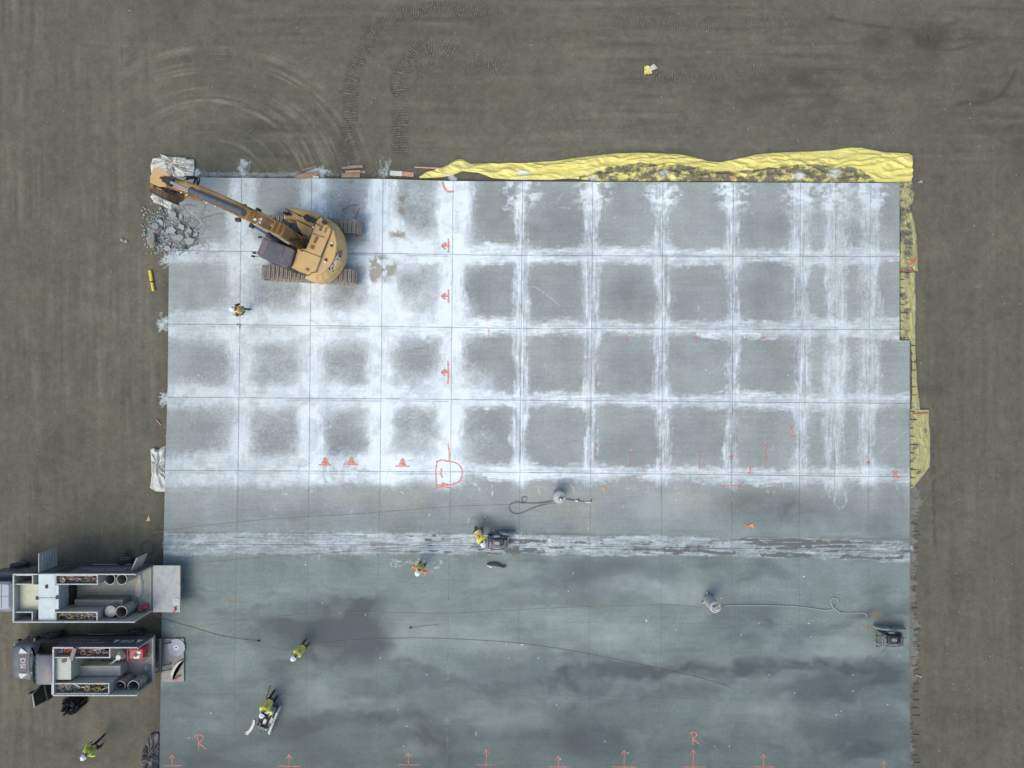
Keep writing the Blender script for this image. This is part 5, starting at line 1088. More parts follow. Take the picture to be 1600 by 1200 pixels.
# windscreen: raked pane on the front slope, curved across
ws = MB(); a0 = []; a1 = []
for k in range(9):
    u = (k / 8 - .5) * 2; a0.append((xb - 1.66 - .10 * (1 - u * u) , cyc + u * .86, 1.66 + .02 * (1 - u * u))); a1.append((xb - 1.00 - .08 * (1 - u * u), cyc + u * .70, 2.40 + .02 * (1 - u * u)))
ws.loft([a0, a1, [(p[0] + .05, p[1], p[2] - .06) for p in a1], [(p[0] + .05, p[1], p[2] - .06) for p in a0], a0], caps=False, closed=False); ws.build("windshield", mat("windshield_green", (44, 54, 44), .15, var=.2, scale=2), cb2, smooth=True)
for k in range(5):
    z0 = MB(); z0.ball((xb - .92, cyc - .56 + k * .28, 2.42), .03, 8, sc=(1.4, 1, .8)); z0.build("roof_lamp", BLK, cb2)
for sg in (-1, 1):
    g = MB(); g.add([(xb - 1.35, cyc + sg * 1.0, 1.34), (xb - .12, cyc + sg * 1.0, 1.34), (xb - .14, cyc + sg * .775, 2.30), (xb - .92, cyc + sg * .775, 2.30), (xb - 1.35, cyc + sg * .96, 1.34), (xb - .12, cyc + sg * .96, 1.34), (xb - .14, cyc + sg * .735, 2.30), (xb - .92, cyc + sg * .735, 2.30)], [(0, 1, 2, 3), (7, 6, 5, 4), (0, 4, 5, 1), (1, 5, 6, 2), (2, 6, 7, 3), (3, 7, 4, 0)]); g.build("window", mat("cab_interior", (30, 27, 24), .6, var=.4, scale=5) if sg < 0 else GLS, cb2)
    fd = MB(); fd.loft([[(xb - 2.1 + .48 * math.cos(a), cyc + sg * (1.0 + o_), .42 + .50 * math.sin(a)) for a in [R(t * 18) for t in range(11)]] for o_ in (-.08, .06)], closed=False, caps=False); fd.loft([[(xb - 2.1 + r__ * math.cos(a), cyc + sg * 1.06, .42 + r__ * 1.04 * math.sin(a)) for a in [R(t * 18) for t in range(11)]] for r__ in (.44, .50)], closed=False, caps=False); fd.build("wheel_arch", CABN, T2)
    hl = MB(); hl.box(xb - 2.93, xb - 2.80, cyc + sg * .70 - .12, cyc + sg * .70 + .12, .92, 1.10, bev=.03); hl.build("headlight", WHT, T2)
    mr = MB(); mr.tube([(xb - 1.25, cyc + sg * 1.0, 1.5), (xb - 1.4, cyc + sg * 1.22, 1.6)], .03, 8); mr.box(xb - 1.48, xb - 1.36, cyc + sg * 1.30 - .1, cyc + sg * 1.30 + .1, 1.35, 1.75, bev=.03)
    if sg > 0: mr.build("wing_mirror", BLK, T2)
bu = MB(); bu.box(xb - 3.10, xb - 2.92, cyc - .92, cyc + .92, .48, .72, bev=.05); bu.build("bumper", BLK, T2)
# driver door swung open, dark inside
dq0 = (xb - 1.30, cyc - 1.0); dq1 = (xb - 1.52, cyc - 2.0)
q = L2(52, 1104, 1.6); q0 = L2(44.5, 1069, 1.9)
M, L = seg((xb - 1.25, cyc - 1.0, 0), (xb - 1.02, cyc - 2.05, 0))
dr = MB(); dr.box(0, L, -.05, .05, .55, 1.36, M, bev=.03); door = dr.build("driver_door", CABN, T2)
fr2 = MB(); fr2.tube([tuple(M @ Vector(p)) for p in ((.06, 0, 1.35), (.30, 0, 2.25), (L - .12, 0, 2.28), (L - .04, 0, 1.35))], .035, 8); fr2.build("window_frame", BODY, door)
MB().box(.10, L - .08, .051, .075, .62, 1.30, M, bev=.01).build("door_trim", mat("door_trim_dark", (40, 40, 38), .7, var=.4, scale=9), door)
MB().add([tuple(M @ Vector(p)) for p in ((.10, .004, 1.37), (L - .06, .004, 1.37), (L - .14, .004, 2.25), (.32, .004, 2.22), (.10, -.004, 1.37), (L - .06, -.004, 1.37), (L - .14, -.004, 2.25), (.32, -.004, 2.22))], [(0, 1, 2, 3), (7, 6, 5, 4), (0, 4, 5, 1), (1, 5, 6, 2), (2, 6, 7, 3), (3, 7, 4, 0)]).build("door_glass", GLS, door)
mr = MB(); mr.tube([tuple(M @ Vector((.25, -.05, 1.5))), tuple(M @ Vector((.45, -.4, 1.65)))], .025, 8); mr.box(.35, .62, -.62, -.42, 1.35, 1.78, M, bev=.03); mr.build("wing_mirror", BLK, door)
# lettering on the hood, reading down the photograph
tm = text_mesh("DSI", .38, .004)
hx, hz = xb - 2.14, 1.60
bd2 = MB(); bd2.prism([(hx - .24, cyc - .47), (hx + .26, cyc - .47), (hx + .26, cyc + .50), (hx - .24, cyc + .50)], 1.555, 1.575); bd2.build("hood_badge", mat("badge_navy", (46, 52, 64), .4, var=.1), hd).rotation_euler = (0, 0, 0)
o = link("lettering", tm, mat("worn_white_lettering", (186, 192, 196), .5, var=.2, scale=9, dust=.2), hd); o.matrix_local = Matrix.Translation((hx, cyc + .02, 1.58)) @ Matrix.Rotation(R(-90), 4, 'Z')
for sg in (-1, 1):
    w_ = MB(); w_.prism([(hx - .22, cyc + sg * .52), (hx - .10, cyc + sg * .80), (hx + .16, cyc + sg * .62), (hx + .26, cyc + sg * .52)][::sg], 1.548, 1.576); w_.build("emblem_wedge", MATS["worn_white_lettering"], hd)
# load in the bed
q = PX(187.5, 1072, 1.9); drum("steel_drum", (q.x, q.y, .83), .27, 1.06, "open drum with an orange rod in it, first of the two in the slate truck", DIRTY)
qo = PX(189, 1072, 1.8); o = MB().tube([(0, 0, 0), (.05, .12, .5), (.08, .2, .95)], .02, 8).build("orange_rod", ORG); o.location = (qo.x - .05, qo.y - .1, .98); tagit(o, "thin orange rod standing in an open drum", "rod")
q = PX(208.5, 1072.5, 1.9); drum("steel_drum", (q.x, q.y, .83), .29, 1.06, "wider spattered open drum at the tail of the slate truck", DIRTY)
q = PX(211, 1024, 1.5); e = empty("generator", (q.x, q.y, .82), 0, "red framed generator in the slate truck bed", "generator")
m_ = MB(); m_.box(-.33, .33, -.26, .26, .08, .60, bev=.04); m_.build("generator_body", REDM, e)
m_ = MB()
for sx in (-.38, .38): m_.tube([(sx, -.3, .02), (sx, -.3, .68), (sx, .3, .68), (sx, .3, .02)], .022, 8)
for sy in (-.3, .3): m_.tube([(-.38, sy, .68), (.38, sy, .68)], .022, 8); m_.tube([(-.38, sy, .05), (.38, sy, .05)], .022, 8)
m_.build("generator_frame", REDM, e); m_ = MB(); m_.cyl((0, 0, .60), (0, 0, .63), .10, n=16); m_.build("fuel_cap", BLK, e)
for a, b, c, d in ((-.1, .18, -.2, -.02), (.05, .25, .05, .17)): m_ = MB(); m_.box(a, b, c, d, .60, .612); m_.build("sticker", WHT, e)
q = PX(187, 1026, 1.3); e = empty("grinder", (q.x, q.y, .82), R(35), "dust-covered pale grinding machine beside the red generator", "grinder")
m_ = MB(); m_.cyl((0, 0, .05), (0, 0, .30), .24, .20, 22); m_.build("grinder_shroud", mat("dusty_grey", (140, 144, 140), .8, var=.2, scale=6, dust=.4), e, smooth=True); m_ = MB(); m_.cyl((0, 0, .30), (0, 0, .62), .13, n=18); m_.build("grinder_motor", WHT, e, smooth=True); m_ = MB(); m_.tube([(-.1, 0, .3), (-.45, -.05, .5), (-.6, -.05, .55)], .05, 10); m_.build("grinder_handle", WHT, e, smooth=True)
q = PX(225.5, 1046, 1.0); disc("saw_blade", (q.x, q.y, .84), .24, "small dull saw blade on the bed floor of the slate truck", mat("blade_dull", (106, 112, 118), .6, .2, var=.1))
q = PX(139, 1053, 1.0); o = MB(); o.lathe([(.01, 0), (.30, 0), (.38, .07), (.37, .08), (.29, .02), (.01, .02)], 26); o = o.build("shallow_pan", BODY, None, smooth=True); o.location = (q.x, q.y + .1, .84); o.scale = (1.1, .55, 1); tagit(o, "shallow white pan on the bed floor of the slate truck", "pan")
q = PX(163, 1032, 1.0); o = lump_mesh("rag_bundle", mat("brown_rags", (92, 80, 76), .9, var=.4, scale=9), .17, (1.5, .9, .5), 8); o.location = (q.x, q.y, .90); tagit(o, "brown bundle of rags on the bed floor of the slate truck", "rags")
# ================================================================ plastic sheeting
GZ = -SLAB_T
def sheet_mat(name, col, mudcol, rough=.35, trans=0.0):
    n = NT(name)
    m_ = n.attr("mud"); f = n.noise(2.6, 7, .68); f2 = n.noise(1.1, 5, .65, sc=(1, 2.0, 1))
    k = n.rng(n.math('ADD', m_, n.math('MULTIPLY', n.math('SUBTRACT', n.math('ADD', n.math('MULTIPLY', f, .6), n.math('MULTIPLY', f2, .4)), .5), 2.4)), .36, .62)
    c = n.mix(n.rng(n.noise(2.5, 5, .7), .3, .7), lin(col), lin(tuple(min(255, int(v * 1.10)) for v in col)))
    c = n.mix(n.math('MULTIPLY', n.rng(n.noise(14, 5, .8), .45, .7), .30), c, lin(mudcol))
    c = n.mix(n.math('MULTIPLY', k, .92), c, n.mix(n.rng(n.noise(6, 6, .75), .35, .65), lin(mudcol), lin(tuple(int(v * .72) for v in mudcol))))
    pw_ = n.rng(n.math('ADD', n.attr("powder"), n.math('MULTIPLY', n.math('SUBTRACT', n.noise(9, 6, .75), .5), 1.2)), .35, .8)
    c = n.mix(n.math('MULTIPLY', pw_, .8), c, lin((190, 204, 204)))
    n.t.links.new(c, n.b.inputs["Base Color"]); n.set(n.b.inputs["Roughness"], n.rng(k, 0, 1, rough, .9)); n.bump(n.math('ADD', n.math('MULTIPLY', f, .5), n.math('MULTIPLY', k, .4)), .4, .02)
    return n.m
YSH = sheet_mat("yellow_poly", (200, 194, 110), (98, 98, 86), .4)
YSH2 = sheet_mat("yellow_poly_dull", (154, 153, 104), (94, 96, 88), .5)
WSH = sheet_mat("clear_poly", (180, 184, 176), (108, 104, 94), .3)
DSH = sheet_mat("dusty_dark_poly", (104, 102, 98), (70, 68, 60), .5)
BSH = sheet_mat("black_poly", (30, 30, 36), (52, 48, 44), .35)
def strip_sheet(name, up_, lo_, nu, nv, mfun, m, label, cat="plastic sheet", zb=.03, amp=.10, seed=1, powder=(), group=None, wr=(30, 3.5), vert=False):
    """sheet between two measured edge lines (photo units), with long folds"""
    u = np.linspace(0, 1, nu); v = np.linspace(0, 1, nv); UU, VV = np.meshgrid(u, v)
    def curve(pts):
        pts = np.array(pts, float); d = np.r_[0, np.cumsum(np.hypot(*np.diff(pts, axis=0).T))]; d /= d[-1]; return np.interp(u, d, pts[:, 0]), np.interp(u, d, pts[:, 1])
    a = curve(up_); b = curve(lo_)
    X = a[0] * (1 - VV) + b[0] * VV; Y = a[1] * (1 - VV) + b[1] * VV
    wx_ = X + 16 * (fbm(X, Y, 40, 26, seed + 31, 2) - .5); wy_ = Y + 12 * (fbm(X, Y, 34, 22, seed + 32, 2) - .5); sh_k = .10
    if vert: f = .7 * fbm(wx_ + sh_k * wy_, wy_, wr[1] * 2.2, wr[0] * 3, seed, 2, .5) + .3 * fbm(wx_ - .3 * wy_, wy_, wr[1] * 1.6, wr[0], seed + 1, 2, .5)
    else: f = .7 * fbm(wx_, wy_ + sh_k * wx_, wr[0] * 3, wr[1] * 2.2, seed, 2, .5) + .3 * fbm(wx_, wy_ - .3 * wx_, wr[0], wr[1] * 1.6, seed + 1, 2, .5)
    f2 = fbm(wx_, wy_, 9, 7, seed + 50, 2)
    rid = 1 - np.abs(2 * f - 1) * 2.2; Zz = zb + amp * np.clip(rid, 0, 1) ** 1.3 + amp * .3 * f2
    ed = np.minimum(np.minimum(VV, 1 - VV) * 6, 1); Zz = zb + (Zz - zb) * (.25 + .75 * ed)
    X = X + (fbm(X, Y, 16, 11, seed + 7, 3) - .5) * 3; Y = Y + (fbm(X, Y, 15, 12, seed + 8, 3) - .5) * 3 * ed
    mud = np.clip(mfun(X, Y, UU, VV), 0, 1); pwd = np.zeros_like(X)
    for c in powder: blob(pwd, X, Y, *c[:4], c[4])
    k = (H - GZ) / H / S
    me = grid_mesh(name, (X - 800) * k, (600 - Y) * k, Zz + GZ, {"mud": mud, "powder": pwd})
    # a real thickness
    o = link(name, me, m); sol = o.modifiers.new("thickness", 'SOLIDIFY'); sol.thickness = .012
    return tagit(o, label, cat, group)
up1 = [(655, 277), (664, 270), (686, 263), (700, 258), (712, 250), (722, 249), (736, 256), (760, 255.5), (820, 254.5), (868, 252), (905, 246), (960, 240), (1010, 239), (1058, 241), (1085, 246), (1105, 252), (1125, 254), (1150, 249), (1180, 242), (1215, 238.5), (1265, 237), (1300, 235), (1325, 231), (1345, 231), (1380, 238), (1418, 240), (1424, 244)]
lo1 = [(656, 279), (668, 278.5), (690, 277.5), (705, 275), (722, 268), (745, 270), (770, 279), (800, 281), (862, 281.5), (890, 279), (925, 283), (960, 283.5), (1000, 283.8), (1040, 284), (1125, 284), (1200, 285), (1300, 285), (1404, 285.5), (1424, 285)]
def mud1(X, Y, U_, V_):
    bright = np.interp(X, [650, 860, 905, 950, 1000, 1060, 1120, 1170, 1260, 1340, 1390, 1430], [400, 400, 276, 262, 254, 258, 267, 266, 257, 262, 300, 320])
    return .02 + .56 * sstep(-2.5, 2.5, Y - bright) + .42 * sstep(960, 1060, X) * (1 - sstep(-6, 1, Y - bright)) * .35
strip_sheet("yellow_plastic_sheet", up1, lo1, 900, 44, mud1, YSH, "long rumpled yellow plastic sheet along the top edge of the slab", seed=3, amp=.16, powder=((817, 272, 14, 9, .8), (926, 279, 9, 8, .7), (1036, 272, 12, 8, .7), (1247, 276, 14, 9, .8), (1303, 272, 14, 10, .8), (700, 276, 10, 7, .6)))
def mudc(c): return lambda X, Y, U_, V_: c + 0 * X
strip_sheet("yellow_plastic_sheet", [(1404, 285.5), (1404, 300), (1406, 320), (1406, 360), (1406, 400), (1406, 424)], [(1425, 285), (1427, 305), (1422, 325), (1429, 352), (1432, 380), (1433.5, 424)], 220, 30, lambda X, Y, U_, V_: .46 - .40 * sstep(.62, .85, V_) * sstep(.3, .5, U_) + .15 * np.exp(-((U_ - .62) / .14) ** 2), YSH2, "muddied yellow sheet beside the right edge of the slab, with a pink smear", vert=True, seed=9, amp=.10)
strip_sheet("yellow_plastic_sheet", [(1406, 426), (1406, 480), (1406, 531)], [(1429.5, 426), (1430, 470), (1429, 534)], 200, 30, lambda X, Y, U_, V_: .40 - .36 * sstep(.6, .7, V_) - .3 * np.exp(-((Y - 480 + (X - 1406) * .2) / 3.2) ** 2), YSH2, "narrow yellow sheet with a clean yellow outer band by the notch in the slab", vert=True, seed=12, amp=.07)
strip_sheet("yellow_plastic_sheet", [(1422, 531), (1424, 570), (1425, 610), (1423, 640)], [(1429, 533), (1430, 570), (1434, 610), (1437, 640)], 160, 16, lambda X, Y, U_, V_: .12 + .3 * sstep(.75, 1, U_), YSH2, "thin tapering yellow strip squeezed out from under the slab", vert=True, seed=15, amp=.05)
strip_sheet("yellow_plastic_sheet", [(1421.5, 639), (1421.5, 700), (1421.5, 735), (1423, 763)], [(1451, 640), (1452, 690), (1452.5, 728), (1426, 762)], 200, 40, lambda X, Y, U_, V_: .34 - .34 * sstep(.8, .84, U_) - .22 * sstep(.8, .9, V_), YSH2, "squared yellow sheet with one slanted end beside the slab", vert=True, seed=18, amp=.05)
for a, b, w_, h_, m_, lb, rz in ((1011, 110.5, .17, .23, YSH, "yellow scrap of sheeting lying alone on the earth", .2), (1018.5, 107.5, .22, .13, WSH, "white scrap of sheeting next to the yellow scrap", .5)):
    k = np.linspace(-1, 1, 24); XX, YY = np.meshgrid(k, k); zz = .05 + .12 * fbm(XX * 10, YY * 10, 6, 3, int(a), 3)
    q = PX(a, b, GZ); c, s_ = math.cos(rz), math.sin(rz)
    X = q.x + (XX * w_ * (1 - .25 * YY)) * c - YY * h_ * s_; Y = q.y + XX * w_ * s_ + YY * h_ * c
    o = link("sheet_scrap", grid_mesh("sheet_scrap", X, Y, zz + GZ, {"mud": 0 * X + .02, "powder": 0 * X}), m_); o.modifiers.new("thickness", 'SOLIDIFY').thickness = .01; tagit(o, lb, "plastic scrap")
def polar_sheet(name, outline, m, label, cat="plastic sheet", zb=.04, amp=.2, seed=1, mud=.1, nr=34, na=150, powder=0.0):
    P_ = np.array(outline, float); c = P_.mean(0); ang = np.linspace(0, 2 * np.pi, na)
    # outline radius by walking its edges
    pa = np.arctan2(P_[:, 1] - c[1], P_[:, 0] - c[0]); o_ = np.argsort(pa); pa = pa[o_]; Q = P_[o_]; Q = np.vstack([Q[-1], Q, Q[0]]); pa = np.r_[pa[-1] - 2 * np.pi, pa, pa[0] + 2 * np.pi]
    aa = (ang + np.pi) % (2 * np.pi) - np.pi
    ex = np.interp(aa, pa, Q[:, 0]); ey = np.interp(aa, pa, Q[:, 1])
    r = np.linspace(0.001, 1, nr)[:, None]; X = c[0] + (ex - c[0])[None] * r; Y = c[1] + (ey - c[1])[None] * r
    th_ = np.arctan2(Y - c[1], X - c[0]) * 14; rr2 = np.hypot(X - c[0], Y - c[1]); f = fbm(th_ + rr2 * .15, rr2, 3.2, 34, seed, 2, .5); g = fbm(X + f * 12, Y + f * 6, 12, 30, seed + 3, 2, .5)
    Zz = zb + amp * np.clip(1 - np.abs(2 * f - 1) * 2.6, 0, 1) + amp * .7 * np.clip(1 - np.abs(2 * g - 1) * 3, 0, 1); Zz = zb + (Zz - zb) * np.clip((1 - r) * 5 + .25, 0, 1)
    k = (H - GZ) / H / S
    md_ = np.clip(mud + .5 * (fbm(X, Y, 9, 9, seed + 9, 3) - .5), 0, 1)
    o = link(name, grid_mesh(name, (X - 800) * k, (600 - Y) * k, Zz + GZ, {"mud": md_, "powder": 0 * X + powder}), m); o.modifiers.new("thickness", 'SOLIDIFY').thickness = .01
    return tagit(o, label, cat)
polar_sheet("clear_plastic_sheet", [(237, 270), (236.5, 257), (240, 248), (250, 241), (254, 246), (262, 245), (275, 246), (288, 247), (290, 250), (295, 248), (304.5, 250), (305, 262), (303, 275), (280, 277), (262, 281), (245, 275)], WSH, "crumpled whitish plastic sheet beside the slab corner above the excavator stick", seed=5, mud=.14, amp=.16)
polar_sheet("clear_plastic_sheet", [(238, 288), (239.5, 303), (236, 308), (242, 316), (254, 321), (262, 325), (272, 331), (274, 320), (264, 302), (250, 290)], WSH, "folded whitish plastic sheet below the excavator bucket", seed=7, mud=.0, amp=.12, powder=.1)
polar_sheet("clear_plastic_sheet", [(236, 702), (243, 699), (246, 703), (251, 701), (256, 697), (261, 696), (260.5, 730), (259.5, 768), (252, 768), (244, 767), (236, 762), (238, 740), (237, 720)], WSH, "crumpled white plastic sheet against the left edge of the slab", seed=9, mud=.0, amp=.14, powder=.22)
polar_sheet("dusty_sheet", [(236, 1146), (249, 1144), (249, 1175), (248, 1225), (226, 1225), (223, 1190), (226, 1170), (231, 1155)], DSH, "dull dusty sheet bunched along the lower left edge of the slab", seed=11, mud=.2, amp=.3)
polar_sheet("black_tarp", [(99, 1093), (110, 1088), (137, 1088), (138, 1097), (130, 1103), (124, 1110), (120, 1113), (112, 1111), (99, 1113)], BSH, "black tarp heaped beside the slate truck", "tarp", seed=13, mud=.1, amp=.4)

# ================================================================ lumber, stakes, small litter
WOOD = mat("weathered_plank", (142, 128, 110), .8, var=.25, scale=4, dust=.4, dustcol=(150, 148, 138)); WOOD2 = mat("fresh_plank", (168, 138, 110), .75, var=.2, scale=5); WOOD3 = mat("painted_plank", (196, 200, 194), .7, var=.1, scale=3, dust=.2)
def plank(a, b, c, d, w_, z, m, label, cat="plank", group=None, t_=.04, nm="lumber_plank"):
    A = PX(a, b, z + GZ); B = PX(c, d, z + GZ); M, L = seg(A, B); o = MB().box(0, L, -w_ / 2, w_ / 2, 0, t_, None, bev=.006).build(nm, m); o.matrix_world = M; return tagit(o, label, cat, group)
g1 = "planks left along the top edge of the slab"
plank(466, 273.5, 497, 269, .10, .05, WOOD, "upper brown plank of the left plank pile", group=g1); plank(461.5, 276.5, 498, 272.5, .13, .10, WOOD2, "reddish plank in the left plank pile", group=g1); plank(461, 279, 492, 276.5, .12, .15, WOOD, "lowest grey plank of the left plank pile", group=g1)
plank(489, 276, 498, 277.5, .12, .20, WOOD3, "short white board end on the left plank pile", group=g1); plank(472, 266.5, 495, 259.5, .07, .03, WOOD, "thin stick lying askew above the left plank pile", "stick", group=g1)
plank(534, 262.5, 548, 262, .11, .03, WOOD, "short grey board at the upper left of the middle plank pile", group=g1); plank(543, 261.5, 567, 260, .16, .08, WOOD, "upper wide board of the middle plank pile", group=g1); plank(540, 268.5, 563, 267.5, .13, .13, WOOD2, "narrow warm-brown board in the middle plank pile", group=g1); plank(560, 268, 571, 269, .13, .05, WOOD, "board end poking out at the right of the middle plank pile", group=g1); plank(534, 274, 562.5, 274, .24, .06, WOOD, "widest lower board of the middle plank pile", group=g1)
p_ = plank(609.5, 270.5, 628, 271.5, .26, .03, WOOD3, "half-white plank lying alone by the slab edge", group=g1); plank(628, 271.5, 646.5, 273, .24, .032, WOOD2, "brown end of the plank beside the white one", group=g1)
plank(648, 261.5, 692, 263.5, .055, .30, mat("stick_pink", (196, 158, 130), .7, var=.1), "thin pinkish stick poking out of the yellow sheet", "stick", t_=.04, nm="marker_stick")
plank(1429, 1054, 1440, 1057.5, .06, .02, WOOD2, "small tan stake by the lower right edge of the slab", "stake", nm="stake"); plank(245, 656, 252, 664, .05, .02, WOOD2, "small tan stake on the earth left of the slab", "stake", nm="stake")
plank(1408, 423.5, 1430, 423.5, .07, .10, mat("faded_red_tape", (150, 92, 78), .7, var=.2), "faded red lath across the muddied yellow sheet", "lath", nm="lath"); plank(1426, 646.5, 1450, 645.5, .07, .09, MATS["faded_red_tape"], "faded red lath across the squared yellow sheet", "lath", nm="lath")
# yellow level / tube by the left edge
e = empty("yellow_tube", PX(238.2, 439, GZ), 0, "bright yellow tube with a dark joint lying on the earth", "tube")
A = PX(235.6, 423.5, GZ) - e.location; B = PX(241, 455, GZ) - e.location; YT = mat("tube_yellow", (212, 196, 72), .4, var=.06)
M, L = seg(Vector((A.x, A.y, .09)), Vector((B.x, B.y, .09)))
MB().cyl((0, 0, 0), (L * .53, 0, 0), .085, n=18, M=M).build("tube_half", YT, e, smooth=True); MB().cyl((L * .57, 0, 0), (L, 0, 0), .075, n=18, M=M).build("tube_half", YT, e, smooth=True); MB().cyl((L * .52, 0, 0), (L * .58, 0, 0), .09, n=18, M=M).build("tube_joint", BLK, e, smooth=True)
# orange card markers
ORC = mat("orange_card", (204, 140, 88), .7, var=.15, scale=8)
def card(a, b, tris, label, z=0.0, m=ORC, nm="orange_marker"):
    q = PX(a, b, z); m_ = MB()
    for t3 in tris: m_.prism([(x_ / S, -y_ / S) for x_, y_ in t3], .012, .035)
    o = m_.build(nm, m); o.location = (q.x, q.y, z); return tagit(o, label, "marker")
card(943, 763, [[(-3, 0), (1, -5), (3, 5), (0, 3)]], "small orange card marker on the slab beyond the drum vacuum's wand")
card(1169.5, 821.5, [[(-8, -3), (-1, -.5), (-6, 3.5), (-4, 0)], [(7, -4), (8.5, 3), (1, 1), (0, -1)], [(-1, -.5), (1, 1), (-3, 1.5), (-4, .5)]], "orange bow-tie shaped card marker on the slab")
card(232, 809.5, [[(1, -5), (3.5, 4), (-3.5, 5)]], "pale orange triangular card on the earth left of the slab", GZ, mat("pale_card", (184, 158, 120), .7))
card(1143.5, 278, [[(-5, -3), (5, -3), (1, 5)]], "small peach triangular flag on the muddied yellow sheet", GZ + .17, mat("peach_card", (190, 140, 110), .7))
card(1437, 284, [[(-4, 2), (3, -3), (4, 2)]], "small grey triangular chip at the corner of the yellow sheet", GZ, mat("grey_card", (150, 152, 150), .7))
r_ = random.Random(77)
for k in range(10):
    a, b = ((1421, 413), (1424, 411), (1418, 410))[k % 3]
m_ = MB()
for k in range(7):
    q = PX(1416 + r_.uniform(0, 10), 407 + r_.uniform(0, 10), GZ); th = r_.uniform(0, 3); m_.tube([(q.x, q.y, GZ + .15), (q.x + .3 * math.cos(th), q.y + .3 * math.sin(th), GZ + .17)], .03, 6)
m_.build("orange_rag", mat("orange_rag", (196, 132, 100), .8, var=.3)); tagit(bpy.data.objects["orange_rag"], "faded orange rag on the muddied yellow sheet", "rag")
# dark wooden stakes and a low form board still standing along the right edge
for k in range(34):
    yy_ = 792 + k * 12.2; yy_ += r_.uniform(-4, 4); q = PX(1422 + r_.uniform(0, 5), yy_, GZ)
    if k == 0: s0 = MB().box(0, .42, -.018, .018, 0, .03, bev=.008).build("form_stake", mat("form_stake_dark", (84, 78, 66), .9, var=.4, scale=9, dust=.5, dustcol=(104, 106, 98))); o = s0
    else: o = s0.copy(); COL.objects.link(o)
    o.location = (q.x, q.y, GZ + .02); o.rotation_euler = (0, r_.uniform(-.04, .02), R(r_.uniform(-16, 16))); o.scale = (r_.uniform(.3, .95), r_.uniform(.6, 1.2), 1)
    tagit(o, "dark stake lying square to the lower right edge of the slab", "stake", "stakes along the lower right edge")

# ================================================================ broken concrete
RCK = mat("broken_concrete", (142, 152, 150), .9, var=.16, scale=2.2, dust=.4, dustcol=(160, 168, 166), bump=.5); RCK2 = mat("broken_concrete_muddy", (128, 124, 114), .95, var=.3, scale=3, dust=.4, dustcol=(140, 146, 142), bump=.6)
def chunk_mesh(seedn, jag=.35):
    r_ = random.Random(seedn); bm = bmesh.new(); n_ = r_.randint(5, 8); top = []; bot = []
    a0 = r_.uniform(0, 6)
    for k in range(n_):
        a = a0 + 2 * math.pi * (k + r_.uniform(-.28, .28)) / n_; rr_ = r_.uniform(.72, 1.12); top.append(bm.verts.new((rr_ * math.cos(a), rr_ * math.sin(a), r_.uniform(.3, .42)))); rb = rr_ * r_.uniform(.8, 1.12); bot.append(bm.verts.new((rb * math.cos(a + .05), rb * math.sin(a + .05), r_.uniform(-.4, -.28))))
    bm.faces.new(top); bm.faces.new(bot[::-1])
    for k in range(n_): bm.faces.new((top[k], bot[k], bot[(k + 1) % n_], top[(k + 1) % n_]))
    bmesh.ops.subdivide_edges(bm, edges=bm.edges[:], cuts=1, use_grid_fill=True)
    for v in bm.verts: v.co += Vector((r_.uniform(-.07, .07), r_.uniform(-.07, .07), r_.uniform(-.06, .06)))
    bmesh.ops.bevel(bm, geom=bm.edges[:], offset=.03, segments=1, affect='EDGES')
    me = bpy.data.meshes.new("concrete_chunk"); bm.normal_update(); bm.to_mesh(me); bm.free(); return me
CM = [chunk_mesh(100 + k) for k in range(9)]
for k, me in enumerate(CM): me.materials.append(RCK2 if k % 4 == 3 else RCK)
def chunk(k, a, b, r, z, tilt=(0, 0), rz=0, sc=(1, 1, .6), label=None, m=None):
    o = bpy.data.objects.new("concrete_chunk", CM[k % 9]); COL.objects.link(o); q = PX(a, b, z + GZ); o.location = q; o.rotation_euler = (tilt[0], tilt[1], rz); o.scale = (r * sc[0], r * sc[1], r * sc[2])
    tagit(o, label or "grey chunk of broken concrete in the rubble at the slab corner", "concrete chunk", "chunks of broken concrete at the slab corner"); return o
r_ = random.Random(21)
o = chunk(3, 237.5, 374, .36, .22, (.35, -.55), R(-60), (1.45, .95, .55), "largest chunk of broken concrete, tilted, at the outer edge of the rubble")
chunk(1, 270, 336, .22, .22, (.1, .1), 1.0, (1.1, 1, .6)); chunk(2, 268.5, 359.5, .24, .25, (.15, -.1), 1.2, (1, 1.05, .7)); chunk(4, 284, 355, .18, .2, (.2, .2), -.6, (1.3, .9, .6)); chunk(5, 278, 372, .22, .2, (0, .2), .3, (1.4, .8, .5)); chunk(6, 243, 353, .18, .2, (.2, .3), 2.0, (1.3, 1, .6)); chunk(7, 286, 385, .18, .22, (.3, .5), 1.1, (1.4, .6, .7)); chunk(8, 297, 376, .24, .2, (.3, .2), .5, (1.2, .9, .5)); chunk(0, 296, 362, .2, .16, (.1, 0), 1.7, (1.3, .9, .5))
chunk(2, 190, 375, .10, .06, (0, .2), 0, (1, 1, .6), "small chunk lying well out on the earth, left of the rubble"); chunk(4, 196.5, 377.5, .11, .07, (0, .2), 1, (1, 1, .6), "paler small chunk lying beside another on the bare earth"); chunk(6, 225, 336, .07, .05, label="lone pebble-sized chunk above the rubble")
for k in range(120):
    if k % 3: a, b = r_.gauss(282, 15), r_.gauss(362, 17)
    else: a, b = r_.gauss(256, 12), r_.gauss(366, 16)
    if a > 318 or b > 391 or b < 318 or a < 226: continue
    r = min(.24, max(.04, abs(r_.gauss(.09, .05)))); inside = a > 266
    chunk(r_.randrange(9), a, b, r, (.05 if not inside else .05) + r * .35, (r_.uniform(-.5, .5), r_.uniform(-.5, .5)), r_.uniform(0, 6), (r_.uniform(.9, 1.4), r_.uniform(.7, 1.1), r_.uniform(.5, .9)))
gm = MB()
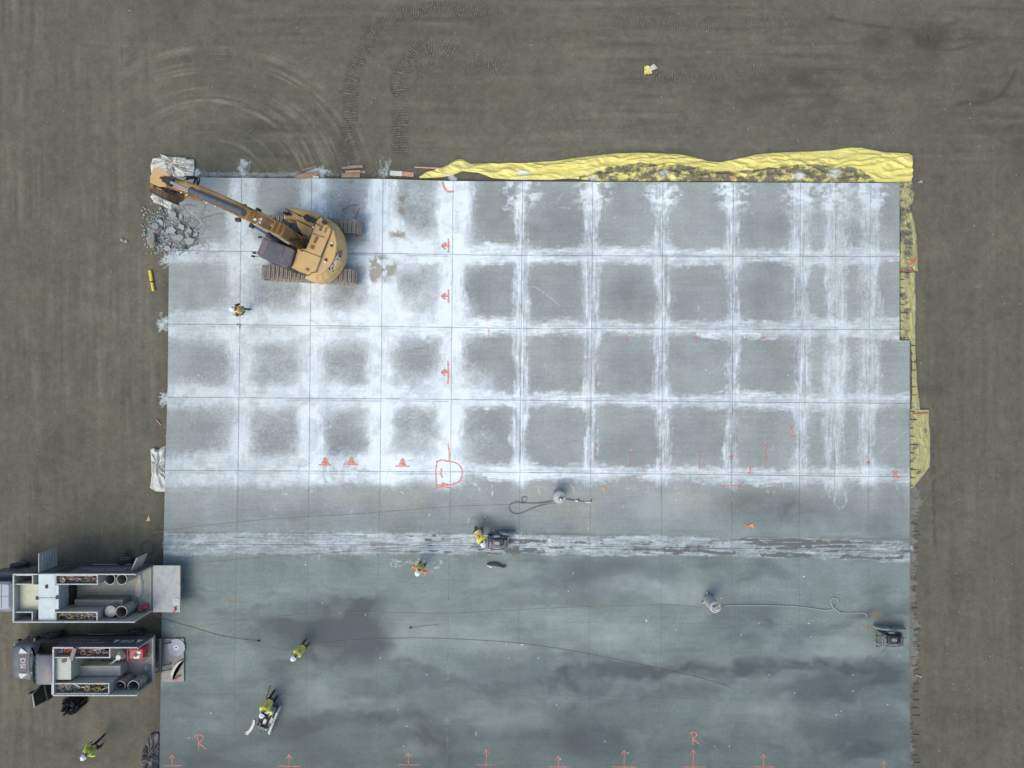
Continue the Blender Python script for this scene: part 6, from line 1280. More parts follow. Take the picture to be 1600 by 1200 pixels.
for k in range(1500):
    if k % 2: a, b = r_.gauss(280, 19), r_.gauss(364, 20)
    else: a, b = r_.gauss(252, 15), r_.gauss(366, 20)
    if a > 322 or b > 400 or a < 222 or b < 312: continue
    q = PX(a, b, GZ); s_ = r_.uniform(.012, .045); zz = GZ + .03 + s_ * .3
    if a > 266 and (a > 318 or b > 389 or b < 330): zz = s_ * .4
    M = Matrix.Translation((q.x, q.y, zz)) @ Matrix.Rotation(r_.uniform(0, 6), 4, 'Z') @ Matrix.Rotation(r_.uniform(-1, 1), 4, 'X')
    gm.box(-s_, s_, -s_ * .7, s_ * .8, -s_ * .5, s_ * .5, M)
o = gm.build("crushed_rubble", RCK); tagit(o, "fine crushed concrete spilled round the broken corner", "rubble", None, "stuff")
gm = MB()
for k in range(260):
    a = r_.choice((r_.uniform(300, 460), r_.uniform(505, 535), r_.uniform(575, 650), r_.uniform(255, 262))); b = r_.gauss(273, 2.6) if a > 262 else r_.uniform(330, 880)
    if b > 277 and a > 262: continue
    q = PX(a, b, GZ); s_ = r_.uniform(.01, .04); M = Matrix.Translation((q.x, q.y, GZ + .02)) @ Matrix.Rotation(r_.uniform(0, 6), 4, 'Z') @ Matrix.Rotation(r_.uniform(-1, 1), 4, 'X'); gm.box(-s_, s_, -s_ * .7, s_ * .8, -s_ * .5, s_ * .5, M)
o = gm.build("edge_debris", RCK2); tagit(o, "small crumbs of concrete along the slab edge", "debris", None, "stuff")
gm = MB()
for k in range(1500):
    a, b = r_.uniform(0, 1600), r_.uniform(0, 1200)
    if 246 < a < 1424 and b > 272: continue
    q = PX(a, b, GZ); s_ = .008 + .035 * r_.random() ** 3; M = Matrix.Translation((q.x, q.y, GZ + .012)) @ Matrix.Rotation(r_.uniform(0, 6), 4, 'Z'); gm.box(-s_, s_, -s_ * .7, s_ * .8, -s_ * .5, s_ * .5, M)
o = gm.build("loose_stones", RCK2); tagit(o, "loose stones scattered on the earth", "stones", None, "stuff")

# ================================================================ spray-painted marks on the slab
n = NT("marking_paint")
fp = n.noise(16, 6, .75); al = n.rng(fp, .32, .58, .22, .76)
n.t.links.new(n.mix(n.rng(n.noise(5, 3, .6), .3, .7), lin((214, 122, 98)), lin((230, 146, 124))), n.b.inputs["Base Color"]); n.b.inputs["Roughness"].default_value = .8; n.t.links.new(al, n.b.inputs["Alpha"]); PAINT = n.m
n = NT("marking_paint_faint"); al = n.rng(n.noise(14, 6, .75), .40, .62, .0, .8)
n.t.links.new(n.mix(n.rng(n.noise(5, 3, .6), .3, .7), lin((214, 118, 94)), lin((226, 140, 116))), n.b.inputs["Base Color"]); n.b.inputs["Roughness"].default_value = .8; n.t.links.new(al, n.b.inputs["Alpha"]); PAINTF = n.m
def paint(nm, strokes, w_=1.0, m=None, seedn=0):
    rr_ = random.Random(seedn + len(strokes)); m_ = MB(); z = .005
    for st_ in strokes:
        pts = [Vector((p.x, p.y, 0)) for p in bez([(a, b, 0) for a, b in st_], 5)] if len(st_) > 2 else [Vector((st_[0][0] + (st_[1][0] - st_[0][0]) * k / 6, st_[0][1] + (st_[1][1] - st_[0][1]) * k / 6, 0)) for k in range(7)]
        L_ = []; R_ = []
        for i, p in enumerate(pts):
            d = (pts[min(i + 1, len(pts) - 1)] - pts[max(i - 1, 0)]).normalized(); nn = Vector((-d.y, d.x, 0)); ww = w_ * rr_.uniform(.7, 1.15)
            a = p + nn * ww; b = p - nn * ww; A = PX(a.x, a.y, z); B = PX(b.x, b.y, z); L_.append(A); R_.append(B)
        vs = [tuple(v) for v in L_ + R_]; k = len(L_); m_.add(vs, [(i, i + 1, k + i + 1, k + i) for i in range(k - 1)]); z += .0015
    o = m_.build(nm, m or PAINT, slab); o["kind"] = "structure"; return o
for k, (cx, x0, x1, yb, yt_) in enumerate(((268.5, 257, 284, 1196, 1179), (451.5, 436, 470, 1197, 1179), (638, 623, 656, 1195, 1176), (759.5, 744, 776, 1195, 1171), (872.5, 858, 886, 1198, 1181), (975, 957, 995, 1198, 1172), (1083, 1067, 1103, 1198, 1172), (1193, 1177, 1211, 1198, 1178), (1381, 1370, 1392, 1206, 1189))):
    paint("painted_arrow", [[(x0, yb - .4), (cx, yb + .4), (x1, yb)], [(cx, yb), (cx + .4, (yb + yt_) / 2), (cx, yt_)], [(cx - 4.5, yt_ + 7), (cx, yt_ + .3)], [(cx, yt_), (cx + 5, yt_ + 6.5)]], .6, seedn=k)
for cx, cy, s_ in ((312, 1160, 1.0), (1084, 1154, .85)):
    paint("painted_letter", [[(cx - 4 * s_, cy - 10 * s_), (cx - 2 * s_, cy), (cx - 1 * s_, cy + 12 * s_)], [(cx - 9 * s_, cy - 9 * s_), (cx - 1 * s_, cy - 12 * s_), (cx + 5 * s_, cy - 9 * s_), (cx + 4 * s_, cy - 4 * s_), (cx - 2 * s_, cy + 1 * s_)], [(cx - 2 * s_, cy + 1 * s_), (cx + 5 * s_, cy + 6 * s_), (cx + 11 * s_, cy + 11 * s_)]], .8, seedn=int(cx))
for cx, cy, w_ in ((508, 722, 10), (549, 721, 11), (629, 724, 11)):
    paint("painted_arrow", [[(cx - w_, cy + 4), (cx, cy + 4.5), (cx + w_, cy + 4.5)], [(cx - 4, cy + 1.5), (cx, cy - 1), (cx + 4, cy + 2)], [(cx, cy + 4), (cx, cy - 6)], [(cx - 3.5, cy - 1), (cx, cy - 7), (cx + 3.5, cy - 1)], [(cx - 6, cy + 1), (cx + 6, cy + 2)]], 1.3, seedn=int(cx))
for cx, cy, h_ in ((700.5, 384, 11), (700.5, 463, 11), (700, 582, 18)):
    paint("painted_arrow", [[(cx, cy - h_), (cx + .5, cy), (cx, cy + h_)], [(cx, cy), (cx - 11, cy)], [(cx - 4, cy - 5), (cx - 10, cy), (cx - 4, cy + 5)], [(cx - 2, cy - 3), (cx - 8, cy + 1)]], 1.5, seedn=int(cy))
paint("painted_ring", [[(682, 722), (690, 719), (702, 721), (714, 724), (721, 732), (722, 742), (718, 752), (706, 757), (692, 758), (683, 758)], [(683, 720), (681, 735), (681.5, 750), (683, 761), (692, 760.5), (703, 762)], [(690, 732), (689, 742), (692, 746)], [(700, 757), (690, 755)], [(702, 720), (701.5, 705), (700, 694)]], 1.3)
paint("painted_arc", [[(692, 284), (694, 292), (700, 299), (709, 299)]], 1.9)
for k, st_ in enumerate(([(985, 705), (985, 728)], [(1093.5, 703), (1093, 734)], [(1198, 692), (1197, 732)], [(1087, 520), (1088, 536)], [(979.5, 522), (980, 536)], [(1032, 722), (1031, 735)], [(764, 513), (764, 526)])): paint("painted_tick", [st_], 1.0, PAINTF, k)
paint("painted_tick", [[(1192, 522), (1193, 530)], [(1188, 529), (1197, 528)]], 1.0, PAINTF, 9)
paint("painted_dashes", [[(1233, 666), (1242, 668)], [(1234, 680), (1240, 682), (1247, 680)], [(1236, 672), (1240, 664)]], 1.6, PAINTF); paint("painted_dashes", [[(929, 692), (933, 698)], [(928, 703), (933, 706)], [(928, 712), (933, 716)]], 1.8, PAINTF, 3)
paint("painted_bow", [[(1394, 736), (1404, 744)], [(1403, 736), (1396, 744)], [(1394, 745), (1406, 746)], [(1396, 738), (1402, 739)]], 1.6, PAINTF, 4); paint("painted_line", [[(1126, 759.5), (1144, 758.5), (1162, 759)], [(1126, 755), (1126, 763)], [(1161, 755), (1161, 763)]], .9, PAINTF, 5)
paint("painted_bow", [[(1139, 712), (1146, 718)], [(1146, 712), (1140, 718)]], 1.5, PAINTF, 6); paint("painted_bow", [[(1168, 738), (1177, 741)], [(1172, 728), (1173, 739)]], 1.5, PAINTF, 7); paint("painted_bow", [[(1354, 721), (1360, 723)], [(1358, 718), (1356, 726)]], 1.3, PAINTF, 8)

# ================================================================ cords and hoses
def cord(nm, pts, r, m, label, z=.009, cat="cord"):
    P3 = bez([tuple(PX(p[0], p[1], z)[:2]) + (z if len(p) < 3 else p[2],) for p in pts], 7)
    o = MB().tube(P3, r, 6).build(nm, m, None, smooth=True); return tagit(o, label, cat)
CR1 = mat("cord_rust", (150, 126, 118), .7, var=.15); CR2 = mat("cord_brown", (112, 106, 98), .7, var=.2); CR3 = mat("cord_yellow", (142, 142, 96), .7, var=.15); HG = mat("hose_grey_dusty", (150, 160, 160), .6, var=.15, dust=.2); HD = mat("hose_dark", (96, 104, 108), .6, var=.15)
cord("power_cord", [(240, 832), (262, 829), (330, 820), (440, 810), (560, 803), (700, 792), (790, 788.5), (868, 783)], .008, CR1, "faint red cord running from the left slab edge to the drum vacuum")
cord("power_cord", [(236, 893), (262, 886), (340, 877), (440, 869), (560, 861), (650, 853), (710, 842), (744, 838)], .008, CR1, "red cord running from the left slab edge to the worker at the grey saw")
cord("water_hose", [(238, 955), (257, 967), (300, 980), (345, 993), (380, 999), (403, 1001.5)], .016, CR2, "brown hose on the slab ending in a dark nozzle right of the trucks", cat="hose")
cord("water_hose", [(478, 1010), (520, 1003), (560, 1000), (640, 997), (700, 998), (760, 1001), (811, 1005), (870, 1013), (921, 1022), (975, 1033), (1040, 1047), (1090, 1058), (1142, 1074)], .011, CR2, "long brown hose arching across the lower slab from the crouched worker", cat="hose")
cord("power_cord", [(232, 1002), (262, 994), (310, 980), (390, 968), (470, 961), (560, 957), (640, 958), (700, 958.5), (780, 955), (870, 950), (960, 947), (1040, 945.5), (1098, 950)], .008, CR3, "thin yellow cord crossing the slab from the trucks to the tall dust collector")
cord("vacuum_hose", [(1124, 948, .25), (1131, 948, .06), (1140, 946), (1200, 946), (1250, 948), (1285, 953), (1299, 952.5), (1308, 945), (1309, 938), (1303, 934.5), (1298, 939), (1300, 947, .09), (1308, 954, .06), (1318, 957.5), (1335, 957.5), (1350, 958), (1355, 963)], .021, HG, "pale hose with one loop running right from the tall dust collector", z=.03, cat="hose")
cord("vacuum_hose", [(868, 785, .35), (858, 787, .1), (838, 792), (824, 798), (812, 802.5), (802, 802), (796, 796), (797, 789), (806, 784.5), (818, 786), (840, 786.5), (862, 784, .1)], .018, HD, "dark hose looping back left of the drum vacuum", z=.035, cat="hose")
cord("coiled_cable", [(822, 786), (815, 783), (816, 777), (822, 776), (823, 781), (818, 784), (815, 780), (820, 777)], .018, HD, "small coil of dark cable left of the drum vacuum")
cord("power_cord", [(1386, 1009, .3), (1378, 1019), (1365, 1033), (1355, 1046), (1349, 1062), (1346, 1080), (1350, 1120)], .012, CR2, "dark cord trailing down from the grey saw at the right edge")
cord("power_cord", [(640, 980), (648, 980), (662, 978), (684, 976)], .010, CR2, "short thin cord lying alone with a dark plug")
q = PX(641.5, 981, .03); o = MB().box(-.06, .06, -.04, .04, 0, .06, bev=.015).build("plug", BLK); o.location = (q.x, q.y, .005); tagit(o, "small dark plug at the end of a short thin cord", "plug")
q = PX(404, 1001.5, .03); o = MB().cyl((-.05, 0, .04), (.08, 0, .04), .04, n=12).build("hose_nozzle", BLK); o.location = (q.x, q.y, 0); tagit(o, "dark nozzle at the end of the brown hose", "nozzle")
q = PX(1123, 955, .03); o = MB().box(-.05, .06, -.03, .03, 0, .06, bev=.015).build("plug", BLK); o.location = (q.x, q.y, .005); tagit(o, "dark plug lying beside the tall dust collector", "plug")
# wand of the drum vacuum
e = empty("vacuum_wand", PX(904, 782.5, 0), R(-5), "vacuum wand in dark and white pieces lying right of the drum vacuum", "wand")
MB().cyl((-.66, .03, .04), (-.28, 0, .04), .028, n=10).build("wand_tube", HD, e, smooth=True); MB().cyl((-.28, 0, .04), (.34, -.02, .04), .018, n=10).build("wand_tube", HD, e, smooth=True); MB().cyl((-.20, 0, .045), (-.02, 0, .045), .03, n=10).build("wand_grip", WHT, e, smooth=True); m_ = MB(); m_.box(.34, .68, -.045, .0, .01, .06, bev=.01); m_.build("floor_nozzle", WHT, e); m_ = MB(); m_.tube([(-.02, -.0, .05), (-.01, .14, .06)], .018, 8); m_.build("wand_lever", BLK, e); m_ = MB(); m_.tube([(.66, 0, .05), (.68, .15, .06)], .018, 8); m_.build("wand_lever", BLK, e)

# ================================================================ dust collectors and tools
DUST = mat("dusted_drum", (150, 156, 156), .6, .1, var=.1, scale=3, dust=.5, dustcol=(174, 180, 180))
e = empty("drum_vacuum", PX(872.5, 772.5, 0), 0, "round dusty white drum vacuum on the slab with its wand to the right", "vacuum")
MB().lathe([(.20, .06), (.29, .08), (.30, .5), (.31, .52), (.30, .54), (.29, .85), (.33, .86), (.34, .92), (.30, 1.0), (.14, 1.06), (.01, 1.07)], 32).build("vacuum_drum", DUST, e, smooth=True)
m_ = MB(); m_.cyl((.04, -.08, 1.05), (.04, -.08, 1.18), .12, .10, 22); m_.build("vacuum_motor", mat("motor_grey", (112, 116, 120), .5, var=.1), e, smooth=True); m_ = MB(); m_.ball((.04, -.08, 1.2), .065, 12); m_.build("motor_cap", WHT, e, smooth=True); m_ = MB(); m_.tube([(.12, .05, 1.05), (.25, 0, 1.02), (.33, -.08, .8)], .035, 10); m_.build("inlet_pipe", mat("inlet_pink", (176, 150, 142), .6), e, smooth=True)
m_ = MB(); m_.lathe([(.335, .86), (.35, .87), (.35, .90), (.335, .91)], 32); m_.build("clamp_ring", BODY, e, smooth=True)
for a in (40, 130, 220, 310): m_ = MB(); m_.box(-.04, .04, -.03, .03, 0, .07, Matrix.Translation((.26 * math.cos(R(a)), .26 * math.sin(R(a)), 0)), bev=.01); m_.build("castor", BLK, e)
e = empty("dust_collector", PX(1106, 935.5, 0), 0, "tall dusty grey dust collector with pale hose leading right", "vacuum")
MB().lathe([(.22, .08), (.26, .10), (.27, .42), (.29, .44), (.27, .46), (.27, .9), (.29, .92), (.27, .94), (.27, 1.35), (.30, 1.37), (.30, 1.44), (.22, 1.50), (.18, 1.46), (.01, 1.46)], 32).build("collector_barrel", DUST, e, smooth=True)
m_ = MB(); m_.cyl((.02, .02, 1.46), (.02, .02, 1.56), .10, n=20); m_.build("collector_motor", mat("motor_dusty", (120, 126, 126), .6, var=.2), e, smooth=True); m_ = MB(); m_.ball((.03, -.14, 1.5), .05, 10); m_.build("filter_knob", WHT, e, smooth=True); m_ = MB(); m_.ball((.14, -.10, 1.5), .04, 10); m_.build("filter_knob", WHT, e, smooth=True); m_ = MB(); m_.ball((-.12, .05, 1.49), .045, 10); m_.build("filter_knob", BLK, e, smooth=True)
for a in (100, 215, 330): m_ = MB(); m_.tube([(.15 * math.cos(R(a)), .15 * math.sin(R(a)), .09), (.42 * math.cos(R(a)), .42 * math.sin(R(a)), .05)], .04, 8); m_.build("foot_bar", DUST, e)
# blade guard lying on the slab
e = empty("blade_guard", PX(774, 882.5, 0), R(-10), "lens-shaped steel blade guard lying near the saw, half dark and half shining", "blade guard")
def lens(L, W_, n_=18, cut=0.0): return [(-L + 2 * L * k / n_, W_ * math.sin(math.pi * k / n_) ** .8) for k in range(n_ + 1)]
up_ = lens(.46, .17); m_ = MB(); sec0 = [(a, b + 0, .02) for a, b in up_]; sec1 = [(a, b * .6 - .02, .16) for a, b in up_]; sec2 = [(a, -.03 - .0 * b, .20) for a, b in up_]; sec3 = [(a, -b * .8 - .01, .08) for a, b in up_]; sec4 = [(a, -b * .9 - .01, .01) for a, b in up_]
m_.loft([sec0, sec1, sec2], closed=False, caps=False); m_.build("guard_shell", mat("guard_dark", (92, 96, 102), .4, .3, var=.15), e, smooth=True); m_ = MB(); m_.loft([sec2, sec3, sec4], closed=False, caps=False); m_.build("guard_rim", mat("guard_mid", (146, 152, 156), .35, .4, var=.1), e, smooth=True)
m_ = MB(); m_.loft([[(-.46, -.03, .16), (-.38, -.06, .19), (-.28, -.09, .20), (-.16, -.12, .19)], [(-.45, -.06, .10), (-.37, -.12, .12), (-.27, -.16, .12), (-.16, -.165, .12)]], closed=False, caps=False); m_.build("white_lip", WHT, e, smooth=True); m_ = MB(); m_.box(.42, .56, -.06, .07, .02, .12, bev=.02); m_.tube([(.44, -.02, .1), (.52, .06, .18), (.60, -.02, .1)], .02, 6); m_.build("guard_bracket", mat("bracket_olive", (82, 84, 70), .7, var=.2), e)  # white lip on the guard's lower left tip, then its bracket
e = empty("guard_strip", PX(393, 1136, 0), 0, "bent pale metal strip lying beside the white saw", "metal strip")
pts = [(397.5, 1124), (396.5, 1131), (393, 1138), (390, 1142), (385, 1146)]; A = [PX(a, b, 0) - PX(393, 1136, 0) for a, b in pts]
m_ = MB(); secs = []
for i, p in enumerate(A):
    d = (A[min(i + 1, 4)] - A[max(i - 1, 0)]).normalized(); nn = Vector((-d.y, d.x, 0)) * (.04, .07, .075, .065, .10)[i]; secs.append([tuple(p + nn + Vector((0, 0, .01))), tuple(p + nn + Vector((0, 0, .05))), tuple(p - nn + Vector((0, 0, .05))), tuple(p - nn + Vector((0, 0, .01)))])
m_.loft(secs); m_.build("strip_plate", mat("strip_pale", (166, 174, 170), .5, .2, var=.1, dust=.3), e); m_ = MB(); m_.cyl(tuple(A[4] + Vector((-.02, 0, .05))), tuple(A[4] + Vector((-.02, 0, .07))), .045, n=14); m_.build("mount_boss", BODY, e)
# walk-behind saws: x forward
def floor_saw(px_, ang, label, body, guard, sc=1.0, engine=None, side=1, long_guard=False):
    e = empty("floor_saw", PX(px_[0], px_[1], 0), R(ang), label, "concrete saw", "walk-behind concrete saws"); e.scale = (sc,) * 3
    eng = engine or BLK
    f = MB(); f.box(-.58, .60, -.30, .30, .20, .34, bev=.02); f.box(-.58, -.50, -.30, .30, .34, .88, bev=.01); f.box(.52, .60, -.30, .30, .34, .60, bev=.01); f.build("saw_frame", body, e)
    m_ = MB(); m_.box(-.28, .30, -.24, .20, .345, .78, bev=.05)
    for k in range(7): m_.box(-.24 + k * .075, -.21 + k * .075, -.20, .16, .78, .82)
    en = m_.build("engine", eng, e)
    m_ = MB(); m_.box(-.16, .12, -.02, .16, .82, .93, bev=.03); m_.build("air_filter", body, en); m_ = MB(); m_.cyl((.18, -.1, .82), (.18, -.1, .98), .06, n=14); m_.cyl((.18, -.1, .96), (.30, -.1, .98), .03, n=10); m_.build("muffler", DGR, en, smooth=True)
    m_ = MB(); m_.box(.33, .50, -.26, .22, .345, .86, bev=.03); rd = m_.build("radiator", DGR, e); m_ = MB()
    for k in range(6): m_.box(.502, .512, -.24 + k * .08, -.20 + k * .08, .40, .82)
    m_.build("radiator_grille", body, rd)
    m_ = MB(); m_.box(-.48, -.33, -.24, .24, .345, .74, bev=.03); ft = m_.build("fuel_tank", body, e); m_ = MB(); m_.cyl((-.40, .12, .74), (-.40, .12, .77), .05, n=14); m_.build("fuel_cap", BLK, ft)
    m_ = MB(); m_.box(-.70, -.585, -.26, .26, .84, .98, bev=.02); cp = m_.build("control_panel", body, e)
    for k in range(4): m_ = MB(); m_.cyl((-.645, -.18 + k * .12, .98), (-.645, -.18 + k * .12, 1.01), .025, n=10); m_.build("control_knob", BLK, cp)
    for sg in (-1, 1):
        m_ = MB(); m_.tube([(-.60, sg * .26, .88), (-.85, sg * .27, .98), (-1.02, sg * .27, .96)], .02, 8); h_ = m_.build("handle_bar", DGR, e, smooth=True); m_ = MB(); m_.tube([(-.90, sg * .27, .975), (-1.03, sg * .27, .96)], .03, 8); m_.build("grip", RUB, h_, smooth=True)
    for wx in (-.42, .38):
        for sg in (-1, 1):
            m_ = MB(); m_.cyl((wx, sg * .31, .13), (wx, sg * .39, .13), .13, n=22); w_ = m_.build("wheel", RUB, e, smooth=True); m_ = MB(); m_.cyl((wx, sg * .392, .13), (wx, sg * .40, .13), .06, n=14); m_.build("rim", body, w_)
    # belt cover and blade guard on one side
    gx0, gx1 = (-.75, .95) if long_guard else (.05, .95); m_ = MB(); yy0 = side * .42
    prof = [(gx0, .05), (gx0 + .05, .30), (gx0 + .25, .50), ((gx0 + gx1) / 2, .56), (gx1 - .25, .48), (gx1 - .04, .28), (gx1, .05)]
    m_.prism([(a, b) for a, b in prof], -.055, .055, Matrix.Translation((0, yy0 + side * .04, .03)) @ Matrix.Rotation(R(90), 4, 'X'), inset=.015); g_ = m_.build("blade_guard", guard, e)
    m_ = MB(); m_.cyl(((gx0 + gx1) / 2, yy0 - side * .02, .30), ((gx0 + gx1) / 2, yy0 + side * .125, .30), .10, n=18); m_.build("guard_hub", DGR, g_)
    m_ = MB(); m_.cyl((.5 * (gx0 + gx1), yy0 + side * .035, .24), (.5 * (gx0 + gx1), yy0 + side * .045, .24), min(.42, (gx1 - gx0) / 2 - .06), n=36); m_.build("saw_blade", BLADE, e)
    m_ = MB(); m_.box(-.2, .1, side * .30, side * .40 if side > 0 else side * .30 + .0, .36, .66) if side > 0 else m_.box(-.2, .1, -.40, -.30, .36, .66); m_.build("belt_cover", body, e)
    m_ = MB(); m_.tube([(.58, .0, .30), (.90, .0, .34), (1.02, .0, .10)], .012, 6); m_.tube([(-.4, -.28, .8), (-.1, -.30, .84), (.3, -.28, .8), (.55, -.26, .6)], .018, 6); m_.tube(bez([(-.5, .2, .8), (-.2, .27, .9), (.1, .1, .92), (.35, .2, .88)]), .015, 6); m_.build("saw_hoses", HOSE, e, smooth=True)
    return e
MDG = mat("mauve_dusty_steel", (150, 146, 150), .75, .1, var=.3, scale=8, dust=.5, dustcol=(156, 156, 158)); MGY = mat("grey_dusty_steel", (116, 122, 122), .75, .1, var=.25, scale=6, dust=.5, dustcol=(132, 138, 136)); DENG = mat("dusty_engine", (122, 117, 124), .8, var=.4, scale=10, dust=.5, dustcol=(128, 126, 130))
floor_saw((778, 844.5), 0, "dusty mauve-grey floor saw cutting along the pale seam beside a bent worker", MDG, mat("guard_dusty", (136, 134, 140), .7, var=.25, scale=6, dust=.4, dustcol=(164, 164, 168)), .98, DENG, side=1)
floor_saw((1384, 992.5), -3, "unattended grey floor saw standing near the right edge of the slab", MGY, mat("guard_grey", (128, 134, 130), .7, var=.2, scale=4, dust=.3, dustcol=(140, 146, 140)), 1.0, mat("engine_dark", (62, 64, 66), .7, var=.4, scale=9, dust=.3), side=1, long_guard=True)
WSW = mat("saw_white", (176, 186, 178), .5, var=.1, scale=3, dust=.3)
floor_saw((420.5, 1115), -112, "white floor saw with dark engine in the slab's lower left, a worker at its handles", WSW, WSW, .96, BLK, side=1, long_guard=True)
e = empty("guide_rod", PX(417, 1088, 0), 0, "thin dark rod leaning up behind the worker at the white saw", "rod"); A = PX(415.5, 1092, 1.0) - e.location; B = PX(422, 1072, .25) - e.location
m_ = MB(); m_.tube([tuple(A), tuple(B)], .018, 8); m_.build("rod_shaft", BLK, e); m_ = MB(); m_.ball(tuple(B), .035, 8); m_.build("rod_tip", BLK, e)
# water hose stubs and a dark drag bar ahead of the first saw
# ================================================================ workers
SKIN = mat("skin", (176, 124, 98), .6, var=.05); LIME = mat("lime_hivis", (176, 214, 72), .65, var=.10, scale=6); LIMEP = mat("lime_yellow_hivis", (200, 218, 92), .65, var=.1, scale=6); ORV = mat("orange_hivis", (232, 108, 58), .65, var=.1, scale=6); MAR = mat("maroon_cloth", (120, 36, 46), .8, var=.15, scale=6); BLKC = mat("black_cloth", (34, 36, 40), .85, var=.25, scale=6, dust=.2); GRYC = mat("grey_cloth", (86, 90, 92), .85, var=.2, scale=6); BRNC = mat("brown_cloth", (84, 66, 54), .85, var=.2, scale=6); HELM = mat("helmet_white", (214, 222, 230), .3, var=.03); REFL = mat("reflective_tape", (190, 180, 160), .4, var=.1); ORT = mat("orange_tape", (224, 140, 96), .6, var=.1); DKS = mat("dark_strap", (50, 62, 40), .8); BOOT = mat("boot_brown", (62, 50, 42), .7, var=.2); HAIR = mat("hair_dark", (40, 30, 24), .8)
def skin_mesh(name, verts, edges, rad, sub=1):
    me = bpy.data.meshes.new(name + "_skel"); me.from_pydata([tuple(v) for v in verts], edges, []); o = bpy.data.objects.new(name + "_skel", me); COL.objects.link(o)
    o.modifiers.new("skin", 'SKIN'); 
    sv_ = me.skin_vertices[0].data
    for i, r in enumerate(rad): sv_[i].radius = (r, r) if not isinstance(r, tuple) else r
    sv_[0].use_root = True
    m2 = o.modifiers.new("sub", 'SUBSURF'); m2.levels = sub; m2.render_levels = sub
    dg = bpy.context.evaluated_depsgraph_get(); out = bpy.data.meshes.new_from_object(o.evaluated_get(dg)); out.name = name; bpy.data.objects.remove(o); return out
def ik(a, b, l1, l2, hint):
    a = Vector(a); b = Vector(b); d = b - a; L = min(d.length, (l1 + l2) * .999); d = d.normalized(); x_ = (l1 * l1 - l2 * l2 + L * L) / (2 * L); h_ = math.sqrt(max(l1 * l1 - x_ * x_, 0)); hn = Vector(hint); hn = (hn - hn.dot(d) * d).normalized(); return a + d * x_ + hn * h_, a + d * L
def worker(pos, ang, label, lean=.1, crouch=0.0, hands=((.25, .28, .95), (.25, -.28, .95)), feet=((.02, .11), (-.02, -.11)), vest=LIME, sleeve=LIME, legs=BLKC, strap=DKS, look=.3, gz=0.0, short_sleeve=False):
    e = empty("person", pos, R(ang), label, "person"); e.location.z = gz
    hz = .93 - crouch; pel = Vector((-.10 * math.sin(lean) - .0, 0, hz)); dr = Vector((math.sin(lean), 0, math.cos(lean)))
    belly = pel + dr * .16; chest = pel + dr * .38; nb = pel + dr * .50; neck = pel + dr * .57; hd_dir = Vector((math.sin(lean * .6 + look), 0, math.cos(lean * .6 + look))); skull = neck + hd_dir * .14 + Vector((.02, 0, 0)); crown = skull + hd_dir * .08
    V_ = [pel, belly, chest, nb, neck, skull, crown]; E_ = [(0, 1), (1, 2), (2, 3), (3, 4), (4, 5), (5, 6)]; Rr = [(.16, .12), (.15, .115), (.17, .12), (.10, .08), .055, (.085, .095), .07]
    J_ = {}
    for i, sg in enumerate((1, -1)):
        sh = chest + dr * .07 + Vector((0, sg * .19, 0)); el, wr = ik(sh, hands[i], .30, .26, (-.5, sg * .6, -.4)); fd_ = (wr - el).normalized(); palm = wr + fd_ * .05
        n0 = len(V_); V_ += [sh, el, wr, palm]; E_ += [(2, n0), (n0, n0 + 1), (n0 + 1, n0 + 2), (n0 + 2, n0 + 3)]; Rr += [.062, .045, .030, (.038, .018)]
        sd__ = Vector((0, 0, 1)).cross(fd_).normalized() if abs(fd_.z) < .95 else Vector((0, 1, 0)); dn = fd_.cross(sd__)
        if dn.z > 0: dn = -dn
        for f_ in range(4):
            b0 = palm + fd_ * .03 + sd__ * (-.03 + .02 * f_); l_ = (.07, .08, .075, .058)[f_]; k1 = b0 + fd_ * l_ * .5 + dn * .008; k2 = b0 + fd_ * l_ * .85 + dn * .032; m0 = len(V_); V_ += [b0, k1, k2]; E_ += [(n0 + 3, m0), (m0, m0 + 1), (m0 + 1, m0 + 2)]; Rr += [.0095, .0085, .0075]
        tb = palm + sd__ * (-.045) * (1 if sg > 0 else -1) ; m0 = len(V_); V_ += [tb, tb + fd_ * .04 + dn * .02]; E_ += [(n0 + 3, m0), (m0, m0 + 1)]; Rr += [.011, .009]
        J_['a', i] = (sh, el, wr)
        hp = pel + Vector((0, sg * .10, -.04)); ft = Vector((feet[i][0], feet[i][1], .09)); kn, an = ik(hp, ft, .44, .43, (1, sg * .15, 0)); toe = Vector((an.x + .16, an.y + sg * .03, .04)); n0 = len(V_); V_ += [hp, kn, an, toe]; E_ += [(0, n0), (n0, n0 + 1), (n0 + 1, n0 + 2), (n0 + 2, n0 + 3)]; Rr += [.085, .058, .042, .036]; J_['l', i] = (hp, kn, an, toe)
    body = link("body", skin_mesh("body", V_, E_, Rr, 1), SKIN, e, smooth=True)
    # face
    hf = Vector((hd_dir.z, 0, -hd_dir.x)); f = MB(); f.ball(tuple(skull + hf * .10 - hd_dir * .01), .018, 8); f.build("nose", SKIN, body)
    for sg in (-1, 1): f = MB(); f.ball(tuple(skull + hf * .085 + hd_dir * .02 + Vector((0, sg * .032, 0))), .011, 8); f.build("eye", BLK, body); f = MB(); f.ball(tuple(skull + Vector((0, sg * .088, 0))), .025, 8, sc=(.8, .5, 1.2)); f.build("ear", SKIN, body)
    f = MB(); f.ball(tuple(skull + hf * .088 - hd_dir * .05), .018, 8, sc=(.5, 1.4, .4)); f.build("mouth", MAR, body)
    f = MB(); f.ball(tuple(skull - hf * .025 - hd_dir * .005), .098, 12, sc=(1, .95, 1)); f.build("hair", HAIR, body, smooth=True)
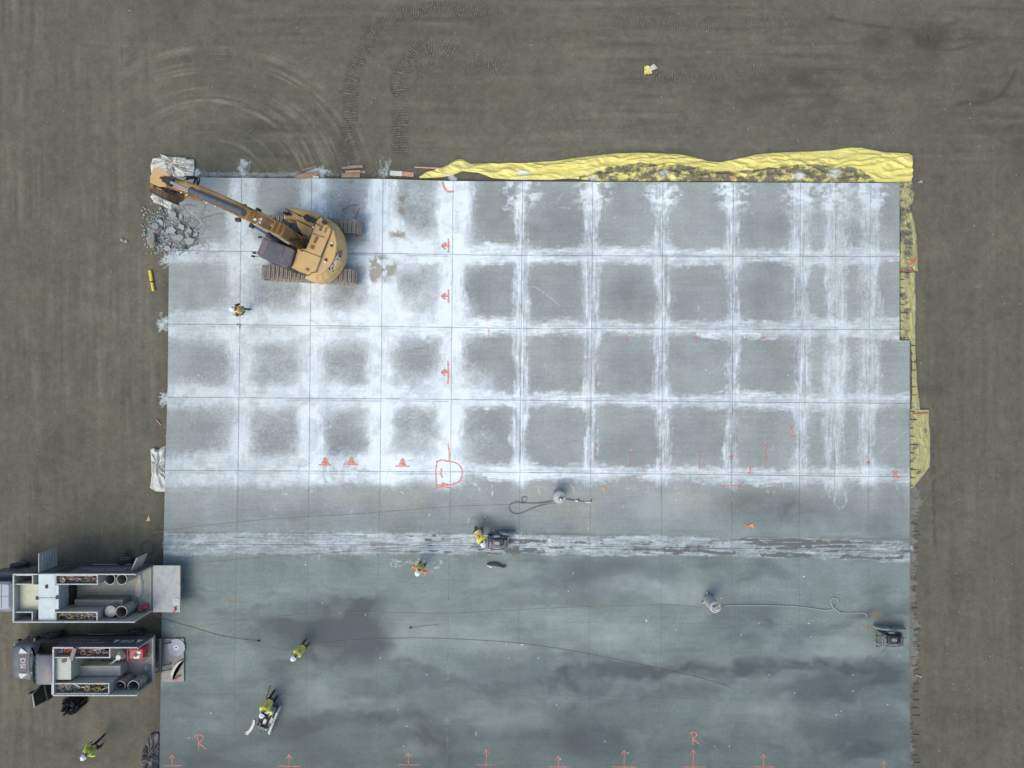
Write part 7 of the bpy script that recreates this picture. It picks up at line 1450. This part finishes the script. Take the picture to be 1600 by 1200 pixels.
    # jacket or shirt, trousers, boots
    tv = [pel + dr * .0, belly, chest, nb]; te = [(0, 1), (1, 2), (2, 3)]; tr = [(.175, .135), (.17, .13), (.19, .14), (.115, .09)]
    for i in (0, 1):
        sh, el, wr = J_['a', i]; n0 = len(tv); w2 = el + (wr - el) * (.1 if short_sleeve else .85); tv += [sh, el, w2]; te += [(2, n0), (n0, n0 + 1), (n0 + 1, n0 + 2)]; tr += [.080, .062, .050]
    link("jacket", skin_mesh("jacket", tv, te, tr, 1), sleeve, e, smooth=True)
    tv = [pel + Vector((0, 0, .02))]; te = []; tr = [(.172, .13)]
    for i in (0, 1):
        hp, kn, an, toe = J_['l', i]; n0 = len(tv); tv += [hp, kn, an + Vector((0, 0, .03))]; te += [(0, n0), (n0, n0 + 1), (n0 + 1, n0 + 2)]; tr += [.100, .075, .062]
    link("trousers", skin_mesh("trousers", tv, te, tr, 1), legs, e, smooth=True)
    for i in (0, 1):
        hp, kn, an, toe = J_['l', i]; link("boot", skin_mesh("boot", [an + Vector((-.04, 0, -.01)), an + Vector((0, 0, .06)), Vector((toe.x, toe.y, .045)), Vector((toe.x + .05, toe.y, .04))], [(0, 1), (0, 2), (2, 3)], [.048, .055, .05, .04], 1), BOOT, e, smooth=True)
    # vest: shell over the trunk with tape
    vs = []
    sidev = Vector((0, 1, 0)); fw_ = Vector((dr.z, 0, -dr.x))
    for t_, ry, rx in ((-.04, .20, .165), (.14, .198, .160), (.30, .205, .168), (.42, .215, .165), (.50, .17, .13), (.54, .10, .09)):
        c = pel + dr * t_; vs.append([tuple(c + sidev * ry * math.cos(2 * math.pi * k / 20) + fw_ * rx * math.sin(2 * math.pi * k / 20)) for k in range(20)])
    v_ = MB(); v_.loft(vs, caps=False); vo = v_.build("safety_vest", vest, e, smooth=True)
    tp = MB()
    for t_ in (.06, .22):
        c = pel + dr * t_; c2 = pel + dr * (t_ + .05); tp.loft([[tuple(cc_ + sidev * .212 * math.cos(2 * math.pi * k / 20) + fw_ * .176 * math.sin(2 * math.pi * k / 20)) for k in range(20)] for cc_ in (c, c2)], caps=False)
    tp.build("reflective_band", REFL, vo, smooth=True)
    for sg in (-1, 1):
        t2 = MB(); pts = [pel + dr * t_ + sidev * sg * .10 - fw_ * o_ for t_, o_ in ((.08, .178), (.3, .18), (.45, .168), (.53, .10))]; t2.loft([[tuple(p + sidev * .028), tuple(p - sidev * .028)] for p in pts], closed=False, caps=False); t2.build("shoulder_band", ORT, vo)
    t2 = MB(); p = pel + dr * .34 - fw_ * .188; t2.box(-.035, .035, -.012, .012, -.10, .10, Matrix.Translation(p) @ Matrix.Rotation(lean, 4, 'Y')); t2.build("back_strap", strap, vo)
    # hard hat
    hm_ = MB(); Mh = Matrix.Translation(skull + hd_dir * .035) @ Matrix.Rotation(lean * .6 + look, 4, 'Y')
    hm_.lathe([(.150, .0), (.155, .012), (.138, .03), (.134, .07), (.115, .115), (.075, .145), (.02, .155)], 28, Mh); hm_.prism([(.10, -.10), (.19, -.07), (.205, 0), (.19, .07), (.10, .10)], .0, .015, Mh); h_ = hm_.build("hard_hat", HELM, e, smooth=True)
    r_ = MB(); r_.box(-.12, .12, -.012, .012, .13, .165, Mh, bev=.006); r_.build("hat_ridge", HELM, h_)
    return e
worker(PX(386, 487.5, 0), 185, "worker in maroon shirt and yellow vest walking on the white-dusted slab", lean=.12, hands=((.30, .22, 1.0), (.05, -.32, .85)), feet=((.22, .10), (-.22, -.10)), vest=LIMEP, sleeve=MAR, legs=GRYC)
worker(PX(479, 1004, 0), 228, "worker in lime vest bending forward beside the dark damp patch", lean=.55, crouch=.08, hands=((.45, .22, .55), (.40, -.22, .62)), feet=((.0, .12), (-.06, -.12)), vest=LIME, sleeve=LIMEP, legs=BRNC, look=.25)
worker(PX(749, 829, 0), 300, "worker in yellow-lime vest bent double at the dusty mauve saw", lean=.95, crouch=.1, hands=((.55, .22, .62), (.60, -.12, .70)), feet=((-.10, .13), (-.26, -.12)), vest=LIMEP, sleeve=LIMEP, legs=GRYC, look=.2)
worker(PX(661, 878.5, 0), 245, "worker with orange sleeves and white hard hat standing alone below the seam", lean=.12, hands=((.22, .36, .98), (.25, -.36, .98)), feet=((.0, .13), (.02, -.12)), vest=LIME, sleeve=ORV, legs=GRYC, look=.35)
worker(PX(429.5, 1086.5, 0), 246, "worker in bright lime leaning over the handles of the white saw", lean=.62, crouch=.05, hands=((.55, .30, .95), (.58, -.20, .95)), feet=((-.08, .13), (-.25, -.13)), vest=LIME, sleeve=LIMEP, legs=BLKC, look=.3)
worker(PX(162, 1155, GZ), 232, "worker in lime vest and black trousers walking on the bare earth below the trucks", lean=.10, hands=((.30, .24, 1.05), (-.10, -.30, .90)), feet=((.26, .10), (-.28, -.10)), vest=LIME, sleeve=LIME, legs=BLKC, gz=GZ)
